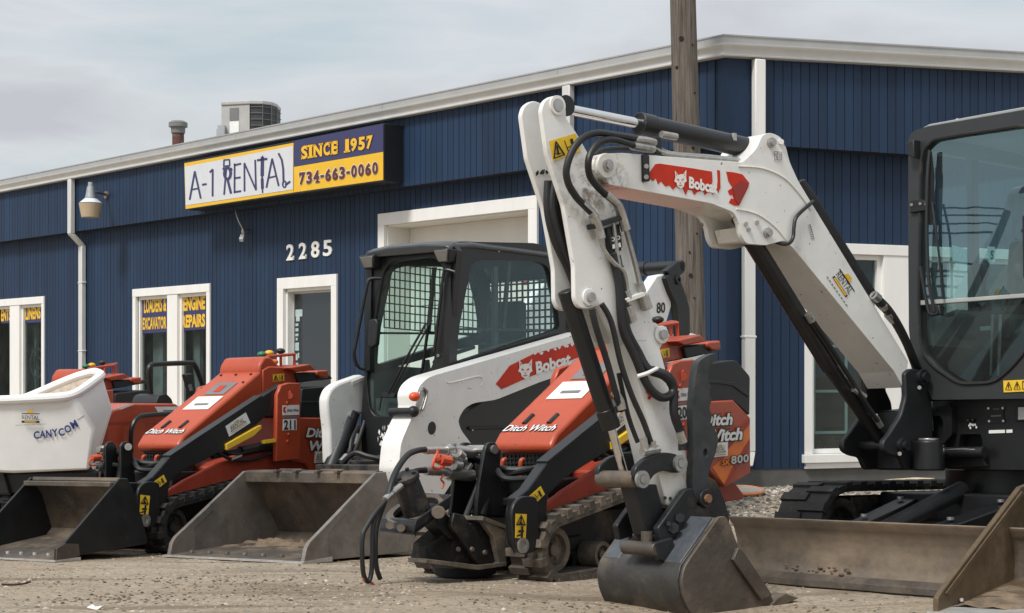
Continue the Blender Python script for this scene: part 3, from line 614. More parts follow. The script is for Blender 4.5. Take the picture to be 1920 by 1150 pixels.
# ---------------------------------------------------------------- rental sign, lamps, roof plant
def world_part(mb, name, m, root, **k):
    I = root.matrix_world.inverted(); mb.v = [I @ p for p in mb.v]; return mb.build(name, m, root, **k)
sg = thing('shop_sign', 'long rental sign box in white, navy and yellow mounted under the eave', 'sign', Matrix.Translation(Lp(8, NF, 3.8)))
NS = NF+0.30
S = lambda px, py, n=NS: wall_hit(px, py, 'L', n)[2]
def back(p, n): return p-nL*n
fq = [S(344.5, 304), S(719.5, 231), S(719.5, 340), S(347, 394)]
mb = MB(); mb.hexa([back(p, 0.30) for p in (fq[3], fq[2], fq[1], fq[0])]+[back(p, 0.004) for p in (fq[3], fq[2], fq[1], fq[0])])
world_part(mb, 'sign_box', mat('sign_box_black', (0.012, 0.0125, 0.016), 0.45), sg, bevel=0.006, smooth=0)
def sheet(pts, n, m, name, root=sg): return world_part(MB().add([S(x, y, NS+n) for x, y in pts], [tuple(range(len(pts)))[::-1]]), name, m, root, smooth=0, recalc=False)
M_signw = mat('sign_white', (0.62, 0.63, 0.66), 0.4, var=0.04); M_signy = mat('sign_yellow', (0.78, 0.46, 0.02), 0.4, var=0.05); M_signn = mat('sign_navy', (0.035, 0.036, 0.115), 0.4, var=0.06)
sheet([(345.6, 306.5), (550.4, 268), (550.4, 361.2), (348, 392.2)], 0.0, M_signy, 'sign_panel')
sheet([(346.3, 313), (549.5, 273.5), (549.5, 355.5), (348.3, 385.5)], 0.004, M_signw, 'sign_panel')
sheet([(551, 264.5), (718.5, 232.5), (718.5, 284.5), (551, 313)], 0.0, M_signn, 'sign_panel')
sheet([(551, 313.4), (718.5, 285), (718.5, 337.5), (551, 361)], 0.0, M_signy, 'sign_panel')
def strokes(lines, n, m, name, root, ox=320, oy=200, sc_=4.107):
    mb = MB()
    for wd, pts in lines:
        q = [Vector((ox+x/sc_, oy+y/sc_)) for x, y in pts]; w = wd/sc_/2
        for i in range(len(q)-1):
            d = (q[i+1]-q[i]).normalized(); e_ = Vector((-d.y, d.x))*w; a, b = q[i]-d*w*0.3, q[i+1]+d*w*0.3
            mb.add([S(*p, NS+n+0.0002*i) for p in (a+e_, b+e_, b-e_, a-e_)], [(0, 1, 2, 3)])
    return world_part(mb, name, m, root, smooth=0)
def circ(cx, cy, rx, ry, n=20, a0=0, a1=360): return [(cx+rx*math.cos(math.radians(a0+(a1-a0)*i/n)), cy+ry*math.sin(math.radians(a0+(a1-a0)*i/n))) for i in range(n+1)]
strokes([(14, [(146, 716), (185, 500), (231, 706)]), (12, [(163, 640), (212, 630)]), (15, [(243, 602), (274, 597)]), (14, [(301, 506), (323, 484), (322, 690)]),
         (13, [(426, 490), (411, 677)]), (18, [(437, 560), (464, 668)]), (21, circ(437, 515, 24, 44)), (11, [(410, 412), (452, 408), (454, 455), (408, 460), (410, 412)]), (16, [(404, 485), (412, 470)]), (16, [(462, 475), (470, 490)]),
         (13, [(492, 440), (491, 664)]), (14, [(488, 452), (540, 440)]), (14, [(490, 553), (536, 545)]), (14, [(487, 660), (540, 651)]),
         (13, [(568, 652), (567, 436), (656, 642), (650, 412)]),
         (17, [(667, 414), (741, 403)]), (26, [(706, 392), (704, 530)]), (14, [(704, 530), (704, 560)]), (22, [(704, 560), (706, 630)]), (11, [(706, 630), (707, 664)]), (10, [(706, 380), (706, 395)]),
         (14, [(737, 623), (781, 402), (831, 610)]), (12, [(757, 548), (812, 535)]),
         (15, [(830, 361), (855, 410), (866, 480), (868, 572)]), (11, circ(875, 598, 13, 24)), (16, [(884, 604), (918, 578)])], 0.008, M_signn, 'sign_lettering', sg)
def slab_text(body, A, B, C, bold, m, n, name='sign_lettering', ref=None, serif=True):
    mb = MB(); lay_text(mb, body, S(*A, NS+n), S(*B, NS+n), S(*C, NS+n), nL, bold, ref=ref); return world_part(mb, name, m, sg, smooth=0, recalc=False)
M_maroon = mat('maroon_ink', (0.10, 0.022, 0.035), 0.5); M_pale = mat('pale_outline', (0.75, 0.68, 0.5), 0.5)
SERIF = {'I': [(-0.45, 0, 1.45, 0.15), (-0.45, 0.85, 1.45, 1)], 'N': [(-0.12, 0, 0.42, 0.13), (-0.12, 0.87, 0.22, 1), (0.62, 0.87, 1.12, 1)], 'E': [(-0.12, 0, 0.2, 0.14), (-0.12, 0.86, 0.2, 1), (0.80, 0, 1.0, 0.34), (0.80, 0.66, 1.0, 1)], 'S': [(0.0, 0.0, 0.17, 0.36), (0.82, 0.66, 0.98, 1.0)], 'C': [(0.80, 0.62, 0.98, 1.0)], '1': [(-0.35, 0, 1.35, 0.14)], '7': [(0.0, 0.66, 0.17, 1.0)], '4': [(0.35, 0, 1.1, 0.12)], '2': [(0.84, 0, 1.0, 0.32)], '5': [(0.84, 0.80, 0.98, 1.0)]}
WID = {'I': 0.34, '1': 0.42, '-': 0.45, ' ': 0.5, 'N': 0.95}
def slab_line(body, A, B, C, n, bold, grow, m, name='sign_lettering'):
    """slab lettering set letter by letter into the strip A-B (foot) to C (head)"""
    A, B, C = Vector(A), Vector(B), Vector(C); gap = 0.16; w = [WID.get(c, 0.72) for c in body]; tot = sum(w)+gap*(len(w)-1); x = 0; mb = MB()
    def P(s_, t): q = A+(B-A)*s_+(C-A)*t; return S(q.x, q.y, NS+n)
    for c, wc in zip(body, w):
        s0, s1 = x/tot, (x+wc)/tot; x += wc+gap
        if c == ' ': continue
        y0, y1 = (0.36, 0.56) if c == '-' else (0, 1)
        lay_text(mb, c, P(s0, y0), P(s1, y0), P(s0, y1), nL, bold+grow, ref=bold)
        for (a, b0, a1, b1) in SERIF.get(c, []):
            g = grow*0.9; mb.add([P(s0+(s1-s0)*u_, v_) for u_, v_ in ((a-g/wc, b0-g), (a1+g/wc, b0-g), (a1+g/wc, b1+g), (a-g/wc, b1+g))], [(0, 1, 2, 3)])
    return world_part(mb, name, m, sg, smooth=0, recalc=False)
slab_line("SINCE 1957", (564.5, 299.5), (698.8, 278.6), (564.5, 274.5), 0.004, 0.045, 0.04, M_maroon); slab_line("SINCE 1957", (564.5, 299.5), (698.8, 278.6), (564.5, 274.5), 0.009, 0.045, 0, M_signy)
slab_line("734-663-0060", (561, 347.5), (708.3, 326.5), (561, 324), 0.004, 0.045, 0.045, M_pale); slab_line("734-663-0060", (561, 347.5), (708.3, 326.5), (561, 324), 0.009, 0.045, 0, M_maroon)

def at_depth(px, py, p): d = ray(px, py); return CAMP+d*((p-CAMP).y/d.y)
ref = Lp(wall_hit(170, 390, 'L', 0.62)[0], 0.62, 0)
pz = lambda py: at_depth(170, py, ref).z
root_p = at_depth(170, 342, ref)
lm = thing('wall_lamp', 'grey barn light with tan diffuser on a bracket beside the downspout', 'lamp', Matrix.Translation(root_p))
s = ref.y/FPX
q = lambda py: Vector((root_p.x, root_p.y, pz(py)))
mb = MB(); mb.cyl(q(342), q(350), 5*s, 5*s); mb.cyl(q(350), q(370), 6.5*s, 10*s); mb.cyl(q(370), q(373), 11*s, 11*s)
world_part(mb, 'lamp_housing', mat('galvanised', (0.42, 0.44, 0.45), 0.4, metal=0.5, var=0.15), lm, smooth=40)
mb = MB(); mb.cyl(q(373), q(381), 12*s, 21.5*s); world_part(mb, 'reflector', mat('ribbed_glass', (0.62, 0.66, 0.68), 0.2), lm, smooth=40)
mb = MB(); mb.cyl(q(382), q(408), 22*s, 17*s, n=28); world_part(mb, 'diffuser', G_lamp, lm, smooth=40)
mb = MB(); wp = wall_hit(201, 366, 'L', NF)[2]; mb.tube([q(362), q(362)*0.6+wp*0.4+Vector((0, 0, 0.02)), wp], 0.022, 8); mb.cyl(wp-nL*0.01, wp+nL*0.03, 0.06); world_part(mb, 'bracket', M_steel, lm)
p0 = wall_hit(441, 392, 'L', 0.12)[2]; p1 = wall_hit(458, 434, 'L', 0.06)[2]; p2 = wall_hit(450, 458, 'L', 0.22)[2]
fl = thing('flood_lamp', 'small grey floodlight on thin conduit hanging below the rental sign', 'lamp', Matrix.Translation(p1))
mb = MB(); mb.tube([p0, p0*0.5+p1*0.5+nL*0.02, p1], 0.013, 8); mb.cyl(p1-nL*0.06, p1+nL*0.03, 0.032); world_part(mb, 'conduit', M_zinc, fl)
mb = MB(); d = (p2-p1).normalized(); mb.cyl(p1+d*0.02, p1+d*0.10, 0.016); mb.box(p1+d*0.15, (0.055, 0.05, 0.11), d.to_track_quat('Z', 'Y').to_matrix()); world_part(mb, 'lamp_head', mat('pale_lamp_metal', (0.6, 0.6, 0.58), 0.4), fl, smooth=40)

# air conditioner
c = wall_hit(467, 240, 'L', -1.4)[2]; s = c.y/FPX; zt_ = at_depth(467, 201, c).z; zb_ = 4.42
ac = thing('air_conditioner', 'grey rooftop condenser unit with dark coil side standing on the roof', 'air conditioner', Matrix.Translation((c.x, c.y, zb_)))
X = lambda px: (px-467)*s
def acp(pts, name, m, z0, z1, **k): return MB().prism([(x, y, z0-zb_) for x, y in pts], (0, 0, z1-z0)).build(name, m, ac, **k)
M_acg = mat('ac_cabinet', (0.40, 0.39, 0.37), 0.5, dirt=(0.25, 0.23, 0.2), amt=0.25, scale=3, var=0.08)
acp([(X(415), 0.15), (X(421), -0.28), (X(476), -0.42), (X(478), 0.4), (X(430), 0.5)], 'cabinet', M_acg, zb_, zt_-0.02, bevel=0.01, smooth=0)
coil = [(X(478), 0.5), (X(477.5), -0.41), (X(500), -0.40), (X(514), -0.30), (X(520.5), -0.1), (X(521), 0.3), (X(510), 0.6)]
co_ = acp(coil, 'coil_guard', mat('coil_dark', (0.035, 0.036, 0.038), 0.6, var=0.3, scale=8), zb_, zt_-0.02, smooth=0)
mb = MB()
for k in range(9):
    z = 0.04+k*(zt_-zb_-0.1)/8
    for i in range(1, 5): mb.tube([(coil[i][0], coil[i][1]-0.012, z), (coil[i+1][0]+(0.012 if i > 2 else 0), coil[i+1][1]-0.012, z)], 0.006, 5, 1)
for i in (2, 3, 4): mb.cyl((coil[i][0], coil[i][1]-0.014, 0), (coil[i][0], coil[i][1]-0.014, zt_-zb_-0.02), 0.008, n=6)
mb.build('guard_wire', mat('guard_wire_grey', (0.10, 0.10, 0.105), 0.5), co_)
acp([(X(414.5), 0.16), (X(420.5), -0.30), (X(476), -0.44), (X(500), -0.42), (X(515), -0.31), (X(521.5), -0.1), (X(522), 0.3), (X(510), 0.6), (X(430), 0.52)], 'lid', M_acg, zt_-0.02, zt_+0.035, bevel=0.012, smooth=0)
mb = MB(); mb.box((X(423), -0.36, 0.32), (0.11, 0.12, 0.40)); mb.box((X(416), -0.30, 0.34), (0.05, 0.10, 0.26)); mb.box((X(465), -0.45, 0.30), (0.08, 0.08, 0.2)); mb.build('control_box', mat('ac_box', (0.34, 0.36, 0.38), 0.5), ac, bevel=0.006)
def acface(px0, px1, f0, f1, name, m):
    h = zt_-zb_; y = lambda px: -0.28+(px-421)/(476-421)*(-0.14)-0.006
    MB().add([(X(px0), y(px0), h*f0), (X(px1), y(px1), h*f0), (X(px1), y(px1), h*f1), (X(px0), y(px0), h*f1)], [(0, 1, 2, 3)]).build(name, m, ac, smooth=0)
acface(437, 455, 0.28, 0.68, 'rating_label', M_decalw); acface(437, 455, 0.70, 0.92, 'maker_label', M_inkgrey)
# vent pipe
c = wall_hit(334, 250, 'L', -1.1)[2]; s = c.y/FPX; zt_ = at_depth(334, 227, c).z
vp = thing('vent_pipe', 'short rusty roof vent with a round cap left of the air conditioner', 'vent', Matrix.Translation((c.x, c.y, 4.3)))
h = zt_-4.3
MB().cyl((0, 0, 0), (0, 0, h-0.06), 11*s, n=20).build('pipe', mat('rusty_pipe', (0.10, 0.036, 0.027), 0.7, dirt=(0.28, 0.26, 0.24), amt=0.42, scale=5, var=0.3), vp, smooth=40)
mb = MB(); mb.cyl((0, 0, h-0.2), (0, 0, h-0.08), 13*s, 13.5*s, n=24); mb.cyl((0, 0, h-0.10), (0, 0, h-0.03), 17.5*s, n=24); mb.cyl((0, 0, h-0.03), (0, 0, h), 17.5*s, 11*s, n=24); mb.build('cap', mat('dull_zinc', (0.17, 0.165, 0.155), 0.6, dirt=(0.3, 0.28, 0.25), amt=0.4, scale=5), vp, smooth=40)
MB().cyl((0, 0, 0), (0, 0, 0.16), 16*s, 13*s, n=20).build('flashing', M_gutter, vp, smooth=40)

# utility pole
def wood_mat():
    m = bpy.data.materials.new('weathered_pole_wood'); m.use_nodes = True; t = m.node_tree; n = t.nodes; l = t.links; b = n['Principled BSDF']
    co = n.new('ShaderNodeTexCoord'); mp_ = n.new('ShaderNodeMapping'); mp_.inputs['Scale'].default_value = (1, 1, 0.045); l.new(co.outputs['Object'], mp_.inputs[0])
    a = n.new('ShaderNodeTexNoise'); a.inputs['Scale'].default_value = 42; a.inputs['Detail'].default_value = 9; a.inputs['Roughness'].default_value = 0.7; l.new(mp_.outputs[0], a.inputs['Vector'])
    r = n.new('ShaderNodeValToRGB'); el = r.color_ramp.elements; el[0].position = 0.33; el[0].color = (0.035, 0.027, 0.021, 1); el[1].position = 0.72; el[1].color = (0.21, 0.185, 0.16, 1)
    k = el.new(0.43); k.color = (0.095, 0.077, 0.062, 1); k = el.new(0.55); k.color = (0.145, 0.124, 0.104, 1)
    l.new(a.outputs['Fac'], r.inputs[0]); l.new(r.outputs[0], b.inputs['Base Color']); b.inputs['Roughness'].default_value = 0.9
    bp = n.new('ShaderNodeBump'); bp.inputs['Strength'].default_value = 0.8; bp.inputs['Distance'].default_value = 0.02; l.new(a.outputs['Fac'], bp.inputs['Height']); l.new(bp.outputs[0], b.inputs['Normal'])
    return m
YP = 16.3; pb = CAMP+ray(1304, 940)*YP; pt = CAMP+ray(1280.5, 0)*YP
ax_ = (pt-pb).normalized(); pb.z = gheight(pb.x, pb.y); po = thing('utility_pole', 'tall weathered wooden utility pole standing before the corner of the building', 'pole', Matrix.Translation(pb))
mb = MB(); K = 26; R_ = 30; Ht = 9.5
for j in range(K+1):
    f = j/K; cpt = ax_*(Ht*f-0.3)
    for i in range(R_):
        a_ = 2*math.pi*i/R_; rr = (0.142-0.036*f)*(1+0.035*mnoise.noise((math.cos(a_)*2, math.sin(a_)*2, f*2)))
        mb.v.append(cpt+Vector((rr*math.cos(a_), rr*math.sin(a_), 0)))
mb.f = [(j*R_+i, j*R_+(i+1) % R_, (j+1)*R_+(i+1) % R_, (j+1)*R_+i) for j in range(K) for i in range(R_)]+[tuple(range(K*R_, (K+1)*R_))]
mb.build('pole_shaft', wood_mat(), po, smooth=60)
mb = MB()
for (px, py, r) in ((1275, 77, 0.026), (1267, 130, 0.017), (1296, 88, 0.010), (1300, 178, 0.011), (1292, 518, 0.022), (1297, 280, 0.02), (1290, 475, 0.012), (1304, 440, 0.010), (1299, 560, 0.009)):
    p = at_depth(px, py, pb)-pb; f = (p.z+0.3)/Ht; off = (px-(1280.5+(1304-1280.5)*py/940))/FPX*YP; rr = 0.142-0.036*f+0.002
    if abs(off) >= rr: continue
    y = -math.sqrt(rr*rr-off*off); cpt = ax_*(p.z/ax_.z)+Vector((off, y, 0)); nn = Vector((off, y, 0)).normalized()
    mb.cyl(cpt-nn*0.03, cpt+nn*0.006, r*1.05, r*0.9, n=9)
mb.build('knot', mat('dark_knot', (0.012, 0.009, 0.007), 0.9), po, smooth=0)
# timber offcut and mesh disc lying by the wall
pk = thing('timber_plank', 'pale timber plank lying on the gravel under the shop window', 'plank', Matrix.Translation(CAMP+ray(1640, 905)*15.9))
mb = MB(); pa = CAMP+ray(1566, 908)*15.2; pb2 = CAMP+ray(1735, 896)*16.6
pa.z = max(pa.z, gheight(pa.x, pa.y)+0.04); dd = (pb2-pa).normalized(); cr = Vector((dd.y, -dd.x, 0)); mb.hexa([p+cr*x+Vector((0, 0, z)) for p, z in ((pa, -0.03), (pb2, -0.03)) for x in (0, )]*0+[pa+cr*0.1-Vector((0, 0, .04)), pb2+cr*0.1-Vector((0, 0, .04)), pb2-cr*0.1-Vector((0, 0, .04)), pa-cr*0.1-Vector((0, 0, .04)), pa+cr*0.1, pb2+cr*0.1, pb2-cr*0.1, pa-cr*0.1])
world_part(mb, 'plank_board', mat('pale_timber', (0.56, 0.46, 0.32), 0.7, var=0.12, streak=True), pk, bevel=0.005)
c = CAMP+ray(1386, 921)*16.5; c.z = max(c.z, gheight(c.x, c.y)+0.02)
ds = thing('mesh_disc', 'round wire mesh disc with an orange rim lying on the gravel', 'mesh disc', Matrix.Translation(c) @ Matrix.Rotation(0.10, 4, 'X') @ Matrix.Scale(1.1, 4))
mb = MB()
for k in range(-5, 6):
    h = math.sqrt(max(0.0, 0.2*0.2-(k*0.036)**2)); mb.tube([(k*0.036, -h, 0), (k*0.036, h, 0)], 0.008, 5, 1); mb.tube([(-h, k*0.036, 0.01), (h, k*0.036, 0.01)], 0.008, 5, 1)
mb.build('mesh', mat('grey_mesh', (0.28, 0.26, 0.23), 0.7, var=0.2), ds)
MB().tube([(0.21*math.cos(a), 0.21*math.sin(a), 0.006) for a in [i*math.pi/9 for i in range(19)]], 0.016, 7, 3).build('rim', mat('orange_rim', (0.45, 0.16, 0.06), 0.6, dirt=(0.3, 0.26, 0.2), amt=0.5, scale=7), ds)

# overhead lines along the side street (seen mirrored in the cab glass)
ul = thing('power_line', 'overhead wires and a pole along the side street, mirrored in the excavator windscreen', 'power line', Matrix.Translation((-62, 0, -2.2)))
MB().cyl((0, 7.2, -1), (0, 7.2, 15), 0.17, 0.12, 16).build('pole_shaft', wood_mat(), ul, smooth=50)
for z, rr in ((11.1, 0.04), (10.8, 0.04), (10.45, 0.04), (10.05, 0.04), (8.8, 0.05), (8.4, 0.05), (8.2, 0.04), (7.75, 0.07), (7.3, 0.05)):
    MB().tube([(0.2*math.sin(z*7), y, z+2.2+0.5*((y-4)/30.0)**2) for y in range(-36, 55, 6)], rr, 6, 2).build('wire', M_hose, ul)
# ---------------------------------------------------------------- shared running gear
def hull(circ_, n=28):
    P = sorted({(round(x+r*math.cos(2*math.pi*i/n), 5), round(z+r*math.sin(2*math.pi*i/n), 5)) for x, z, r in circ_ for i in range(n)})
    def half(ps):
        h = []
        for p in ps:
            while len(h) > 1 and (h[-1][0]-h[-2][0])*(p[1]-h[-2][1])-(h[-1][1]-h[-2][1])*(p[0]-h[-2][0]) <= 0: h.pop()
            h.append(p)
        return h
    a = half(P); b = half(P[::-1]); return a[:-1]+b[:-1]
def resample(poly, step):
    m = len(poly); L = [0]
    for i in range(m): L.append(L[-1]+math.dist(poly[i], poly[(i+1) % m]))
    n = max(8, int(L[-1]/step)); out = []; j = 0
    for k in range(n):
        s = L[-1]*k/n
        while L[j+1] < s: j += 1
        t = (s-L[j])/max(1e-9, L[j+1]-L[j]); a, b = poly[j], poly[(j+1) % m]
        out.append((a[0]+(b[0]-a[0])*t, a[1]+(b[1]-a[1])*t))
    return out
def make_track(root, u, w, circles, m, wheels, mw, lug=0.10, th=0.05, lh=0.026, skew=0.0):
    """rubber track belt with lugs, and the wheels it runs on"""
    out = hull([(x, z, r) for x, z, r in circles]); pts = resample(out, lug/2); n = len(pts); n -= n % 2; pts = resample(out, lug/2)[:n] if len(pts) != n else pts
    n = len(pts); mb = MB(); nr = []
    for i in range(n):
        a, b = pts[i-1], pts[(i+1) % n]; d = Vector((b[0]-a[0], b[1]-a[1])).normalized(); nr.append((d.y, -d.x))
    def at(i, off, uu): return Vector((pts[i % n][0]+nr[i % n][0]*off, uu, pts[i % n][1]+nr[i % n][1]*off))
    vs = []
    for i in range(n): vs += [at(i, 0, u), at(i, 0, u-w), at(i, -th, u-w), at(i, -th, u)]
    fs = []
    for i in range(n):
        j = (i+1) % n
        for k in range(4): fs.append((4*i+k, 4*i+(k+1) % 4, 4*j+(k+1) % 4, 4*j+k))
    mb.add(vs, fs)
    for i in range(0, n, 2):
        for (ua, ub, o) in ((u+0.008, u-w*0.55, 0), (u-w*0.45, u-w-0.008, 1)):
            p = [at(i+o, -th*0.5, ua), at(i+1+o, -th*0.5, ua), at(i+1+o, -th*0.5, ub), at(i+o, -th*0.5, ub)]
            c = (at(i+o, lh, ua)+at(i+1+o, lh, ua))/2
            q = [at(i+o, lh, ua), at(i+1+o, lh, ua), at(i+1+o, lh, ub), at(i+o, lh, ub)]
            q = [q[0].lerp(q[1], 0.1), q[1].lerp(q[0], 0.1), q[2].lerp(q[3], 0.1), q[3].lerp(q[2], 0.1)]
            mb.hexa(p+q)
    t = mb.build('track', m, root, smooth=30)
    for (x, z, r) in wheels:
        r *= 0.86; k = MB(); k.ring((x, u-0.055, z), (x, u-w*0.8, z), r, r*0.72, 26); k.cyl((x, u-w*0.38, z), (x, u-w*0.7, z), r*0.75, n=26)
        k.cyl((x, u-w*0.27, z), (x, u-w*0.7, z), r*0.30, n=14)
        for a in range(6): k.cyl((x+r*0.5*math.cos(a*1.047), u-w*0.34, z+r*0.5*math.sin(a*1.047)), (x+r*0.5*math.cos(a*1.047), u-w*0.4, z+r*0.5*math.sin(a*1.047)), r*0.07, n=6)
        k.build('track_wheel', mw, t, smooth=35)
    return t
def decal(F, root, pts, u, m, name='decal', parent=None, axis='u', lift=0.0):
    """thin sticker on a side plane (u) or a front plane (x)"""
    h = F.up(pts, u+lift) if axis == 'u' else F.xp(pts, u+lift)
    return MB().prism(h, (0, -0.002, 0) if axis == 'u' else (-0.002, 0, 0)).build(name, m, parent or root, smooth=0)
def side_text(F, root, body, A, B, C, u, m, bold=0.03, shear=0.0, name='lettering', parent=None, ref=None, spacing=1.0):
    t = MB(); lay_text(t, body, F.u(*A, u), F.u(*B, u), F.u(*C, u), (0, 1, 0), bold, shear, spacing, ref)
    return t.build(name, m, parent or root, smooth=0, recalc=False)
def rental_decal(F, root, TL, TR, BR, BL, u, parent=None):
    """small rental sticker: gold roof, black word, gold bar"""
    d = decal(F, root, [TL, TR, BR, BL], u, M_decalw, 'rental_decal', parent)
    L = lambda a, b, s, t: ((TL[0]+(TR[0]-TL[0])*s)*(1-t)+(BL[0]+(BR[0]-BL[0])*s)*t, (TL[1]+(TR[1]-TL[1])*s)*(1-t)+(BL[1]+(BR[1]-BL[1])*s)*t)
    q = lambda s, t: L(0, 0, s, t)
    side_text(F, root, "RENTAL", q(0.18, 0.60), q(0.82, 0.60), q(0.18, 0.30), u+0.004, M_ink, 0.0, parent=d)
    for (s0, t0, s1, t1, m) in ((0.14, 0.64, 0.86, 0.73, M_ink), (0.2, 0.655, 0.8, 0.715, M_yknob), (0.12, 0.85, 0.88, 0.885, M_inkgrey), (0.2, 0.235, 0.8, 0.255, M_ink)):
        MB().add(F.up([q(s0, t1), q(s1, t1), q(s1, t0), q(s0, t0)], u+(0.004 if m is M_ink or m is M_inkgrey else 0.006)), [(0, 1, 2, 3)]).build('decal_bar', m, d, smooth=0, recalc=False)
    MB().add(F.up([q(0.36, 0.22), q(0.64, 0.22), q(0.57, 0.11), q(0.43, 0.11)], u+0.004), [(0, 1, 2, 3)]).build('decal_roof', M_yknob, d, smooth=0, recalc=False)
    return d
def warning_decal(F, root, TL, TR, BR, BL, u, parent=None, vertical=False, n=2):
    """yellow pictogram sticker: outlined triangle and a figure"""
    d = decal(F, root, [TL, TR, BR, BL], u, M_yellow, 'warning_decal', parent)
    def q(s, t):
        a = Vector(TL)*(1-s)*(1-t)+Vector(TR)*s*(1-t)+Vector(BR)*s*t+Vector(BL)*(1-s)*t; return (a.x, a.y)
    mb = MB()
    def line(pts, w=0.03):
        for i in range(len(pts)-1):
            a, b = Vector(pts[i]), Vector(pts[i+1]); e_ = (b-a).normalized(); nn = Vector((-e_.y, e_.x))*w*(0.5 if True else 1)
            mb.add(F.up([q(*p) for p in (a+nn-e_*w*.4, b+nn+e_*w*.4, b-nn+e_*w*.4, a-nn-e_*w*.4)], u+0.004+0.0002*i), [(0, 1, 2, 3)])
    if vertical:
        line([(0.5, 0.06), (0.9, 0.44), (0.1, 0.44), (0.5, 0.06)], 0.07); line([(0.5, 0.18), (0.46, 0.36)], 0.13); line([(0.35, 0.36), (0.62, 0.38)], 0.08)
        line([(0.62, 0.58), (0.62, 0.92)], 0.2); line([(0.3, 0.72), (0.75, 0.70)], 0.1); line([(0.15, 0.92), (0.5, 0.85)], 0.07)
    else:
        line([(0.24, 0.12), (0.44, 0.88), (0.05, 0.88), (0.24, 0.12)], 0.055); line([(0.24, 0.36), (0.23, 0.76)], 0.07); line([(0.15, 0.70), (0.33, 0.76)], 0.05)
        line([(0.80, 0.25), (0.80, 0.88)], 0.10); line([(0.58, 0.60), (0.72, 0.58)], 0.05); line([(0.55, 0.2), (0.6, 0.85)], 0.03)
    mb.build('pictogram', M_ink, d, smooth=0, recalc=False)
    return d
def bolts(F, root, spots, u, r=0.012, m=None, name='bolt', depth=0.012):
    for (px, py) in spots:
        mb = MB(); p = F.u(px, py, u); mb.cyl(p, p+Vector((0, depth, 0)), r, r*0.85, n=8); mb.build(name, m or M_zinc, root, smooth=40)
def bucket_shell(F, root, prof, u, w, m, th=0.02):
    """open loader bucket from the outline of its side: two cheeks and a wrapped sheet. prof: local (x, z): lip, floor, heel, back, top"""
    return None

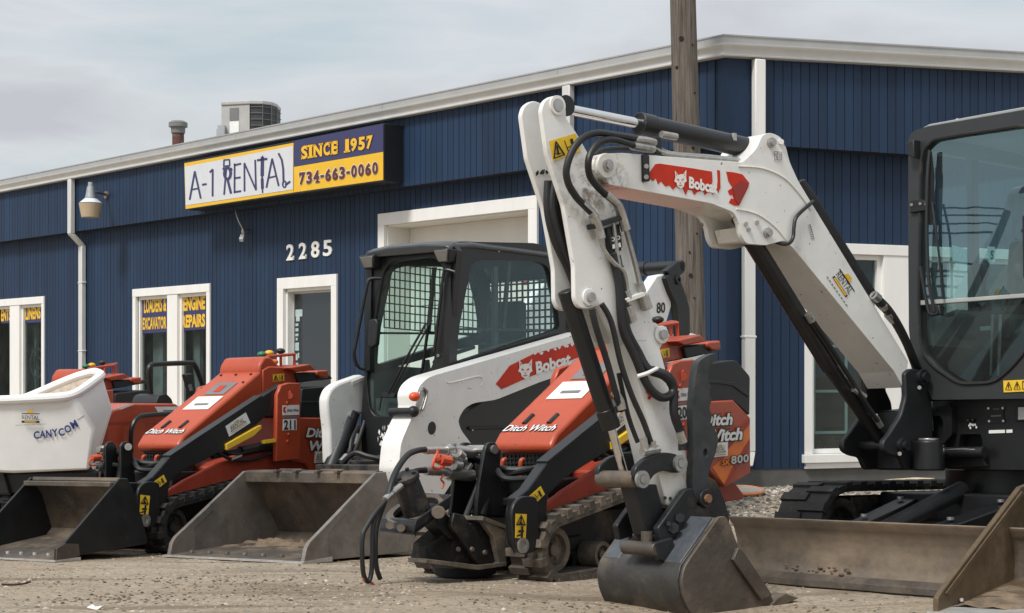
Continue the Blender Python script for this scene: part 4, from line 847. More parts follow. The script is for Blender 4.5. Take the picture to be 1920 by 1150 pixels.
# ---------------------------------------------------------------- red mini loader with bucket
def Loc(*pts): return [Vector(p) for p in pts]
F1 = Frame(-2.274, 12.806, (-0.54, -0.84))
F2 = Frame(0.277, 10.14, (-0.629, -0.777)).moved(Matrix.Translation((-0.334, -0.046, 0.014)) @ Matrix.Rotation(-0.0554, 4, 'Z') @ Matrix.Rotation(0.0492, 4, 'Y') @ Matrix.Diagonal((1.003, 1.106, 1.003, 1)))
def small_loader(W, name, label, number, bucket=True, group=None, trackm=None, wheelm=None):
    F, G = F1, F2                # traced on the two machines that show best; all three are built alike
    r = thing(name, label, 'mini loader', W.M, group)
    # tub frame and side panels
    mb = MB(); F.slab(mb, [(400, 876), (409, 868), (520, 832), (565, 850), (640, 850), (640, 905), (420, 908), (400, 918)], 0.34, 0.68)
    for u0 in (0.342,): mb.prism([Vector((p.x, u0, p.z)) for p in F.up([(296, 932), (345, 900), (409, 868), (440, 858), (440, 908), (420, 908), (375, 932), (322, 950)], 0.34)], (0, -0.03, 0))
    body = mb.build('body', M_reddark, r, bevel=0.012)
    # hood
    mb = MB(); F.slab(mb, [(345, 816), (491, 694), (494, 745), (440, 800), (356, 850), (338, 846), (334, 835)], 0.21, 0.42)
    hood = mb.build('hood', M_red, r, bevel=0.022, seg=3)
    mb = MB(); F.slab(mb, [(486, 697), (488, 684), (496, 670), (506, 668), (528, 690), (530, 722), (495, 745)], 0.205, 0.41)
    mb.build('hood_cowl', M_red, r, bevel=0.015)
    # hood fittings on the sloping top
    def hp(s, t, lift=0.004):      # s along the slope from the nose, t across (0 far .. 1 near)
        a = F.u(345, 816, 0.21); b = F.u(491, 694, 0.21); p = a.lerp(b, s); p.y = -0.20+0.40*t
        nn = (b-a).cross(Vector((0, 1, 0))).normalized(); nn = nn if nn.z > 0 else -nn; return p+nn*lift
    def hood_quad(s0, s1, t0, t1, m, nm, par=hood, lift=0.004):
        return MB().add([hp(s0, t0, lift), hp(s0, t1, lift), hp(s1, t1, lift), hp(s1, t0, lift)], [(0, 1, 2, 3)]).build(nm, m, par, smooth=0)
    hood_quad(0.38, 0.58, 0.22, 0.86, M_decalw, 'hood_sticker'); hood_quad(0.44, 0.47, 0.38, 0.72, M_inkgrey, 'sticker_print', lift=0.007)
    hood_quad(0.61, 0.80, 0.30, 0.80, M_inkgrey, 'warning_panel'); hood_quad(0.65, 0.75, 0.46, 0.62, M_decred, 'panel_figure', lift=0.007)
    for t in (0.28, 0.72):
        a, b = hp(0.10, t, 0), hp(0.20, t, 0); mb = MB(); mb.tube([a, b], 0.016, 8, 1); mb.build('hood_latch', M_steelblk, hood)
    for s, t in ((0.93, 0.12), (0.93, 0.5), (0.93, 0.88), (0.80, 0.93)):
        p = hp(s, t, 0); MB().cyl(p, hp(s, t, 0.008), 0.011, n=8).build('bolt', M_steelblk, hood)
    t = MB(); A, B, C = hp(0.01, 0.02, 0.004), hp(0.01, 0.94, 0.004), hp(0.085, 0.02, 0.004); nn = (B-A).cross(C-A)
    lay_text(t, "Ditch Witch", A, B, C, nn, 0.05, 0.2); t.build('hood_lettering', M_ink, hood, smooth=0, recalc=False)
    t = MB(); A, B, C = hp(0.01, 0.02, 0.007), hp(0.01, 0.94, 0.007), hp(0.085, 0.02, 0.007)
    lay_text(t, "Ditch Witch", A, B, C, nn, 0.012, 0.2, ref=0.05); t.build('hood_lettering', M_decalw, hood, smooth=0, recalc=False)
    # grille and front frame
    a = F.u(338, 846, 0.2); mb = MB(); mb.box((a.x-0.09, 0, a.z-0.10), (0.14, 0.38, 0.22)); gr = mb.build('grille', M_mudblk, r, bevel=0.006)
    mb = MB()
    for k in range(13): mb.box((a.x-0.016, -0.17+k*0.028, a.z-0.09), (0.008, 0.006, 0.19))
    for k in range(7): mb.box((a.x-0.014, 0, a.z-0.17+k*0.027), (0.006, 0.36, 0.006))
    mb.build('grille_mesh', M_steelblk, gr, smooth=0)
    for yy in (-0.13, 0.0):
        MB().tube([(a.x-0.01, yy, a.z-0.19), (a.x+0.04, yy, a.z-0.14), (a.x+0.05, yy+0.01, a.z-0.05), (a.x+0.03, yy+0.015, a.z-0.035)], 0.013, 8).build('hose_guide', M_red, r)
    mb = MB(); mb.box((a.x+0.08, 0, a.z-0.27), (0.34, 0.60, 0.05)); mb.box((a.x+0.02, 0, 0.40), (0.30, 0.56, 0.34)); mb.build('front_frame', M_black, r, bevel=0.01)
    # lift arms, near and far
    armp = [(268, 905), (287, 893), (319, 856), (491, 744), (528, 720), (532, 745), (505, 775), (478, 800), (440, 822), (418, 846), (345, 882), (318, 905), (312, 955), (300, 975), (285, 968), (268, 940)]
    for s in (1,):
        mb = MB(); h = F.up(armp, 0.40)
        mb.prism(h if s > 0 else [Vector((p.x, -0.33, p.z)) for p in h], (0, -0.07, 0)); ar = mb.build('lift_arm', M_black, r, bevel=0.008)
        h = F.up([(319, 854), (491, 741), (493, 744.5), (321, 858)], 0.405)
        mb = MB(); mb.prism(h if s > 0 else [Vector((p.x, -0.325, p.z)) for p in h], (0, -0.08, 0)); mb.build('arm_edge', M_steelblk, ar, bevel=0.003)
        if s > 0: near = ar
    mb = MB(); F.slab(mb, rounded([(257, 930), (262, 912), (276, 902), (300, 905), (300, 975), (292, 988), (270, 990), (258, 975)], 8), 0.425, 0.024); br = mb.build('arm_bracket', M_black, r, bevel=0.006)
    mb = MB(); F.slab(mb, rounded([(257, 930), (262, 912), (276, 902), (300, 905), (300, 975), (292, 988), (270, 990), (258, 975)], 8), 0.30, 0.024); mb.build('arm_bracket', M_black, r, bevel=0.006)
    pq = F.u(272, 976, 0.425); mb = MB(); mb.ring(pq, (pq.x, pq.y+0.012, pq.z), 0.042, 0.022, 20); mb.cyl((pq.x, 0.405, pq.z), (pq.x, pq.y+0.004, pq.z), 0.024, n=14); mb.build('pivot_pin', M_zinc, r, smooth=40)
    warning_decal(F, r, (280, 910), (307, 890.5), (313, 903), (288, 923), 0.4025, near); warning_decal(F, r, (264, 928), (281.5, 930), (278, 966), (261.5, 964), 0.4275, br, True)
    rental_decal(F, r, (423, 799.6), (461, 773.5), (469.6, 793), (430, 819), 0.4025, near)
    mb = MB(); F.slab(mb, [(425, 833), (426, 844), (476, 818), (491, 803), (490, 797), (480, 802)], 0.42, 0.03); mb.build('yellow_prop', M_yellow, r, bevel=0.003)
    mb = MB(); F.slab(mb, [(495, 826), (517, 823), (518, 829), (496, 832)], 0.43, 0.03); mb.build('prop_end', M_yellow, r)
    mb = MB(); F.tube(mb, [(398, 856, 0.36), (470, 842, 0.36)], 0.022, 12, 1); F.tube(mb, [(450, 846, 0.36), (530, 832, 0.36)], 0.036, 14, 1); mb.build('lift_cylinder', M_black, r)
    mb = MB(); F.tube(mb, [(400, 842, 0.385), (430, 860, 0.385), (470, 862, 0.38), (520, 845, 0.37)], 0.013, 8); F.tube(mb, [(412, 838, 0.39), (440, 852, 0.39), (500, 838, 0.385)], 0.010, 8); mb.build('hydraulic_hose', M_hose, r)
    MB().tube([F.u(434, 862, 0.395), F.u(452, 855, 0.395)], 0.012, 8, 1).build('hose_fitting', M_zinc, r)
    # arm tower: plate with number
    tp = [(520, 740), (528, 722), (541, 718), (564, 718), (563, 860), (518, 866)]
    for s in (1, -1):
        mb = MB(); h = F.up(tp, 0.43); mb.prism(h if s > 0 else [Vector((p.x, -0.39, p.z)) for p in h], (0, -0.04, 0)); tw = mb.build('arm_tower', M_red, r, bevel=0.008)
        if s > 0: nt_ = tw
    MB().tube([F.u(542, 742, 0.436), F.u(542, 742, -0.43)], 0.028, 16, 1).build('tower_pivot', M_reddark, r)
    bolts(F, r, [(543.5, 736), (538, 756), (541, 815), (539, 828)], 0.431, 0.014, M_reddark)
    decal(F, r, [(530, 760.5), (561, 759.5), (561, 778), (530, 779)], 0.4325, M_decalw, 'maker_plate', nt_); decal(F, r, [(531.5, 764), (537, 762.5), (534.5, 768), (537, 774.5), (531.5, 773)], 0.436, M_decred, 'plate_mark', nt_)
    decal(F, r, [(530, 781.5), (561, 780.5), (561, 783.5), (530, 784.5)], 0.4325, M_inkgrey, 'plate_bar', nt_)
    decal(F, r, [(531, 786.5), (556.5, 785.5), (556, 806.5), (530.5, 807.5)], 0.4325, M_decalw, 'number_plate', nt_)
    side_text(F, r, number, (532.5, 806), (554.5, 805.5), (532.5, 787.8), 0.4365, M_ink, 0.03, parent=nt_)
    side_text(F, r, "Ditch Witch", (539, 772.5), (560, 771.8), (539, 767), 0.4365, M_ink, 0.02, parent=nt_)
    # controls
    mb = MB(); F.slab(mb, [(493, 694), (505, 687), (538, 688), (556, 694), (556, 719), (530, 722), (493, 745)], 0.215, 0.43); con = mb.build('console', M_red, r, bevel=0.01)
    warning_decal(F, r, (512, 702.5), (533, 700.5), (533.5, 714), (512.5, 716), 0.218, con)
    mb = MB(); F.slab(mb, [(541, 690), (582, 683), (593, 694), (556, 698)], 0.28, 0.56); mb.build('control_shelf', M_red, r, bevel=0.008)
    mb = MB(); F.slab(mb, [(595, 695), (616, 694), (617, 708), (602, 709), (595, 703)], 0.26, 0.52); mb.build('rear_bar', M_red, r, bevel=0.012)
    mb = MB(); F.slab(mb, [(556, 700), (600, 697), (604, 712), (560, 718)], 0.24, 0.48); mb.build('control_box', M_blacksat, r, bevel=0.008)
    mb = MB()
    for yy in (0.12, -0.12): F.tube(mb, [(527, 690, yy), (527, 667, yy), (552, 664.5, yy), (552, 690, yy)], 0.013, 8, 1)
    mb.tube([F.u(527, 667, 0.12), F.u(527, 667, -0.12)], 0.013, 8, 1); mb.tube([F.u(552, 664.5, 0.12), F.u(552, 664.5, -0.12)], 0.013, 8, 1); F.tube(mb, [(500, 669, 0.12), (552, 664.5, 0.12)], 0.012, 8, 1); mb.build('grab_rail', M_red, r)
    for px, py, m, yy in ((491, 665, M_green, 0), (505, 662.5, M_yknob, 0.03), (526, 658.5, M_ink, 0.0), (513, 679, M_oknob, 0.12)):
        c = F.u(px, py, yy); mb = MB(); mb.ball(c, 0.03, (1.25, 1.25, 0.8)); mb.build('control_knob', m, r); MB().cyl(c, c-Vector((0, 0, 0.10)), 0.009, n=8).build('lever', M_steelblk, r)
    # engine cover and rear panels
    mb = MB(); G.slab(mb, rounded([(1302, 686), (1340, 680), (1373, 675), (1382, 677), (1407, 706), (1406, 780), (1375, 752), (1300, 754)], 5), 0.36, 0.72); ec = mb.build('engine_cover', M_blacksat, r, bevel=0.015)
    mb = MB(); G.slab(mb, [(1302, 716), (1345, 713), (1376, 717), (1404, 738), (1404, 745), (1375, 724), (1345, 719), (1302, 722)], 0.366, 0.012); mb.build('cover_crease', M_blacksat, ec, bevel=0.003)
    mb = MB(); F.slab(mb, [(600, 705), (620, 703), (624, 711), (600, 714)], 0.1, 0.16); mb.build('fuel_cap', M_blacksat, r, bevel=0.01)
    mb = MB(); G.slab(mb, [(1290, 755), (1336, 752), (1375, 750), (1407, 783), (1408, 887), (1361, 914), (1334, 888), (1318, 860), (1290, 858)], 0.37, 0.74); rp_ = mb.build('rear_panel', M_red, r, bevel=0.01)
    decal(G, r, [(1405, 785), (1379, 806), (1365, 830), (1363, 853), (1336, 877), (1358, 909), (1382, 862), (1406, 822)], 0.372, M_orange, 'side_flash', rp_)
    decal(G, r, [(1406, 784), (1406, 795), (1366, 842), (1364, 832), (1379, 806)], 0.3745, M_reddark, 'flash_stripe', rp_); decal(G, r, [(1406, 822), (1406, 836), (1366, 906), (1358, 909), (1382, 862)], 0.3745, M_reddark, 'flash_stripe', rp_)
    for body_, A, B, C in (("Ditch", (1316, 800), (1374, 797), (1316, 777)), ("Witch", (1324, 831), (1392.5, 825), (1324, 807))):
        side_text(G, r, body_, A, B, C, 0.378, M_ink, 0.10, 0.2, parent=rp_, ref=0.04); side_text(G, r, body_, A, B, C, 0.381, M_decalw, 0.04, 0.2, parent=rp_)
    for dx, m, bo, u_ in ((0, M_ink, 0.09, 0.378), (0, None, 0.03, 0.381)):
        side_text(G, r, "SK", (1353.5, 873.5), (1369.5, 871.5), (1353.5, 863), u_, m or M_orange, bo, 0.2, parent=rp_, ref=0.03)
        side_text(G, r, "800", (1371, 871), (1404, 866.5), (1371, 855.5), u_, m or M_decgrey, bo, 0.0, parent=rp_, ref=0.03, spacing=1.1)
    rental_decal(G, r, (1337, 831), (1365, 829), (1364.5, 855), (1336, 858), 0.384, rp_)
    mb = MB(); G.slab(mb, [(1340, 908), (1378, 904), (1397, 930), (1395, 936), (1352, 943), (1336, 925)], 0.30, 0.60); mb.build('rider_platform', M_reddark, r, bevel=0.01)
    # tracks
    for s in (1, -1):
        make_track(r, 0.45 if s > 0 else -0.23, 0.22, [(0.78, 0.19, 0.185), (-0.62, 0.19, 0.185), (-0.22, 0.40, 0.14)], trackm or M_rubber, [(0.78, 0.19, 0.145), (0.36, 0.12, 0.09), (0.05, 0.12, 0.09), (-0.26, 0.12, 0.09), (-0.62, 0.19, 0.145), (-0.22, 0.40, 0.105)], wheelm or M_mudblk)
    mb = MB(); mb.box((0.1, 0, 0.25), (1.3, 0.5, 0.22)); mb.build('undercarriage', M_mudblk, r, bevel=0.01)
    # quick-attach tower with tilt cylinder and couplers
    for yy in ((0.02, -0.13) if bucket else ()):
        mb = MB(); pts = F.up([(226, 838), (231, 829), (240, 828), (247, 835), (251, 867), (255, 905), (228, 905)], 0.02); mb.prism([Vector((p.x, yy, p.z)) for p in pts], (0, -0.022, 0)); mb.build('tilt_tower', M_black, r, bevel=0.005)
    if bucket:
        MB().tube([F.u(240.5, 838, 0.045), F.u(240.5, 838, -0.17)], 0.026, 14, 1).build('tilt_pin', M_zinc, r)
        mb = MB(); F.tube(mb, [(239, 840, -0.065), (228, 900, -0.065)], 0.045, 16, 1); mb.build('tilt_cylinder', M_black, r)
    for (x0, y0, x1, y1, q) in ((184, 843, 206, 842, 0.022), (190, 858, 214, 856, 0.018), (176, 874, 208, 873, 0.024)):
        mb = MB(); F.tube(mb, [(x0, y0, -0.18), (x1, y1, -0.18)], q, 12, 1); F.tube(mb, [(x0+6, y0, -0.18), (x0+11, y0, -0.18)], q*1.35, 12, 1); mb.build('hydraulic_coupler', M_zinc, r)
    mb = MB(); F.tube(mb, [(172, 859, -0.17), (188, 857, -0.17)], 0.02, 10, 1); F.tube(mb, [(172, 860, -0.17), (167, 866, -0.17), (170, 873, -0.17), (180, 872, -0.17)], 0.006, 6); mb.build('dust_cap', M_orgcap, r)
    mb = MB(); F.tube(mb, [(210, 845, -0.16), (238, 858, -0.1), (262, 868, 0.0), (300, 870, 0.12), (322, 866, 0.22)], 0.022, 9); F.tube(mb, [(210, 872, -0.14), (245, 876, -0.05), (290, 872, 0.1), (318, 862, 0.3)], 0.02, 9); F.tube(mb, [(250, 862, 0), (262, 880, 0.1), (300, 882, 0.2)], 0.018, 9); mb.build('hydraulic_hose', M_hose, r)
    if bucket:
        W = 0.44
        prof = F.up([(104.6, 1056), (105.5, 1029), (121, 1019), (224.4, 897.5), (239.5, 897.5), (252, 923), (277, 1010), (275, 1020), (144, 1041)], W)
        for yy in (W, -W+0.02):
            MB().prism([Vector((p.x, yy, p.z)) for p in prof], (0, -0.02, 0)).build('bucket_side', M_steelblk, r, bevel=0.004)
        back = F.up([(106, 1057), (144, 1043), (274, 1021), (278, 1011), (253, 923), (240, 897), (228, 896), (226, 902), (244, 930), (262, 995), (252, 1009), (150, 1035), (106, 1050)], W)
        sh = MB().prism([Vector((p.x, W-0.02, p.z)) for p in back], (0, -2*W+0.04, 0)).build('bucket_shell', M_steelmud, r, smooth=40)
        tb = F.u(226, 903, W); MB().box((tb.x+0.035, 0, tb.z-0.02), (0.09, 2*W-0.04, 0.035)).build('bucket_rim', M_steelmud, r, bevel=0.006)
        q = F.u(105, 1056, W); mb = MB(); mb.hexa([(q.x+0.02, W+0.012, 0.004), (q.x-0.20, W+0.012, 0.004), (q.x-0.20, -W-0.012, 0.004), (q.x+0.02, -W-0.012, 0.004), (q.x+0.02, W+0.012, 0.014), (q.x-0.20, W+0.012, 0.026), (q.x-0.20, -W-0.012, 0.026), (q.x+0.02, -W-0.012, 0.014)]); ce = mb.build('cutting_edge', M_edge, r)
        for k in range(7): MB().cyl((q.x-0.10, -0.39+k*0.13, 0.03), (q.x-0.10, -0.39+k*0.13, 0.05), 0.014, n=8).build('edge_bolt', M_edge, ce)
        for yy in (W+0.008, -W-0.0): 
            e_ = F.up([(104, 1057), (105, 1029), (121, 1019), (146, 1020), (148, 1042)], W); MB().prism([Vector((p.x, yy, p.z)) for p in e_], (0, -0.008, 0)).build('side_cutter', M_steelmud, r)
        # dried soil lying in the bucket
        mb = MB(); n1, n2 = 26, 12; x1 = q.x-0.06; x0 = q.x-0.60
        for i in range(n1+1):
            for j in range(n2+1):
                fx = j/n2; yy = -W+0.03+(2*W-0.06)*i/n1; x = x1+(x0-x1)*fx; hgt = 0.028+0.035*fx+0.05*max(0, fx-0.55)*2+0.05*mnoise.noise((i*0.35, j*0.4, 2))*fx
                mb.v.append(Vector((x, yy, hgt)))
        mb.f = [(i*(n2+1)+j, i*(n2+1)+j+1, (i+1)*(n2+1)+j+1, (i+1)*(n2+1)+j) for i in range(n1) for j in range(n2)]
        mb.build('dried_soil', M_soil, r, smooth=70)
        mb = MB(); F.slab(mb, [(240, 905), (262, 905), (268, 985), (256, 1000), (250, 925)], 0.34, 0.68); mb.build('attach_plate', M_black, r, bevel=0.006)
    return r
M_soil = mat('dry_soil', (0.19, 0.138, 0.09), 0.95, dirt=(0.06, 0.046, 0.034), amt=0.6, scale=6, var=0.3, bump=0.8, bscale=55)
GRP = 'red mini loaders parked in the row'
ms1 = small_loader(F1, 'mini_loader', 'red mini loader numbered 211 with an empty black bucket lowered to the ground', '211', True, GRP)
ms2 = small_loader(F2, 'mini_loader', 'red mini loader numbered 204 carrying a muddy auger drive with hanging hoses', '204', False, GRP, M_trackmud, M_mudtan)
x3 = Frame(-4.56, 16.5, (-0.54, -0.84), z=gheight(-4.56, 16.5), tilt=False)
ms3 = small_loader(x3, 'mini_loader', 'red mini loader standing farthest back, mostly hidden behind the white dump tub', '207', False, GRP)
M_mudcake = mat('mud_caked_mount', (0.028, 0.026, 0.024), 0.6, dirt=(0.21, 0.155, 0.105), amt=0.56, scale=7, var=0.35, bump=0.5, bscale=50)
# ---- auger drive on the second one
F = F2; r = ms2
def mount_plate(pts, u, w, m, nm, par=None, bv=0.004): return F.slab(MB(), pts, u, w).build(nm, m, par or r, bevel=bv)
kb = mount_plate([(846, 990), (905, 976), (946, 998), (947, 1056), (897, 1064), (806, 1054), (812, 1020)], 0.10, 0.14, M_mudcake, 'auger_mount')
mount_plate([(852, 962), (870, 966), (930, 1052), (920, 1060), (900, 1062), (846, 986)], 0.175, 0.03, M_steelblk, 'gusset', kb)          # sloping web
mount_plate([(903, 975), (926, 981), (948, 996), (950, 1058), (938, 1060), (926, 1006)], 0.185, 0.035, M_mudtan, 'side_plate', kb)
mount_plate([(797, 1024), (830, 1006), (848, 1010), (846, 1052), (800, 1054)], 0.10, 0.05, M_mudblk, 'swing_lug', kb)
mount_plate([(800, 1048), (898, 1060), (950, 1054), (950, 1061), (898, 1069), (800, 1056)], 0.19, 0.13, M_mudtan, 'skid_edge', kb, 0.002)
mount_plate([(906, 968), (948, 985), (950, 992), (905, 976)], 0.19, 0.22, M_mudtan, 'top_edge', kb, 0.002)
mount_plate([(812, 965), (832, 958), (860, 988), (866, 1004), (846, 1012), (818, 985)], 0.13, 0.10, M_steelblk, 'swing_arm', kb)
bolts(F, kb, [(884, 1030), (908, 1036), (858, 1030)], 0.176, 0.014, M_steelmud)
c0 = F.u(872, 1060, -0.08); mb = MB(); mb.cyl((c0.x, c0.y, c0.z), (c0.x, c0.y, c0.z-0.05), 0.17, 0.165, 26); mb.cyl((c0.x, c0.y, c0.z-0.05), (c0.x, c0.y, c0.z-0.085), 0.12, n=26); mb.build('drive_hub', M_rubber, kb, smooth=40)
for yy in (0.04, -0.14):
    h = F.up(rounded([(911, 838, 8), (918, 829, 8), (930, 830, 8), (936, 842, 8), (940, 900, 4), (953, 915, 4), (948, 965, 2), (893, 968, 2), (899, 905, 3)], 4), 0.04); MB().prism([Vector((p.x, yy, p.z)) for p in h], (0, -0.024, 0)).build('tilt_tower', M_black, r, bevel=0.006)
q = F.u(925, 843, 0.04); mb = MB(); mb.cyl((q.x, 0.055, q.z), (q.x, -0.18, q.z), 0.026, n=16); mb.build('tilt_pin', M_zinc, r, smooth=40)
mb = MB(); F.tube(mb, [(922, 845, -0.05), (916, 880, -0.03), (897, 968, 0.0)], 0.052, 18, 1); mb.build('tilt_cylinder', M_black, r)
MB().tube([F.u(900, 900, -0.04), F.u(872, 974, 0.0)], 0.017, 10, 1).build('cylinder_pipe', M_black, r)
MB().tube([F.u(892, 968, 0.0), F.u(890, 978, 0.0)], 0.03, 12, 1).build('cylinder_rod', M_chrome, r)
# tray round the motor
P0, P1, P2, P3 = F.u(716, 971, -0.20), F.u(780, 976, 0.16), F.u(848, 927, 0.16), F.u(797, 924, -0.20)
dn = Vector((0.025, 0, -0.075)); ctr = (P0+P1+P2+P3)/4
mb = MB()
for a, b in ((P0, P1), (P1, P2), (P2, P3), (P3, P0)):
    ia, ib = a+(ctr-a)*0.10, b+(ctr-b)*0.10; mb.hexa([a+dn, b+dn, ib+dn, ia+dn, a, b, ib, ia])
mb.hexa([p+dn*0.95 for p in (P0, P1, P2, P3)]+[p+dn*0.65 for p in (P0, P1, P2, P3)])
tr_ = mb.build('motor_tray', M_steelblk, r, bevel=0.004)
mb = MB(); mb.hexa([p+dn+(ctr-p)*k for k, dn in ((0.45, dn*1.5), ) for p in (P0, P1, P2, P3)]+[p+dn*0.98+(ctr-p)*0.08 for p in (P0, P1, P2, P3)]); mb.build('tray_underside', M_mudblk, tr_, bevel=0.006)
MB().tube([F.u(822, 961, 0.20), F.u(822, 961, 0.02)], 0.036, 18, 1).build('swing_pin', M_steelmud, r, bevel=0.004)
for px, py in ((731, 985), (752, 990)): MB().cyl(F.u(px, py, 0.02), F.u(px, py, 0.06), 0.022, n=10).build('tray_bolt', M_steelmud, tr_, smooth=40)
a, b = F.u(759, 897, -0.03), F.u(783, 962, -0.03); d = (b-a).normalized()
mb = MB(); mb.ring(b-d*0.03, b-d*0.005, 0.165, 0.125, 30); mb.build('motor_flange', M_steelmud, tr_, smooth=40)
mb = MB(); mb.cyl(a, b, 0.072, 0.078, 8); mb.cyl(a-d*0.02, a+d*0.02, 0.08, n=8); mo = mb.build('auger_motor', M_mudblk, r, bevel=0.01, smooth=30)
for k in range(4): 
    o_ = d.orthogonal().normalized(); o2 = d.cross(o_); p = a-d*0.02+o_*0.06*math.cos(k*1.57+0.4)+o2*0.06*math.sin(k*1.57+0.4); MB().cyl(p, p-d*0.012, 0.012, n=6).build('motor_bolt', M_steelblk, mo)
for pts in ([(722, 937, 0.0), (735, 926, 0.0)], [(736, 925, 0.0), (752, 911, 0.0)]): MB().tube([F.u(*p) for p in pts], 0.019, 10, 1).build('hose_fitting', M_zinc, r)
for pts, rr in (([(800, 843, -0.1), (783, 845, -0.1), (765, 853, -0.08), (747, 876, -0.05), (734, 905, -0.02), (727, 934, 0.0)], 0.017),
                ([(724, 938, 0), (704, 962, 0), (689, 985, 0), (680, 1005, 0), (679, 1045, 0), (682, 1078, 0), (690, 1091, 0), (696, 1076, 0), (698, 1040, 0), (700, 985, 0), (711, 955, 0), (724, 938, 0)], 0.0125),
                ([(713, 1086, -0.03), (706, 1064, -0.03), (704, 1025, -0.03), (707, 985, -0.03), (722, 940, 0.0)], 0.013),
                ([(800, 882, -0.1), (783, 883, -0.1), (770, 889, -0.08), (757, 902, -0.04)], 0.017)):
    MB().tube([F.u(*p) for p in pts], rr, 10).build('hydraulic_hose', M_hose, r)
for pts, rr in (([(797, 845, -0.1), (834, 844, -0.1)], 0.022), ([(834, 844, -0.1), (846, 843, -0.1)], 0.034), ([(846, 832, -0.1), (846, 862, -0.1)], 0.03), ([(848, 844, -0.1), (886, 849, -0.1)], 0.034), ([(840, 858, -0.08), (868, 866, -0.08)], 0.034), ([(858, 850, -0.06), (866, 858, -0.06)], 0.03), ([(850, 872, -0.06), (862, 874, -0.06)], 0.03),
                ([(798, 883, -0.1), (838, 885, -0.1)], 0.026), ([(838, 884, -0.1), (852, 888, -0.1)], 0.040), ([(852, 888, -0.1), (884, 892, -0.1)], 0.036), ([(872, 886, -0.1), (882, 872, -0.1)], 0.02)):
    MB().tube([F.u(*p) for p in pts], rr, 12, 1).build('hydraulic_coupler', M_zinc, r)
mb = MB(); F.tube(mb, [(815, 864, -0.05), (826, 861, -0.05)], 0.016, 8, 1); F.tube(mb, [(824, 862, -0.05), (842, 865, -0.05)], 0.03, 10, 1); mb.build('dust_cap', M_orgcap, r)
mb = MB(); F.tube(mb, [(821, 842, -0.04), (820, 850, -0.04), (813, 865, -0.04), (812, 876, -0.04), (822, 879, -0.04), (834, 873, -0.04), (838, 866, -0.04)], 0.008, 6); mb.build('cap_strap', M_orgcap, r)
mb = MB(); F.tube(mb, [(832, 890, -0.05), (827, 899, -0.05), (832, 906, -0.05), (829, 916, -0.05)], 0.006, 6); mb.build('cap_strap', M_orgcap, r)
mb = MB(); F.tube(mb, [(681, 1084, 0.0), (686, 1090, 0.0), (698, 1094, 0.0), (700, 1102, 0.0), (694, 1109, 0.0)], 0.007, 6); mb.build('cap_strap', M_orgcap, r)
c0 = F.u(688, 1108, 0.0); MB().cyl(c0-Vector((0, 0, 0.012)), c0+Vector((0, 0, 0.02)), 0.034, 0.03, 12).build('dust_cap', M_orgcap, r, smooth=40)
# ---------------------------------------------------------------- white loader with enclosed cab
def plate(outer, holes, vec):
    """flat plate with openings: loops of points in one plane, swept along vec"""
    from mathutils.geometry import tessellate_polygon
    loops = [[Vector(p) for p in outer]]+[[Vector(p) for p in h] for h in holes]; flat = [p for l in loops for p in l]; n = len(flat); vec = Vector(vec)
    tr = tessellate_polygon(loops); mb = MB(); fs = [tuple(t) for t in tr]+[tuple(i+n for i in t[::-1]) for t in tr]; o = 0
    for l in loops:
        k = len(l); fs += [(o+i, o+(i+1) % k, n+o+(i+1) % k, n+o+i) for i in range(k)]; o += k
    return mb.add(flat+[p+vec for p in flat], fs)
FL = Frame(-1.755+0.5787*2.6, 11.12+0.8155*2.6, (-0.5787, -0.8155)); F = FL
sl_ = thing('loader', 'white compact loader with a black glazed cab and a wide grey bucket on the ground', 'loader', FL.M); r = sl_
def cat_head(F, root, cx, cy, w, h, u, m, parent):
    """wildcat face emblem"""
    pts = [(-0.5, -0.62), (-0.22, -0.30), (0.0, -0.36), (0.24, -0.36), (0.52, -0.66), (0.50, -0.12), (0.56, 0.10), (0.36, 0.22), (0.30, 0.46), (0.12, 0.56), (0.02, 0.60), (-0.10, 0.54), (-0.30, 0.42), (-0.34, 0.22), (-0.56, 0.12), (-0.46, -0.12)]
    hd = MB().add(F.up([(cx+x*w, cy+y*h) for x, y in pts], u), [tuple(range(len(pts)))[::-1]]).build('emblem_face', m, parent, smooth=0, recalc=False)
    for q in ([(-0.30, -0.08), (-0.08, 0.02), (-0.14, 0.08), (-0.28, 0.02)], [(0.10, 0.02), (0.32, -0.10), (0.28, 0.02), (0.14, 0.08)], [(-0.06, 0.20), (0.08, 0.20), (0.02, 0.30)], [(-0.18, 0.36), (0.20, 0.36), (0.12, 0.42), (-0.1, 0.42)], [(-0.4, -0.44), (-0.30, -0.3), (-0.36, -0.22)], [(0.42, -0.48), (0.34, -0.3), (0.40, -0.22)]):
        MB().add(F.up([(cx+x*w, cy+y*h) for x, y in q], u+0.003), [tuple(range(len(q)))]).build('emblem_mark', M_decred, hd, smooth=0, recalc=False)
# bucket
UN, UF = 0.526, -0.713; WB = UN-UF
sp_ = [(568, 1058), (573, 1029), (580, 1017), (706, 886), (737, 884), (745, 905), (786, 1026), (782, 1034), (613, 1051)]
prof = F.up(sp_, UN)
for yy in (UN, UF+0.025):
    o = MB().prism([Vector((p.x, yy, p.z)) for p in prof], (0, -0.025, 0)).build('bucket_side', M_steel, r, bevel=0.004)
    q = F.up([(567, 1059), (573, 1028), (580, 1016), (640, 954), (648, 962), (613, 1000), (616, 1053)], UN)
    MB().prism([Vector((p.x, yy+0.010 if yy == UN else yy+0.010, p.z)) for p in q], (0, -0.012, 0)).build('side_cutter', M_steel, o, bevel=0.003)
sh = F.up([(569, 1058), (613, 1051), (782, 1034), (787, 1024), (746, 905), (738, 883), (711, 884), (706, 890), (728, 907), (738, 935), (768, 1005), (757, 1020), (612, 1044), (570, 1053)], UN)
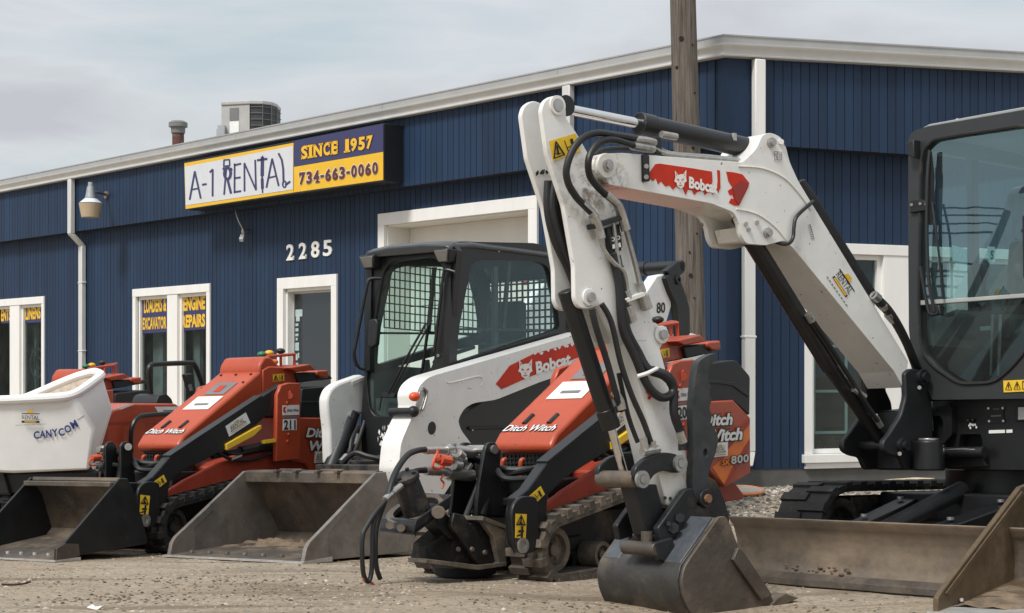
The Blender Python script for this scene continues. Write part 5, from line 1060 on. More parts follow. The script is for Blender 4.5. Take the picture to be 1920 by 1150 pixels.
MB().prism([Vector((p.x, UN-0.025, p.z)) for p in sh], (0, -WB+0.05, 0)).build('bucket_shell', M_steelmud, r, smooth=40)
a = F.u(706, 887, UN); b = F.u(738, 884, UN); mb = MB(); mb.hexa([(a.x, UN-0.025, a.z-0.075), (a.x-0.02, UN-0.025, a.z-0.075), (a.x-0.02, UF+0.025, a.z-0.075), (a.x, UF+0.025, a.z-0.075), (a.x, UN-0.025, a.z), (b.x, UN-0.025, b.z), (b.x, UF+0.025, b.z), (a.x, UF+0.025, a.z)])
rim = mb.build('bucket_rim', M_steelmud, r, bevel=0.006)
for y0 in (-0.28, 0.10):
    mb = MB()
    for dy in (-0.09, 0.09): mb.box((a.x-0.03, y0+dy, a.z+0.005), (0.13, 0.03, 0.022))
    mb.box((a.x-0.04, y0, a.z+0.014), (0.028, 0.2, 0.018)); mb.build('rim_step', M_steelmud, rim, bevel=0.004)
q = F.u(568, 1058, UN); mb = MB(); mb.hexa([(q.x+0.02, UN+0.02, 0.003), (q.x-0.26, UN+0.02, 0.003), (q.x-0.26, UF-0.02, 0.003), (q.x+0.02, UF-0.02, 0.003), (q.x+0.02, UN+0.02, 0.014), (q.x-0.26, UN+0.02, 0.034), (q.x-0.26, UF-0.02, 0.034), (q.x+0.02, UF-0.02, 0.014)])
ce = mb.build('cutting_edge', M_edge, r)
for k in range(7): MB().cyl((q.x-0.12, UF+0.12+k*0.165, 0.028), (q.x-0.12, UF+0.12+k*0.165, 0.046), 0.016, n=8).build('edge_bolt', M_steel, ce)
mb = MB(); n1, n2 = 34, 16; x1 = q.x-0.20; x0 = q.x-0.86
for i in range(n1+1):
    for j in range(n2+1):
        fx = j/n2; yy = UF+0.03+(WB-0.06)*i/n1; ed = abs(i/n1-0.42); x = x1+(x0-x1)*fx
        hgt = 0.034+0.012*fx+0.07*max(0, fx-0.4)*(1.1-ed)+0.05*mnoise.noise((i*0.4, j*0.45, 5))*fx+0.05*mnoise.noise((i*1.1, j*1.2, 8))*fx
        mb.v.append(Vector((x, yy, max(hgt, 0.035))))
mb.f = [(i*(n2+1)+j, i*(n2+1)+j+1, (i+1)*(n2+1)+j+1, (i+1)*(n2+1)+j) for i in range(n1) for j in range(n2)]
mb.build('dried_soil', M_soil, r, smooth=60)
# cab: front
gl = rounded([(735, 490), (805, 481), (826, 493), (834, 516), (812, 683), (768, 749), (755, 772), (735, 780.5), (704, 781.5), (693, 767), (687, 711), (702, 608), (719, 509)], 12)
fo = [(696, 486), (706, 472), (850, 455), (858, 470), (850, 560), (842, 690), (806, 752), (775, 815), (765, 882), (679, 882), (675, 806), (680, 735), (683, 700), (696, 600)]
cab = plate(F.xp(fo, 0.92), [F.xp(gl, 0.92)], (-0.06, 0, 0)).build('cab_front', M_black, r, bevel=0.008)
gli = rounded([(735, 490), (805, 481), (826, 493), (834, 516), (812, 683), (768, 749), (755, 772), (735, 780.5), (704, 781.5), (693, 767), (687, 711), (702, 608), (719, 509)], 12)
MB().add(F.xp(gli, 0.90), [tuple(range(len(gli)))]).build('windscreen', G_cab, r, smooth=0)
# sides
so_ = rounded([(846, 458, 2), (862, 453), (1002, 456), (1040, 466), (1060, 520), (1078, 628, 2), (852, 694, 2), (842, 690, 2)], 6)
sw = rounded([(884, 495), (908, 487), (1010, 490), (1028, 500), (1043, 560), (1050, 616), (856, 680), (860, 620)], 9)
for yy, d in ((0.43, -0.055), (-0.37, 0.055)):
    o3 = [Vector((p.x, yy, p.z)) for p in F.up(so_, 0.43)]; h3 = [Vector((p.x, yy, p.z)) for p in F.up(sw, 0.43)]
    sd_ = plate(o3, [h3], (0, d, 0)).build('cab_side', M_black, r, bevel=0.008)
    MB().add([Vector((p.x, yy+d*0.4, p.z)) for p in F.up(sw, 0.43)], [tuple(range(len(sw)))]).build('side_window', G_cab, sd_, smooth=0)
    mb = MB(); h = F.up([(862, 615), (1044, 617), (1044, 621), (862, 619)], 0.43); mb.prism([Vector((p.x, yy+d*0.55, p.z)) for p in h], (0, d*0.4, 0)); h = F.up([(960, 490), (965, 490), (954, 617), (949, 617)], 0.43); mb.prism([Vector((p.x, yy+d*0.55, p.z)) for p in h], (0, d*0.4, 0)); mb.build('window_bar', M_blacksat, sd_)
    if yy < 0:
        mb = MB()
        x0, x1 = F.u(866, 560, 0.43).x, F.u(1040, 560, 0.43).x; z0, z1 = F.u(950, 615, 0.43).z, F.u(950, 490, 0.43).z
        k = 0
        while x0-k*0.062 > x1: mb.box((x0-k*0.062, yy+d*1.25, (z0+z1)/2), (0.009, 0.006, z1-z0)); k += 1
        k = 0
        while z0+k*0.062 < z1: mb.box(((x0+x1)/2, yy+d*1.25, z0+k*0.062), (abs(x1-x0), 0.006, 0.009)); k += 1
        mb.build('window_guard', M_blacksat, sd_, smooth=0)
# rear guard of square mesh
mb = MB()
for k in range(15): mb.box((-0.58, -0.39+k*0.0557, 1.60), (0.010, 0.014, 1.0))
for k in range(18): mb.box((-0.58, 0, 1.12+k*0.0557), (0.009, 0.80, 0.014))
mb.box((-0.58, 0, 1.44), (0.02, 0.8, 0.05)); gd_ = mb.build('rear_guard', M_blacksat, r, smooth=0)
mb = MB(); mb.box((-0.60, 0.40, 1.55), (0.1, 0.06, 1.35)); mb.box((-0.60, -0.40, 1.55), (0.1, 0.06, 1.35)); mb.box((-0.60, 0, 2.16), (0.1, 0.86, 0.14)); mb.box((-0.6, 0, 0.98), (0.1, 0.86, 0.5)); mb.build('rear_frame', M_black, r, bevel=0.01)
mb = MB(); mb.box((-0.30, 0.0, 1.32), (0.12, 0.44, 0.52), Matrix.Rotation(-0.12, 3, 'Y')); mb.box((-0.10, 0.0, 1.04), (0.44, 0.46, 0.13)); mb.box((-0.36, 0.0, 1.72), (0.10, 0.34, 0.36)); mb.build('seat', M_seat, r, bevel=0.03, seg=3)
mb = MB(); mb.box((0.0, 0.34, 1.10), (0.75, 0.12, 0.16)); mb.box((0.0, -0.34, 1.10), (0.75, 0.12, 0.16)); mb.tube([(-0.3, 0.28, 1.55), (0.2, 0.28, 1.42), (0.3, 0.1, 1.36), (0.3, -0.1, 1.36), (0.2, -0.28, 1.42), (-0.3, -0.28, 1.55)], 0.018, 8, 5); mb.cyl((0.25, 0.3, 1.15), (0.3, 0.3, 1.42), 0.03); mb.cyl((0.25, -0.3, 1.15), (0.3, -0.3, 1.42), 0.03); mb.build('cab_controls', M_cabgrey, r, bevel=0.005)
MB().box((0.85, 0.04, 0.98), (0.03, 0.74, 0.26)).build('foot_well', M_cabgrey, r)
mb = MB(); mb.box((0.15, -0.345, 1.06), (1.48, 0.03, 0.60)); mb.box((0.15, 0.36, 1.18), (1.0, 0.03, 0.40)); mb.box((0.28, 0.345, 1.46), (0.05, 0.03, 1.3)); mb.build('inner_trim', M_cabgrey, r)
p = F.u(985, 512, -0.2); MB().cyl(p, p-Vector((0, 0, 0.10)), 0.004, 0.03, 4).build('red_tag', M_decred, r, smooth=0)
mb = MB(); mb.box((0.1, 0, 0.86), (1.5, 0.84, 0.06)); mb.build('cab_floor', M_black, r)
# roof with visor
mb = MB(); n = 7; top = []; bot = []
xs = [(0.99, 2.205), (0.94, 2.232), (0.7, 2.262), (0.2, 2.275), (-0.35, 2.285), (-0.60, 2.25)]
vs = []
for x, z in xs:
    for yy, dz in ((0.455, -0.03), (0.42, -0.008), (0.2, 0.010), (-0.12, 0.010), (-0.30, -0.010), (-0.345, -0.03)): vs.append(Vector((x, yy, z+dz)))
k = 6; fs = [(i*k+j, i*k+j+1, (i+1)*k+j+1, (i+1)*k+j) for i in range(len(xs)-1) for j in range(k-1)]
base = len(vs)
for x, z in xs:
    for yy in (0.455, -0.345): vs.append(Vector((x if x < 0.98 else 0.97, yy, z-0.055)))
for i in range(len(xs)-1):
    b0 = base+2*i; fs += [(b0, b0+2, b0+3, b0+1), (i*k, (i+1)*k, b0+2, b0), (i*k+k-1, b0+1, b0+3, (i+1)*k+k-1)]
fs += [tuple([0, base, base+1, 5, 4, 3, 2, 1]), tuple([(len(xs)-1)*k+j for j in range(k)]+[base+2*len(xs)-1, base+2*len(xs)-2])]
mb.add(vs, fs); mb.build('cab_roof', mat('grey_black_roof', (0.045, 0.048, 0.052), 0.32, dirt=(0.16, 0.16, 0.155), amt=0.2, scale=3), r, bevel=0.012, smooth=35)
for s in (1, -1):
    c = Vector((0.955, 0.40 if s > 0 else -0.30, 2.125)); mb = MB(); mb.hexa([c+Vector(v_) for v_ in ((-0.08, -0.04, -0.045), (0.04, -0.04, -0.06), (0.04, 0.05, -0.06), (-0.08, 0.05, -0.045), (-0.08, -0.07, 0.045), (0.07, -0.075, 0.045), (0.07, 0.08, 0.045), (-0.08, 0.075, 0.045))]); wl = mb.build('work_light', M_blacksat, r, bevel=0.012)
    mb = MB(); mb.hexa([c+Vector(v_) for v_ in ((0.037, -0.034, -0.05), (0.049, -0.034, -0.05), (0.049, 0.044, -0.05), (0.037, 0.044, -0.05), (0.06, -0.06, 0.034), (0.073, -0.06, 0.034), (0.073, 0.065, 0.034), (0.06, 0.065, 0.034))]); mb.build('lens', M_lens, wl, bevel=0.006)
for px, py in ((934, 470.5), (980, 473)):
    p = F.u(px, py, 0.43); MB().cyl(p, p+Vector((0, 0.008, 0)), 0.012, n=8).build('bolt', M_zinc, r)
# grab bars, mirror, wiper
MB().tube([F.x(714, 522, 0.95), F.x(693, 524, 1.0), F.x(686, 545, 1.02), F.x(668, 640, 1.04), F.x(664, 664, 1.04), F.x(671, 688, 1.0), F.x(684, 692, 0.95)], 0.014, 8, 5).build('grab_bar', M_black, r)
mb = MB(); mb.prism(F.xp(rounded([(691, 600), (704, 597), (708, 605), (704, 648), (694, 653), (689, 648)], 4), 1.0), (-0.05, 0, 0)); mb.build('mirror', M_blacksat, r, bevel=0.01)
MB().tube([F.x(853, 510, 0.95), F.x(838, 506, 0.97), F.x(832, 512, 0.97), F.x(826, 560, 0.97), F.x(814, 660, 0.97)], 0.012, 8, 4).build('grab_bar', M_black, r)
mb = MB(); mb.tube([F.x(798, 608, 0.94), F.x(764, 668, 0.96), F.x(728, 738, 0.95)], 0.009, 6, 3); mb.tube([F.x(810, 600, 0.94), F.x(770, 672, 0.96), F.x(735, 735, 0.95)], 0.007, 6, 3); mb.build('wiper_arm', M_ink, r)
mb = MB(); mb.prism(F.xp([(713, 741), (716, 735), (742, 738), (738, 745), (720, 744)], 0.95), (-0.02, 0, 0)); mb.tube([F.x(715, 745, 0.935), F.x(711, 770, 0.935)], 0.008, 6, 1); mb.build('wiper_blade', M_ink, r)
MB().prism(F.xp([(800, 612), (804, 610), (793, 690), (788, 700)], 0.945), (-0.015, 0, 0)).build('wiper_motor', M_ink, r)
MB().prism(F.xp([(800, 612), (804, 610), (793, 690), (788, 700)], 0.945), (-0.015, 0, 0)).build('wiper_motor', M_ink, r)
for px, py in ((843, 536), (838, 560), (836, 645), (823, 667)):
    p = F.x(px, py, 0.92); MB().cyl(p, p+Vector((0.012, 0, 0)), 0.012, n=8).build('hinge_bolt', M_zinc, cab, smooth=40)
mb = MB(); rr = random.Random(5)
for k in range(26):
    x, y = rr.gauss(718, 6), rr.gauss(822, 10); w, h = rr.uniform(0.5, 2.4), rr.uniform(1.5, 6)
    q = [(x-w, y+rr.uniform(-1, 1)), (x-w*0.2, y-h), (x+w, y-h*0.3), (x+w*0.4, y+h)]; mb.add(F.xp(q, 0.923+0.0003*k), [(0, 1, 2, 3)])
mb.build('scraped_paint', M_decalw, cab, smooth=0)
# lift arms
arm = rounded([(1097, 622, 1), (803, 707, 14), (786, 724, 8), (781, 740, 6), (783, 764, 6), (768, 792, 8), (752, 830, 10), (747, 880, 6), (757, 926, 2), (830, 932, 2), (882, 852, 2), (885, 834, 8), (864, 806, 8), (859, 788, 8), (870, 767, 8), (888, 756, 8), (930, 750, 8), (1012, 717, 2), (1094, 690, 1)], 6)
big = F.up(arm, 0.64)
rear = [Vector(p) for p in (( -1.55, 0.64, 1.93), (-1.60, 0.64, 1.62))]
na = MB().prism(big, (0, -0.17, 0)).build('lift_arm', M_white, r, bevel=0.022, seg=3)
la = rounded([(614, 772), (613, 747), (620, 729), (634, 718), (682, 701), (690, 735), (686, 778), (659, 776), (648, 800), (636, 872), (620, 872), (618, 806)], 8)
fa = MB().prism(F.up(la, -0.46), (0, -0.09, 0)).build('lift_arm', M_white, r, bevel=0.022, seg=3)
mb = MB(); mb.prism(F.up([(660, 716), (684, 706), (686, 712), (662, 722)], -0.452), (0, -0.01, 0)); mb.build('arm_slot', M_whitedirty, fa)
p = F.u(810, 803, 0.641); 
h_ = [F.u(810+7*math.cos(a)*1.0+3*math.sin(a), 803+11*math.sin(a)-6*math.cos(a), 0.642) for a in [i*math.pi/8 for i in range(16)]]; MB().prism(h_, (0, -0.004, 0)).build('arm_hole', M_ink, na, smooth=0)
mb = MB(); q = rounded([(838, 712), (868, 702), (894, 697), (905, 706), (900, 722), (890, 730)], 3)
mb.tube([F.u(x, y, 0.642) for x, y in ((838, 714), (845, 718), (896, 706), (904, 712), (902, 724))], 0.004, 6, 3); mb.build('arm_crease', M_whitedirty, na)
dk = rounded([(930, 720, 0), (956, 686, 0), (1000, 664, 0), (1082, 641, 0), (1090, 668, 0), (993, 707, 0), (941, 730, 0)], 0)
d_ = decal(F, r, dk, 0.644, M_decred, 'side_decal', na)
mb = MB(); rr = random.Random(2)
for k in range(16):
    t = rr.random(); x = 1000+82*t; y = 664-23*t+rr.uniform(-0.5, 2); mb.add(F.up([(x-3, y+0.3), (x+rr.uniform(0, 3), y-2), (x+4, y), (x+rr.uniform(-1, 2), y+rr.uniform(2, 5))], 0.6465+0.0002*k), [(0, 1, 2, 3)])
mb.build('peeled_edge', M_white, d_, smooth=0)
cat_head(F, r, 985, 693, 24, 30, 0.648, M_decalw, d_)
side_text(F, r, "Bobcat", (1006, 702), (1071, 683.5), (1004, 679), 0.648, M_decalw, 0.045, parent=d_)
body_pts = rounded([(850, 786, 4), (1000, 700, 2), (1150, 650, 2), (1215, 900, 2), (850, 905, 2)], 3)
MB().prism(F.up(body_pts, 0.47), (0, -0.05, 0)).build('side_panel', M_black, r, bevel=0.008)
mb = MB(); F.slab(mb, [(880, 800), (930, 799), (990, 798), (990, 803), (880, 806)], 0.485, 0.02); mb.build('panel_rib', M_blacksat, r, bevel=0.004)
mb = MB(); mb.box((-0.75, 0, 0.72), (2.3, 0.84, 0.85)); mb.box((0.62, 0, 0.50), (0.55, 0.80, 0.36)); mb.build('main_frame', M_black, r, bevel=0.02)
bolts(F, r, [(884, 806), (952, 840), (896, 852)], 0.471, 0.012)
for s in (1, -1):
    make_track(r, 0.70 if s > 0 else -0.40, 0.30, [(0.62, 0.30, 0.27), (-1.5, 0.30, 0.27), (-1.2, 0.50, 0.2)], M_rubber, [(0.62, 0.30, 0.22), (-1.5, 0.30, 0.22), (0.1, 0.16, 0.12), (-0.4, 0.16, 0.12), (-0.9, 0.16, 0.12)], M_black, lug=0.14)
# cylinders and plumbing in front
for pts, rr_, nm, m in (([(768, 764, 0.50), (742, 838, 0.47), (716, 905, 0.44)], 0.055, 'tilt_cylinder', M_black), ([(660, 776, -0.5), (640, 830, -0.48), (618, 886, -0.46)], 0.062, 'tilt_cylinder', M_black)):
    MB().tube([F.u(*p) for p in pts], rr_, 18, 1).build(nm, m, r)
p = F.u(661, 779, -0.44); MB().cyl(p, p-Vector((0, 0.12, 0)), 0.022, n=14).build('cylinder_pin', M_zinc, r, smooth=40)
p = F.u(775, 772, 0.66); mb = MB(); mb.ball(p, 0.040); mb.cyl(p, p-Vector((0, 0.2, 0)), 0.028); mb.build('arm_pin', M_steelblk, r, smooth=50)
mb = MB(); mb.prism(F.up([(787, 735), (797, 728), (802, 740), (796, 770), (786, 775), (783, 760)], 0.660), (0, -0.02, 0)); mb.tube([F.u(792, 726, 0.67), F.u(801, 735, 0.67), F.u(798, 752, 0.67), F.u(792, 770, 0.67)], 0.009, 6, 3); mb.build('light_bracket', M_zinc, r, bevel=0.003)
p = F.u(777, 744, 0.69); MB().ball(p, 0.036, (1.2, 1, 0.9)).build('marker_light', mat('orange_lens', (0.75, 0.09, 0.02), 0.25), r)
mb = MB(); F.tube(mb, [(672, 800, -0.42), (660, 825, -0.40), (655, 850, -0.38), (640, 870, -0.36)], 0.018, 8); F.tube(mb, [(684, 790, -0.40), (668, 840, -0.36), (650, 880, -0.3)], 0.016, 8); F.tube(mb, [(640, 870, -0.3), (665, 850, -0.2), (690, 856, -0.1), (720, 862, 0.0)], 0.02, 8); mb.build('hydraulic_hose', M_hose, r)
mb = MB(); F.tube(mb, [(668, 815, -0.41), (663, 835, -0.40)], 0.026, 10, 1); F.tube(mb, [(650, 856, -0.36), (640, 868, -0.36)], 0.028, 10, 1); mb.build('hose_fitting', M_zinc, r)
mb = MB(); mb.prism(F.up([(672, 806), (682, 800), (680, 850), (668, 872), (664, 860)], -0.42), (0, -0.05, 0)); mb.build('clearance_light', mat('brown_amber', (0.30, 0.22, 0.12), 0.4), r, bevel=0.006)
mb = MB(); mb.box((1.05, -0.05, 0.60), (0.25, 0.70, 0.10)); mb.box((1.3, 0.0, 0.45), (0.10, 1.0, 0.34)); mb.box((1.1, -0.2, 0.66), (0.06, 0.5, 0.05)); mb.build('quick_coupler', M_mudblk, r, bevel=0.01)
# tail: rear arm uprights, cross tube, levers
tp = [(1150, 640), (1197, 575), (1211, 549), (1232, 517), (1252, 513), (1259, 560), (1259, 575), (1250, 605), (1258, 700), (1160, 720)]
lv = rounded([(1247, 520), (1256, 513), (1273, 515), (1283, 542), (1294, 578), (1295, 628), (1276, 640), (1272, 604), (1268, 572), (1256, 546)], 5)
for s in (1, -1):
    P_ = lambda pts, u: [Vector((p.x, u*s, p.z)) for p in F.up(pts, u)]
    up_ = MB().prism(P_(tp, 0.62), (0, -0.10*s, 0)).build('rear_upright', M_white, r, bevel=0.012)
    lk_ = MB().prism(P_(lv, 0.66), (0, -0.07*s, 0)).build('arm_link', M_blacksat, r, bevel=0.012)
    p = F.u(1271, 525, 0.665); MB().ring((p.x, p.y*s, p.z), (p.x, (p.y+0.012)*s, p.z), 0.04, 0.018, 16).build('link_pin', M_steelblk, lk_, smooth=40)
    if s > 0:
        side_text(F, r, "80", (1231.5, 588), (1247.5, 587), (1231.5, 567.5), 0.624, M_ink, 0.02, parent=up_); decal(F, r, [(1223, 593), (1243, 600), (1243, 605), (1223, 603)], 0.622, M_decgrey, 'small_plate', up_)
p = F.u(1280, 499, 0.66); mb = MB(); mb.cyl((p.x, 0.66, p.z), (p.x, -0.66, p.z), 0.050, n=20); mb.cyl((p.x, 0.30, p.z), (p.x, 0.05, p.z), 0.062, n=20); mb.prism(F.up([(1256, 516), (1250, 508), (1272, 490), (1285, 492), (1284, 510), (1272, 520)], 0.66), (0, -0.06, 0)); mb.build('cross_tube', M_blacksat, r, bevel=0.006)
mb = MB(); F.slab(mb, rounded([(1284, 634), (1297, 624), (1318, 631), (1322, 660), (1324, 800), (1180, 820), (1180, 660)], 4), 0.45, 0.9); mb.build('engine_door', M_white, r, bevel=0.02)
# ---------------------------------------------------------------- white excavator
M_thumb = mat('grey_thumb_steel', (0.045, 0.047, 0.05), 0.42, metal=0.4, dirt=(0.13, 0.105, 0.08), amt=0.4, scale=4, var=0.35)
M_bktmud = mat('scuffed_bucket_steel', (0.055, 0.052, 0.049), 0.45, metal=0.4, dirt=(0.20, 0.155, 0.11), amt=0.55, scale=2.6, var=0.3, bump=0.2, bscale=45)
M_bladem = mat('scoured_blade_steel', (0.17, 0.138, 0.108), 0.5, metal=0.35, dirt=(0.255, 0.19, 0.128), amt=0.6, scale=2.4, var=0.3, bump=0.25, bscale=40, streak=False)
FE = Frame(2.87, 9.82, (-0.775, -0.632)); F = FE
ex = thing('excavator', 'white excavator with a black cab, folded arm and clawed bucket resting on the ground', 'excavator', FE.M); r = ex
q1, q2, q3 = F.u(1112, 350, -0.13), F.u(1265, 930, -0.15), F.u(1140, 340, -0.13)
M_armw = mat('white_paint_arm', (0.74, 0.73, 0.70), 0.34, dirt=(0.42, 0.36, 0.29), amt=0.28, scale=3.4, var=0.05, coat=0.3, chips=0.7, stains=((q1.x, q1.y, q1.z, 0.26, (0.13, 0.085, 0.05)), (q2.x, q2.y, q2.z, 0.22, (0.20, 0.14, 0.08)), (q3.x, q3.y, q3.z, 0.16, (0.10, 0.06, 0.035))))
# boom
bp_ = rounded([(1112, 320, 8), (1113, 300, 10), (1124, 289, 8), (1167, 287, 4), (1218, 291, 2), (1392, 305, 6), (1418, 280, 10), (1429, 254, 6), (1444, 248, 10), (1464, 257, 8), (1474, 277, 4), (1481, 305, 10), (1497, 340, 8), (1521, 380, 8), (1703, 678, 2), (1694, 728, 2), (1677, 697, 2), (1486, 464, 12), (1462, 440, 12), (1424, 414, 12), (1376, 394, 8), (1330, 381, 4), (1141, 346, 6)], 5)
bm = MB(); F.slab(bm, bp_, -0.12, 0.25); boom = bm.build('boom', M_armw, r, bevel=0.006)
mb = MB(); mb.tube([F.u(x, y, -0.119) for x, y in ((1384, 312), (1430, 316), (1470, 334), (1500, 366), (1520, 395))], 0.006, 6, 4); mb.tube([F.u(x, y, -0.119) for x, y in ((1380, 392), (1420, 402), (1455, 428), (1480, 460))], 0.006, 6, 4); mb.build('weld_bead', M_whitedirty, boom)
gs = rounded([(1340, 384, 2), (1376, 398, 8), (1386, 418, 8), (1390, 442, 8), (1399, 457, 8), (1436, 460, 4), (1470, 451, 6), (1486, 464, 2), (1470, 440, 2), (1424, 408, 2), (1376, 388, 2)], 4)
for u in (-0.119, -0.342): MB().prism([Vector((p.x, u, p.z)) for p in F.up(gs, -0.119)], (0, -0.03, 0)).build('boom_gusset', M_white, boom, bevel=0.004)
mb = MB(); mb.prism([Vector((p.x, -0.17, p.z)) for p in F.up([(1392, 425), (1416, 425), (1426, 452), (1400, 452)], -0.12)], (0, -0.15, 0)); mb.build('cylinder_head', M_whitedirty, boom, bevel=0.006)
mb = MB(); F.tube(mb, [(1376, 412, -0.2), (1392, 432, -0.22), (1408, 446, -0.22)], 0.016, 8); F.tube(mb, [(1380, 402, -0.26), (1396, 424, -0.26), (1412, 440, -0.26)], 0.016, 8); mb.build('gusset_hose', M_hose, r)
def decal_free(pts, nm, m, parent, u): return MB().prism(F.up(pts, u), (0, -0.002, 0)).build(nm, m, parent, smooth=0)
d1 = decal_free([(1229, 308), (1237, 307), (1300, 316), (1335, 322), (1336, 340), (1333, 352), (1338, 366), (1330, 358), (1322, 366), (1318, 358), (1308, 360), (1302, 366), (1298, 357), (1290, 356), (1286, 366), (1280, 352), (1268, 350), (1262, 356), (1256, 348), (1248, 350), (1240, 340), (1234, 346), (1230, 334), (1225, 340), (1219, 336), (1218, 324)], 'side_decal', M_decred, boom, -0.1175)
d2 = decal_free([(1362, 322), (1374, 323), (1392, 327), (1405, 343), (1403, 352), (1386, 386), (1378, 386), (1367, 380), (1371, 372), (1376, 374), (1374, 366), (1368, 366), (1365, 358), (1374, 352), (1366, 340)], 'side_decal', M_decred, boom, -0.1175)
d3 = decal_free([(1345, 319), (1350, 320), (1351, 352), (1347, 362), (1344, 356), (1346, 340)], 'side_decal', M_decred, boom, -0.1175)
decal_free([(1374, 352), (1390, 338), (1403, 346), (1386, 384), (1379, 376)], 'decal_shade', mat('deep_red_decal', (0.26, 0.02, 0.012), 0.4), d2, -0.1145)
cat_head(F, r, 1276, 337, 21, 28, -0.113, M_decalw, d1)
side_text(F, r, "Bobcat", (1292, 353), (1345, 364), (1292, 331), -0.1125, M_decalw, 0.045, parent=d1)
mb = MB(); mb.prism(F.up([(1206, 290), (1218, 291), (1219, 340), (1207, 341)], -0.105), (0, -0.02, 0)); mb.build('hose_bracket', M_black, r, bevel=0.004)
for px, py in ((1212, 312), (1212, 332)): MB().cyl(F.u(px, py, -0.105), F.u(px, py, -0.095), 0.012, n=8).build('bolt', M_zinc, boom)
for px, py, rr in ((1399, 420, 0.011), (1405, 431, 0.009), (1420, 417, 0.011), (1465, 266, 0.014)): MB().cyl(F.u(px, py, -0.12), F.u(px, py, -0.105), rr, n=10).build('bolt', M_zinc if rr < 0.014 else M_white, boom, smooth=40)
for px, py, rr in ((1444, 268, 0.026), (1437, 437, 0.026)):
    mb = MB(); p = F.u(px, py, -0.12); mb.cyl(p, (p.x, p.y+0.018, p.z), rr, n=20); mb.cyl((p.x, p.y+0.018, p.z), (p.x, p.y+0.03, p.z), rr*0.7, n=20); mb.build('pivot_pin', M_zinc, boom, smooth=40)
q = decal_free([(1450, 282), (1467, 283), (1467, 302), (1451, 301)], 'small_label', M_decalw, boom, -0.1175)
mb = MB()
for (a, b) in (((1452, 284.5), (1465.5, 285.5)), ((1465.5, 285.5), (1465.5, 300)), ((1452, 299), (1465.5, 300)), ((1452, 284.5), (1452, 299)), ((1458.5, 285), (1458.5, 299.5)), ((1454, 288), (1457, 297)), ((1457, 288), (1454.5, 292)), ((1461, 288), (1464, 291)), ((1462.5, 291), (1462.5, 297))):
    a, b = F.u(*a, -0.1145), F.u(*b, -0.1145); mb.tube([a, b], 0.0010, 4, 1)
mb.build('pictogram', M_ink, q)
rental_q = lambda s, t: None
rd = [(1572, 503), (1600, 541), (1580, 560), (1552, 520)]
TLd, TRd, BRd, BLd = (1571, 498), (1600, 540), (1573, 556), (1545, 515)
side_text(F, r, "RENTAL", (1567, 516), (1592, 553), (1575.5, 508), -0.1165, M_ink, 0.0, parent=boom)
decal_free([(1574, 505), (1575.2, 504), (1603, 546), (1601.8, 547)], 'decal_bar', M_ink, boom, -0.117); decal_free([(1561, 520), (1565, 517.5), (1590, 555), (1586, 557.5)], 'decal_bar', M_ink, boom, -0.117)
decal_free([(1563.3, 522.5), (1566, 520.5), (1587.5, 553), (1584.7, 555)], 'decal_bar', M_yknob, boom, -0.1155); decal_free([(1583, 515), (1590, 513), (1597, 521), (1594, 532)], 'decal_roof', M_yknob, boom, -0.117)
mb = MB()
for k in range(9): 
    a = (1553+k*4.4, 520+k*6.4); mb.add(F.up([(a[0]-3, a[1]), (a[0]-1.5, a[1]-1.4), (a[0]+1.2, a[1]+2.2), (a[0]-0.3, a[1]+3.6)], -0.117), [(0, 1, 2, 3)])
mb.build('address_line', M_inkgrey, boom, smooth=0)
mb = MB()
for k in range(7): mb.tube([F.u(1515+k*0.9, 424+k*4.0, -0.118), F.u(1519+k*1.2, 421+k*4.4, -0.118), F.u(1521+k, 427+k*3.6, -0.118)], 0.0016, 4, 1)
mb.build('scribble', M_inkgrey, boom)
# cable clipped over the boom, hoses along its back
MB().tube([F.u(1524, 378, -0.13), F.u(1515, 386, -0.10), F.u(1494, 406, -0.10), F.u(1489, 424, -0.10), F.u(1487, 445, -0.10), F.u(1480, 456, -0.10), F.u(1468, 458, -0.12), F.u(1455, 454, -0.14)], 0.010, 8).build('cable', M_hose, r)
for dx, rr in ((0, 0.018), (4, 0.018)):
    MB().tube([F.u(1500+dx, 340, -0.22), F.u(1530+dx, 385, -0.20), F.u(1590+dx, 482, -0.17), F.u(1640+dx, 560, -0.15), F.u(1668+dx, 592, -0.14), F.u(1696+dx, 640, -0.15), F.u(1716+dx, 690, -0.18)], rr, 8).build('boom_hose', M_hose, r)
MB().tube([F.u(1635, 552, -0.12), F.u(1664, 580, -0.10), F.u(1690, 622, -0.10), F.u(1712, 672, -0.12), F.u(1722, 695, -0.16)], 0.024, 10).build('boom_hose', M_hose, r)
for a, b in (((1638, 553), (1647, 561)), ((1665, 588), (1676, 601)), ((1655, 572), (1660, 578))): MB().tube([F.u(*a, -0.105), F.u(*b, -0.105)], 0.026, 10, 1).build('hose_fitting', M_zinc, r)
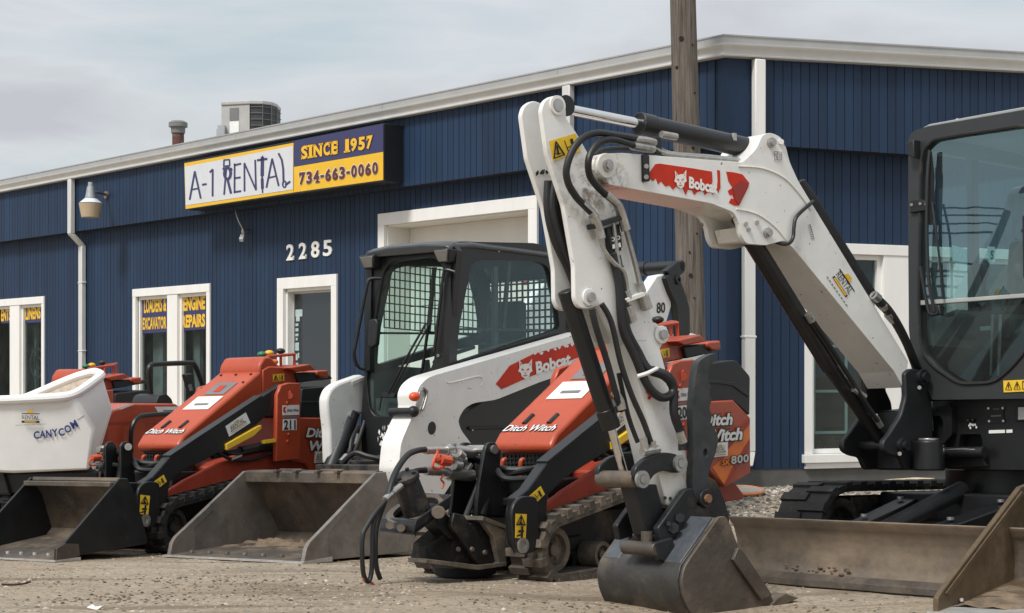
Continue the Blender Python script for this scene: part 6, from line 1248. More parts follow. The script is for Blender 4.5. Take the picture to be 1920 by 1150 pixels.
# cylinders
def cylinder(p0, p1, p2, rb, rr_, u, nm):
    """barrel p0-p1 and rod p1-p2"""
    a, b, c = F.u(*p0, u), F.u(*p1, u), F.u(*p2, u); d = (b-a).normalized()
    mb = MB(); mb.cyl(a, b, rb, n=24); mb.cyl(b-d*0.10, b, rb*1.08, n=24); o = mb.build(nm, M_black, r, bevel=0.004, smooth=40)
    mb = MB(); mb.cyl(b, c, rr_, n=20); mb.build('rod', M_chrome, o, smooth=40); return o
ac_ = cylinder((1440, 286), (1197, 232), (1046, 202), 0.053, 0.026, -0.245, 'arm_cylinder')
p = F.u(1376, 257, -0.20); MB().cyl(p-Vector((0, 0, 0.02)), p+Vector((0, 0, 0.018)), 0.014, n=8).build('grease_fitting', M_zinc, ac_)
bc = MB(); a, b, c = F.u(1410, 452, -0.245), F.u(1557, 690, -0.245), F.u(1662, 838, -0.245); bc.cyl(a, b, 0.047, n=24); bc.cyl(b, c, 0.040, n=24); bco = bc.build('boom_cylinder', M_black, r, bevel=0.005, smooth=40)
for pts, rr in (([(1515, 588, -0.18), (1523, 602, -0.18)], 0.024), ([(1600, 730, -0.19), (1622, 744, -0.18)], 0.016), ([(1640, 780, -0.18), (1652, 800, -0.18)], 0.018)): MB().tube([F.u(*p) for p in pts], rr, 10, 1).build('cylinder_port', M_zinc, bco)
MB().tube([F.u(1520, 595, -0.17), F.u(1560, 655, -0.18), F.u(1610, 735, -0.18), F.u(1646, 790, -0.17)], 0.013, 8).build('cylinder_pipe', M_black, bco)
# arm: two cheek plates above, box below
ap = rounded([(1015, 208, 6), (1020, 190, 8), (1036, 179, 8), (1054, 185, 8), (1061, 203, 6), (1062, 222, 4), (1082, 251, 6), (1104, 290, 6), (1122, 332, 8), (1152, 375, 6), (1176, 420, 6), (1198, 500, 4), (1222, 600, 4), (1212, 640, 4), (1180, 640, 4), (1160, 650, 3), (1140, 612, 10), (1122, 572, 8), (1105, 580, 8), (1085, 577, 8), (1078, 560, 6), (1077, 500, 6), (1057, 385, 6), (1026, 290, 6)], 5)
for u, nm in ((-0.15, 'arm_plate'), (-0.295, 'arm_plate')):
    h = [Vector((p.x, u, p.z)) for p in F.up(ap, -0.15)]; o = MB().prism(h, (0, -0.028, 0)).build(nm, M_armw, r, bevel=0.004)
    if u > -0.2: apl = o
bx = rounded([(1120, 340, 4), (1152, 378, 4), (1176, 424, 4), (1198, 503, 2), (1225, 606, 2), (1250, 700, 2), (1295, 884, 4), (1298, 912, 8), (1275, 938, 6), (1262, 952, 6), (1250, 944, 4), (1232, 858, 2), (1188, 676, 4), (1163, 560, 6), (1130, 430, 4)], 4)
mb = MB(); h = F.up(bx, -0.15); mb.prism([Vector((p.x, -0.152, p.z)) for p in h], (0, -0.168, 0)); arm = mb.build('arm', M_armw, r, bevel=0.006)
tipq = [(1232, 880), (1290, 880), (1299, 912), (1274, 940), (1262, 954), (1250, 946)]
mb = MB(); mb.prism([Vector((p.x, -0.149, p.z)) for p in F.up(tipq, -0.15)], (0, -0.174, 0)); mb.build('arm_tip', M_whitedirty, r, bevel=0.004)
for px, py in ((1247, 934), (1257, 935)): MB().cyl(F.u(px, py, -0.149), F.u(px, py, -0.142), 0.009, n=8).build('bolt', M_steelblk, arm)
p = F.u(1044, 198, -0.15); mb = MB(); mb.cyl((p.x, -0.15, p.z), (p.x, -0.135, p.z), 0.030, n=22); pin = mb.build('arm_pin', M_zinc, r, smooth=40)
mb = MB(); mb.ring((p.x, -0.15, p.z), (p.x, -0.14, p.z), 0.046, 0.031); mb.build('pin_boss', M_white, apl, smooth=40)
p = F.u(1046, 202, -0.245); mb = MB(); mb.cyl((p.x, -0.18, p.z), (p.x, -0.31, p.z), 0.05, n=22); mb.build('rod_eye', M_steelblk, ac_, smooth=40)
p = F.u(1133, 312, -0.12); mb = MB(); mb.cyl((p.x, -0.12, p.z), (p.x, -0.10, p.z), 0.060, n=26); mb.build('pin_boss', M_whitedirty, boom, bevel=0.004, smooth=40)
mb = MB(); mb.cyl((p.x, -0.10, p.z), (p.x, -0.085, p.z), 0.030, n=18); mb.cyl((p.x, -0.085, p.z), (p.x, -0.077, p.z), 0.022, n=6); mb.build('pivot_pin', M_zinc, boom, smooth=40)
for px, py, R0 in ((1103, 558, 0.042), (1239, 628, 0.044)):
    p = F.u(px, py, -0.15); mb = MB(); mb.cyl((p.x, -0.15, p.z), (p.x, -0.138, p.z), R0, n=22); b_ = mb.build('pin_boss', M_white, r, bevel=0.003, smooth=40)
    MB().cyl((p.x, -0.138, p.z), (p.x, -0.12, p.z), R0*0.55, n=18).build('pivot_pin', M_zinc, b_, smooth=40)
mb = MB(); mb.prism([Vector((p.x, -0.17, p.z)) for p in F.up([(1222, 600), (1236, 606), (1252, 622), (1250, 640), (1240, 660), (1232, 680)], -0.15)], (0, -0.03, 0)); mb.build('thumb_lug', M_white, arm, bevel=0.004)
warning_decal(F, r, (1029.5, 265), (1079.7, 250), (1087.7, 284), (1037.5, 302.6), -0.1465, apl)
mb = MB(); rr = random.Random(11)
for k in range(12):
    x = 1003+rr.uniform(0, 22); y = 326+rr.uniform(-3, 3)-(x-1003)*0.2; mb.add([Vector((p.x, -0.293+0.0003*k, p.z)) for p in F.up([(x-2, y+1), (x+1, y-3), (x+3, y), (x, y+3)], -0.295)], [(0, 1, 2, 3)])
mb.build('paint_chip', M_ink, arm, smooth=0)
# red-black star mark
mb = MB()
for q in ([(1210, 728), (1217, 733), (1222, 728), (1224, 734), (1219, 739), (1226, 742), (1231, 746), (1222, 745), (1218, 750), (1214, 748), (1217, 741), (1212, 737)],): mb.add(F.up(q, -0.148), [tuple(range(len(q)))])
mb.build('star_mark', M_decred, arm, smooth=0)
mb = MB(); mb.add(F.up([(1210, 726), (1216, 731), (1221, 727), (1223, 730), (1217, 736), (1211, 731)], -0.1465), [tuple(range(6))]); mb.build('star_mark', M_ink, arm, smooth=0)
# hoses and pipes at the elbow
for pts, rr in (([(1196, 260, -0.12), (1176, 257, -0.08), (1148, 253, -0.05), (1118, 250, -0.04), (1092, 260, -0.05), (1073, 284, -0.06), (1062, 318, -0.07), (1066, 345, -0.08), (1080, 369, -0.09), (1093, 383, -0.10), (1108, 398, -0.10)], 0.017),
                ([(1192, 274, -0.11), (1172, 268, -0.07), (1148, 262, -0.04), (1126, 266, -0.03), (1110, 283, -0.03), (1103, 305, -0.03), (1106, 330, -0.05), (1120, 350, -0.07), (1136, 366, -0.09)], 0.017)):
    MB().tube([F.u(*p) for p in pts], rr, 10).build('elbow_hose', M_hose, r)
for pts, rr in (([(1188, 262, -0.11), (1210, 264, -0.12), (1226, 268, -0.14)], 0.021), ([(1186, 274, -0.10), (1206, 277, -0.12), (1224, 280, -0.14)], 0.021), ([(1092, 381, -0.10), (1108, 396, -0.10), (1116, 408, -0.10)], 0.018), ([(1136, 364, -0.09), (1150, 376, -0.09), (1160, 386, -0.10)], 0.020), ([(1240, 252, -0.15), (1268, 257, -0.15)], 0.018),
                ([(1112, 405, -0.10), (1122, 430, -0.11), (1126, 448, -0.11)], 0.026), ([(1158, 384, -0.10), (1166, 405, -0.11), (1174, 432, -0.11)], 0.024), ([(1176, 575, -0.12), (1186, 604, -0.12)], 0.026), ([(1206, 555, -0.12), (1214, 580, -0.12)], 0.028), ([(1172, 545, -0.12), (1178, 560, -0.12)], 0.022), ([(1198, 530, -0.12), (1204, 548, -0.12)], 0.022)):
    MB().tube([F.u(*p) for p in pts], rr, 10, 2).build('hose_fitting', M_zinc, r)
for pts, rr in (([(1124, 440, -0.11), (1132, 468, -0.11), (1150, 492, -0.11), (1170, 512, -0.11), (1176, 550, -0.12)], 0.011), ([(1172, 425, -0.11), (1180, 455, -0.12), (1192, 500, -0.12), (1202, 545, -0.12)], 0.013), ([(1150, 420, -0.12), (1158, 480, -0.12), (1166, 520, -0.12)], 0.011), ([(1212, 268, -0.15), (1230, 280, -0.14), (1255, 290, -0.14), (1320, 296, -0.14), (1380, 302, -0.14)], 0.012), ([(1220, 262, -0.18), (1250, 286, -0.17), (1330, 294, -0.17), (1385, 300, -0.17)], 0.012), ([(1115, 294, -0.19), (1130, 282, -0.2), (1165, 279, -0.2), (1210, 281, -0.19)], 0.013)):
    MB().tube([F.u(*p) for p in pts], rr, 8).build('steel_pipe', M_zinc if pts[0][0] != 1115 else M_hose, r)
mb = MB(); mb.prism(F.up([(1112, 420), (1175, 401), (1176, 410), (1114, 430)], -0.095), (0, -0.05, 0)); mb.prism(F.up([(1138, 428), (1162, 420), (1166, 470), (1143, 476)], -0.125), (0, -0.025, 0)); mb.prism(F.up([(1228, 256), (1240, 257), (1242, 290), (1230, 289)], -0.13), (0, -0.06, 0)); vb = mb.build('pipe_clamp', M_steelblk, r, bevel=0.004)
q = decal_free([(1141, 441), (1164, 436), (1167, 464), (1146, 469)], 'warning_plate', M_ink, vb, -0.121)
mb = MB()
for cx_, cy_ in ((1149, 449), (1159, 446)): mb.ring(F.u(cx_, cy_, -0.118), F.u(cx_, cy_, -0.1175), 0.010, 0.006, 12)
mb.add(F.up([(1148, 459), (1163, 455), (1165, 463), (1149, 467)], -0.118), [(0, 1, 2, 3)]); mb.build('plate_symbol', M_decalw, q, smooth=0)
mb = MB(); mb.prism(F.up([(1173, 560), (1211, 546), (1213, 550), (1209, 556), (1176, 568)], -0.10), (0, -0.06, 0)); mb.build('hose_clamp', M_white, r, bevel=0.003)
for pts, rr in (([(1148, 476, -0.13), (1160, 530, -0.12), (1164, 590, -0.12), (1170, 625, -0.12), (1190, 668, -0.11), (1214, 722, -0.10), (1238, 745, -0.09), (1258, 740, -0.09), (1262, 722, -0.09), (1250, 704, -0.10), (1222, 694, -0.11)], 0.021), ([(1156, 480, -0.135), (1170, 560, -0.125), (1174, 615, -0.125), (1196, 660, -0.12), (1215, 692, -0.10), (1245, 705, -0.09), (1262, 728, -0.09), (1264, 776, -0.09), (1278, 818, -0.10), (1280, 845, -0.10)], 0.022),
                ([(1028, 340, -0.24), (1027, 394, -0.24), (1040, 450, -0.24), (1068, 510, -0.24), (1085, 560, -0.24)], 0.020), ([(1040, 340, -0.22), (1036, 392, -0.22), (1050, 450, -0.22), (1076, 510, -0.22), (1092, 560, -0.22)], 0.020), ([(1046, 360, -0.26), (1046, 400, -0.26), (1058, 450, -0.26), (1082, 508, -0.26)], 0.018),
                ([(1110, 580, -0.12), (1117, 612, -0.12), (1139, 681, -0.14), (1155, 739, -0.15), (1166, 770, -0.17)], 0.016), ([(1128, 570, -0.13), (1146, 604, -0.12), (1164, 681, -0.12), (1184, 740, -0.12), (1206, 790, -0.12), (1222, 835, -0.12)], 0.014), ([(1160, 700, -0.2), (1178, 780, -0.2), (1196, 830, -0.18)], 0.012)):
    MB().tube([F.u(*p) for p in pts], rr, 10).build('arm_hose', M_hose, r)
mb = MB(); mb.tube([F.u(1195, 706, -0.07), F.u(1214, 700, -0.05), F.u(1232, 691, -0.07)], 0.010, 8); mb.build('hose_clamp', M_white, r)
for pts, rr in (([(1152, 736, -0.16), (1162, 752, -0.16), (1166, 768, -0.16)], 0.022), ([(1206, 822, -0.12), (1210, 846, -0.12)], 0.02), ([(1222, 828, -0.12), (1226, 848, -0.12)], 0.02), ([(1274, 810, -0.09), (1281, 830, -0.09)], 0.022), ([(1204, 848, -0.12), (1234, 843, -0.12)], 0.022)):
    MB().tube([F.u(*p) for p in pts], rr, 10, 2).build('hose_fitting', M_zinc, r)
# bucket cylinder and linkage
cylinder((1062, 545), (1146, 803), (1170, 888), 0.044, 0.021, -0.245, 'bucket_cylinder')
lk1 = rounded([(1190, 896, 8), (1192, 876, 8), (1212, 858, 8), (1245, 848, 8), (1268, 851, 8), (1285, 864, 8), (1284, 882, 8), (1270, 888, 6), (1246, 882, 8), (1228, 889, 8), (1218, 904, 6), (1206, 914, 8)], 4)
for u in (-0.105, -0.365):
    h = [Vector((p.x, u, p.z)) for p in F.up(lk1, -0.105)]; MB().prism(h, (0, -0.035, 0)).build('link', M_steelblk, r, bevel=0.006)
mb = MB(); p = F.u(1202, 899, -0.10); mb.cyl((p.x, -0.13, p.z), (p.x, -0.39, p.z), 0.040, n=22); mb.build('link_tube', M_steelmud, r, bevel=0.004, smooth=40)
for px, py, R0 in ((1202, 899, 0.030), (1273, 869, 0.030)):
    p = F.u(px, py, -0.105); mb = MB(); mb.ring((p.x, -0.105, p.z), (p.x, -0.088, p.z), R0+0.012, R0*0.8, 20); mb.cyl((p.x, -0.105, p.z), (p.x, -0.085, p.z), R0*0.72, n=16); mb.build('pivot_pin', M_zinc, r, smooth=40)
mb = MB(); F.slab(mb, [(1188, 912), (1232, 908), (1246, 965), (1241, 1000), (1230, 1010), (1214, 1006), (1200, 955)], -0.15, 0.10); mb.build('bucket_link', M_steelblk, r, bevel=0.008)
p = F.u(1216, 1008, -0.15); mb = MB(); mb.cyl((p.x, -0.16, p.z+0.03), (p.x, -0.16, p.z-0.02), 0.03, n=12); mb.build('link_bolt', M_steelmud, r, smooth=40)
hp_ = rounded([(1234, 990, 4), (1285, 918, 6), (1300, 914, 6), (1308, 948, 4), (1330, 952, 4), (1335, 974, 4), (1302, 980, 4), (1270, 1008, 6), (1240, 1018, 4)], 3)
for u in (-0.09, -0.38): MB().prism([Vector((p.x, u, p.z)) for p in F.up(hp_, -0.09)], (0, -0.04, 0)).build('hitch_plate', M_steelblk, r, bevel=0.006)
for px, py, rr in ((1263, 990, 0.028), (1275, 971, 0.024), (1254, 982, 0.012)): MB().cyl(F.u(px, py, -0.09), F.u(px, py, -0.068), rr, n=6 if rr > 0.02 else 10).build('hitch_bolt', M_steelblk, r, smooth=30)
mb = MB(); F.slab(mb, [(1226, 1004), (1250, 990), (1300, 975), (1330, 972), (1315, 1000), (1274, 1026), (1250, 1046), (1238, 1034)], -0.13, 0.16); mb.build('quick_hitch', M_mudblk, r, bevel=0.008)
p = F.u(1233, 1030, -0.06); mb = MB(); mb.cyl((p.x, -0.06, p.z), (p.x, -0.29, p.z), 0.034, n=18); mb.build('hitch_bar', M_steelmud, r, bevel=0.004, smooth=40)
mb = MB(); F.slab(mb, [(1228, 1018), (1262, 1008), (1268, 1040), (1252, 1058), (1236, 1050)], -0.055, 0.035); mb.build('hitch_claw', M_steelblk, r, bevel=0.006)
# thumb
th = rounded([(1310, 678, 8), (1328, 666, 8), (1345, 662, 4), (1348, 671, 4), (1331, 686, 8), (1327, 715, 6), (1334, 726, 2), (1330, 739, 3), (1335, 750, 2), (1330, 765, 3), (1335, 781, 2), (1332, 794, 4), (1341, 805, 6), (1348, 824, 8), (1342, 850, 6), (1330, 882, 6), (1328, 915, 4), (1331, 935, 8), (1316, 948, 8), (1302, 940, 6), (1299, 905, 4), (1301, 815, 4), (1299, 767, 4), (1305, 700, 6)], 3)
ho = [(1323+4.2*math.cos(a), 850+9*math.sin(a)) for a in [i*math.pi/7 for i in range(14)]]
tb_ = plate(F.up(th, -0.10), [F.up(ho, -0.10)], (0, -0.045, 0)).build('thumb', M_thumb, r, bevel=0.004)
p = F.u(1319, 935, -0.10); mb = MB(); mb.cyl((p.x, -0.075, p.z), (p.x, -0.36, p.z), 0.045, n=22); tpn = mb.build('thumb_pivot', M_steelblk, r, bevel=0.004, smooth=40)
MB().cyl((p.x, -0.075, p.z), (p.x, -0.060, p.z), 0.022, n=8).build('pivot_pin', mat('rusty_nut', (0.20, 0.10, 0.05), 0.6), tpn, smooth=40)
mb = MB(); F.slab(mb, rounded([(1326, 892), (1344, 902), (1360, 940), (1369, 978), (1352, 1000), (1330, 985), (1322, 945)], 5), -0.16, 0.14); mb.build('thumb_base', M_mudblk, r, bevel=0.006)
# digging bucket
UN2, WB2 = 0.08, 0.60
bs = rounded([(1348, 969, 6), (1361, 968, 5), (1368, 980, 5), (1384, 1024, 4), (1447, 1117, 3), (1452, 1130, 2), (1425, 1152, 2), (1360, 1166, 8), (1318, 1168, 8), (1297, 1152, 8), (1283, 1120, 10), (1278, 1090, 10), (1284, 1062, 10)], 4)
sidepts = F.up(bs, UN2)
for yy in (UN2, UN2-WB2+0.022): MB().prism([Vector((p.x, yy, p.z)) for p in sidepts], (0, -0.022, 0)).build('digging_bucket_side', M_steelmud, r, bevel=0.005)
bk = [(1346, 971), (1350, 971), (1287, 1064), (1282, 1090), (1287, 1118), (1300, 1150), (1320, 1164), (1360, 1162), (1425, 1148), (1448, 1126), (1453, 1131), (1426, 1154), (1360, 1168), (1316, 1170), (1294, 1154), (1280, 1122), (1275, 1090), (1281, 1061)]
MB().prism([Vector((p.x, UN2-0.018, p.z)) for p in F.up(bk, UN2)], (0, -WB2+0.036, 0)).build('digging_bucket_shell', M_bktmud, r, bevel=0.003, smooth=50)
a, b = F.u(1347, 970, UN2), F.u(1284, 1062, UN2); d = (a-b).normalized(); nrm = Vector((d.z, 0, -d.x)); nrm = nrm if nrm.x > 0 else -nrm
M_plate = mat('blue_grey_steel', (0.085, 0.095, 0.11), 0.42, metal=0.3, dirt=(0.16, 0.14, 0.11), amt=0.35, scale=7, var=0.25)
for y0, y1 in ((UN2-0.03, UN2-0.19), (UN2-WB2+0.14, UN2-WB2+0.03)):
    mb = MB(); base = [Vector((b.x, y0, b.z))+d*0.01, Vector((b.x, y1, b.z))+d*0.01, Vector((a.x, y1, a.z))-d*0.01, Vector((a.x, y0, a.z))-d*0.01]
    mb.prism([p+nrm*0.012 for p in base], -nrm*0.01); mb.build('wear_plate', M_plate, r, bevel=0.003)
q = [(1375, 1050), (1384, 1027), (1390, 1030), (1398, 1040), (1448, 1116), (1428, 1126)]
for yy in (UN2+0.022, UN2-WB2): MB().prism([Vector((p.x, yy, p.z)) for p in F.up(q, UN2+0.02)], (0, -0.022, 0)).build('side_cutter', M_steelmud, r, bevel=0.004)
q = [(1424, 1150), (1450, 1122), (1467, 1112), (1476, 1116), (1492, 1121), (1455, 1138), (1436, 1150)]
h = F.up(q, UN2); lip = MB().prism([Vector((p.x, UN2+0.025, p.z)) for p in h], (0, -0.09, 0)).build('bucket_tooth', M_steelmud, r, bevel=0.004)
for k in range(1, 4): MB().prism([Vector((p.x, UN2+0.025-k*0.172, p.z)) for p in h], (0, -0.09, 0)).build('bucket_tooth', M_steelmud, r, bevel=0.004)
# swing bracket at the foot of the boom
sb = rounded([(1697, 700, 5), (1708, 691, 5), (1724, 693, 6), (1736, 707, 6), (1737, 730, 4), (1747, 752, 6), (1750, 775, 3), (1748, 880, 3), (1700, 882, 6), (1690, 858, 6), (1672, 855, 8), (1657, 846, 8), (1656, 828, 8), (1668, 814, 6), (1690, 780, 10), (1699, 745, 8)], 5)
for u in (-0.095, -0.375): MB().prism([Vector((p.x, u, p.z)) for p in F.up(sb, -0.095)], (0, -0.035, 0)).build('swing_bracket', M_blacksat, r, bevel=0.008)
mb = MB(); F.slab(mb, [(1702, 770), (1746, 765), (1750, 880), (1702, 882)], -0.14, 0.22); mb.build('swing_block', M_black, r, bevel=0.01)
for px, py, R0 in ((1727, 708, 0.033), (1690, 836, 0.031)):
    p = F.u(px, py, -0.095); mb = MB(); mb.cyl((p.x, -0.095, p.z), (p.x, -0.07, p.z), R0*1.35, n=22); mb.cyl((p.x, -0.07, p.z), (p.x, -0.05, p.z), R0*0.85, n=20); mb.cyl((p.x, -0.07, p.z), (p.x, -0.40, p.z), R0*0.85, n=20); mb.build('pivot_pin', M_steelblk, r, smooth=40)
for px, py in ((1724, 727), (1687, 851)): MB().cyl(F.u(px, py, -0.092), F.u(px, py, -0.08), 0.012, n=6).build('bolt', M_zinc, r)
p = F.u(1741, 828, -0.02); mb = MB(); mb.cyl((p.x, p.y, p.z+0.004), (p.x, p.y, p.z-0.16), 0.088, n=26); mb.build('king_post', M_black, r, bevel=0.008, smooth=40); MB().cyl((p.x, p.y, p.z+0.004), (p.x, p.y, p.z+0.018), 0.055, n=22).build('king_pin', M_zinc, r, bevel=0.003, smooth=40)
# house: front frame
XF = 0.50
fp = rounded([(1748, 753, 3), (1968, 747, 3), (1968, 882, 3), (1775, 880, 8), (1752, 868, 6)], 3)
cv = rounded([(1800, 815), (1838, 814), (1842, 824), (1842, 840), (1797, 841)], 4)
front = plate(F.xp(fp, XF), [F.xp(cv, XF)], (-0.10, 0, 0)).build('house_front', M_black, r, bevel=0.012)
mb = MB(); mb.prism(F.xp([(1797, 814), (1843, 813), (1843, 842), (1797, 842)], XF-0.09), (-0.05, 0, 0)); mb.build('recess', M_ink, front, smooth=0)
a = F.x(1748, 753, XF); b = F.x(1968, 747, XF); mb = MB(); mb.box(((XF-0.45), (a.y+b.y)/2+0.05, 0.82), (0.75, abs(b.y-a.y), 0.36)); mb.box((-0.35, 0.20, 0.80), (1.2, 0.80, 0.40)); mb.build('house_frame', M_black, r, bevel=0.01)
sq = rounded([(1728, 764), (1784, 761), (1785, 815), (1772, 828), (1766, 850), (1762, 870), (1750, 872)], 5)
cv = rounded([(1736, 783), (1762, 779), (1768, 790), (1768, 818), (1756, 828), (1738, 828)], 4)
plate(F.xp(sq, XF+0.05), [F.xp(cv, XF+0.05)], (-0.06, 0, 0)).build('swing_frame', M_black, r, bevel=0.008)
mb = MB(); mb.tube([F.x(1766, 849, XF+0.06), F.x(1846, 848, XF+0.06)], 0.030, 16, 1); mb.build('swing_cylinder', M_steelblk, r); MB().tube([F.x(1778, 845, XF+0.075), F.x(1830, 844, XF+0.075)], 0.013, 12, 1).build('swing_rod', M_chrome, r)
mb = MB(); mb.prism(F.xp([(1750, 856), (1840, 856), (1850, 875), (1760, 878)], XF+0.03), (-0.1, 0, 0)); mb.build('lower_guard', M_blacksat, r, bevel=0.006)
q = MB().prism(F.xp([(1852, 764), (1881, 763), (1882, 793), (1853, 794)], XF+0.006), (-0.004, 0, 0)).build('data_plate', M_ink, front)
for px, py in ((1853, 766), (1880, 765.5), (1854.5, 790), (1881, 789.5)): MB().cyl(F.x(px, py, XF+0.006), F.x(px, py, XF+0.014), 0.007, n=8).build('bolt', M_zinc, front)
mb = MB(); mb.prism(F.xp([(1858, 779), (1877, 778), (1877, 781), (1858, 782)], XF+0.008), (-0.002, 0, 0)); mb.prism(F.xp([(1862, 766.5), (1873, 766), (1873, 768), (1862, 768.5)], XF+0.008), (-0.002, 0, 0)); mb.build('plate_print', M_inkgrey, q, smooth=0)
for pts in ([(1854, 807), (1884, 806), (1884, 812), (1854, 813)], [(1887, 806), (1898, 805.5), (1898, 811.5), (1887, 812)]): MB().prism(F.xp(pts, XF+0.006), (-0.004, 0, 0)).build('small_label', M_decalw, front, smooth=0)
mb = MB(); rr = random.Random(4)
for px, py in ((1815, 789), (1824, 788)): mb.ball(F.x(px, py, XF+0.01), 0.012)
mb.build('latch', M_steelblk, front); mb = MB()
for k in range(8):
    x, y = rr.uniform(1814, 1830), rr.uniform(795, 803); mb.add(F.xp([(x, y), (x+2, y-3), (x+4, y), (x+2, y+3)], XF+0.005+0.0002*k), [(0, 1, 2, 3)])
mb.build('scuffed_label', M_decalw, front, smooth=0)
mb = MB(); mb.prism(F.xp(rounded([(1903, 761), (1950, 760), (1950, 790), (1903, 791)], 3), XF+0.012), (-0.02, 0, 0)); lb = mb.build('head_light', M_blacksat, front, bevel=0.004); MB().prism(F.xp([(1909, 764), (1946, 763), (1946, 786), (1909, 787)], XF+0.018), (-0.006, 0, 0)).build('lens', mat('pale_lens', (0.55, 0.56, 0.56), 0.2), lb)
# cab
XC = 0.62
of = rounded([(1703, 258, 10), (1712, 246, 8), (1736, 238, 6), (1850, 219, 6), (1925, 206, 10), (1952, 208, 10), (1960, 225, 6), (1966, 747, 2), (1748, 750, 4), (1735, 720, 8), (1713, 690, 10), (1704, 620, 10), (1703, 480, 4)], 4)
wh = rounded([(1727, 300, 6), (1732, 279, 10), (1750, 262, 10), (1800, 253, 4), (1915, 236, 10), (1932, 240, 10), (1936, 262, 6), (1938, 630, 10), (1920, 662, 8), (1898, 688, 10), (1871, 712, 12), (1854, 718, 8), (1806, 720, 10), (1791, 715, 10), (1754, 690, 10), (1732, 666, 10), (1725, 636, 8), (1722, 560, 4)], 5)
cf = plate(F.xp(of, XC), [F.xp(wh, XC)], (-0.07, 0, 0)).build('cab_front', mat('dark_grey_cab_paint', (0.028, 0.03, 0.032), 0.42, dirt=(0.10, 0.095, 0.09), amt=0.2, scale=3), r, bevel=0.014, seg=3)
mb = MB(); mb.prism(F.xp([(1716, 247), (1742, 233), (1850, 213), (1920, 200.5), (1962, 196), (1962, 207), (1925, 206.5), (1850, 219.5), (1738, 239)], XC-0.012), (-0.10, 0, 0)); mb.build('roof_visor', mat('pale_grey_roof', (0.30, 0.31, 0.315), 0.35, var=0.1), r, bevel=0.005)
up_g = rounded([(1727, 300), (1732, 279), (1750, 262), (1800, 253), (1915, 236), (1932, 240), (1936, 262), (1938, 549), (1722, 565)], 6)
lo_g = rounded([(1722, 572), (1938, 556), (1938, 630), (1920, 662), (1898, 688), (1871, 712), (1854, 718), (1806, 720), (1791, 715), (1754, 690), (1732, 666), (1725, 636)], 6)
MB().add(F.xp(up_g, XC-0.02), [tuple(range(len(up_g)))]).build('windscreen', G_exc, r, smooth=0)
MB().add(F.xp(lo_g, XC-0.035), [tuple(range(len(lo_g)))]).build('lower_window', glass('lower_glass', (0.22, 0.28, 0.27), 1.55, 0.03, 0.93), r, smooth=0)
mb = MB(); mb.prism(F.xp([(1721, 564), (1800, 559.5), (1938, 549), (1938, 557), (1800, 567), (1721, 573)], XC-0.005), (-0.03, 0, 0)); mb.build('window_sash', mat('grey_sash', (0.36, 0.37, 0.36), 0.45, var=0.1), r, bevel=0.003)
gk = F.xp(wh, XC+0.004); mb = MB(); mb.tube(gk+[gk[0]], 0.010, 6, 1); mb.build('window_seal', M_rubber, cf)
M_cabd = MATS['dark_grey_cab_paint']
cl = F.x(1703, 480, XC).y; cr_ = F.x(1962, 480, XC).y; zt = F.x(1703, 250, XC).z; zr_ = F.x(1940, 206, XC).z; zb_ = F.x(1800, 750, XC).z; XB = -0.62; cw = cr_-cl
mb = MB(); mb.box((XB, cl+0.05, (zb_+zt)/2), (0.10, 0.09, zt-zb_)); mb.box((XB, cr_-0.05, (zb_+zr_)/2), (0.10, 0.09, zr_-zb_)); mb.box((XB, (cl+cr_)/2, zb_+0.28), (0.08, cw-0.2, 0.55)); mb.box((XB, (cl+cr_)/2, zt-0.06), (0.10, cw-0.1, 0.10)); mb.build('cab_rear', M_cabd, r, bevel=0.01)
for yy in (cl+0.03, cr_-0.03):
    mb = MB(); mb.box(((XC+XB)/2-0.03, yy, zb_+0.16), (XC-XB-0.12, 0.05, 0.32)); mb.box(((XC+XB)/2-0.03, yy, zt-0.05), (XC-XB-0.1, 0.06, 0.09)); mb.box((0.05, yy, (zb_+zt)/2), (0.06, 0.05, zt-zb_-0.1)); mb.build('cab_side', M_cabd, r, bevel=0.008)
mb = MB(); xs = [(XC-0.02, -0.03), (XC-0.10, 0.01), (0.1, 0.03), (-0.4, 0.02), (XB-0.04, -0.04)]; vs = []
tl = F.x(1712, 246, XC).z-0.006; tr_z = F.x(1940, 205, XC).z-0.006
for x, dz in xs:
    for t, e_ in ((0.0, -0.06), (0.04, -0.012), (0.3, 0.022), (0.7, 0.022), (0.96, -0.012), (1.0, -0.06)): vs.append(Vector((x, cl+0.01+(cw-0.02)*t, tl+(tr_z-tl)*t+dz+e_)))
k = 6; mb.add(vs, [(i*k+j, i*k+j+1, (i+1)*k+j+1, (i+1)*k+j) for i in range(len(xs)-1) for j in range(k-1)])
ro = mb.build('cab_roof', mat('pale_grey_roof', (0.26, 0.27, 0.275), 0.35, var=0.1), r, smooth=60); sm_ = ro.modifiers.new('thick', 'SOLIDIFY'); sm_.thickness = 0.03
mb = MB(); mb.box((-0.02, (cl+cr_)/2+0.02, zb_+0.62), (0.14, 0.46, 0.62), Matrix.Rotation(-0.12, 3, 'Y')); mb.box((0.14, (cl+cr_)/2+0.02, zb_+0.34), (0.44, 0.46, 0.13)); mb.box((-0.06, (cl+cr_)/2+0.02, zb_+1.02), (0.10, 0.26, 0.2)); mb.build('seat', M_seat, r, bevel=0.03, seg=3)
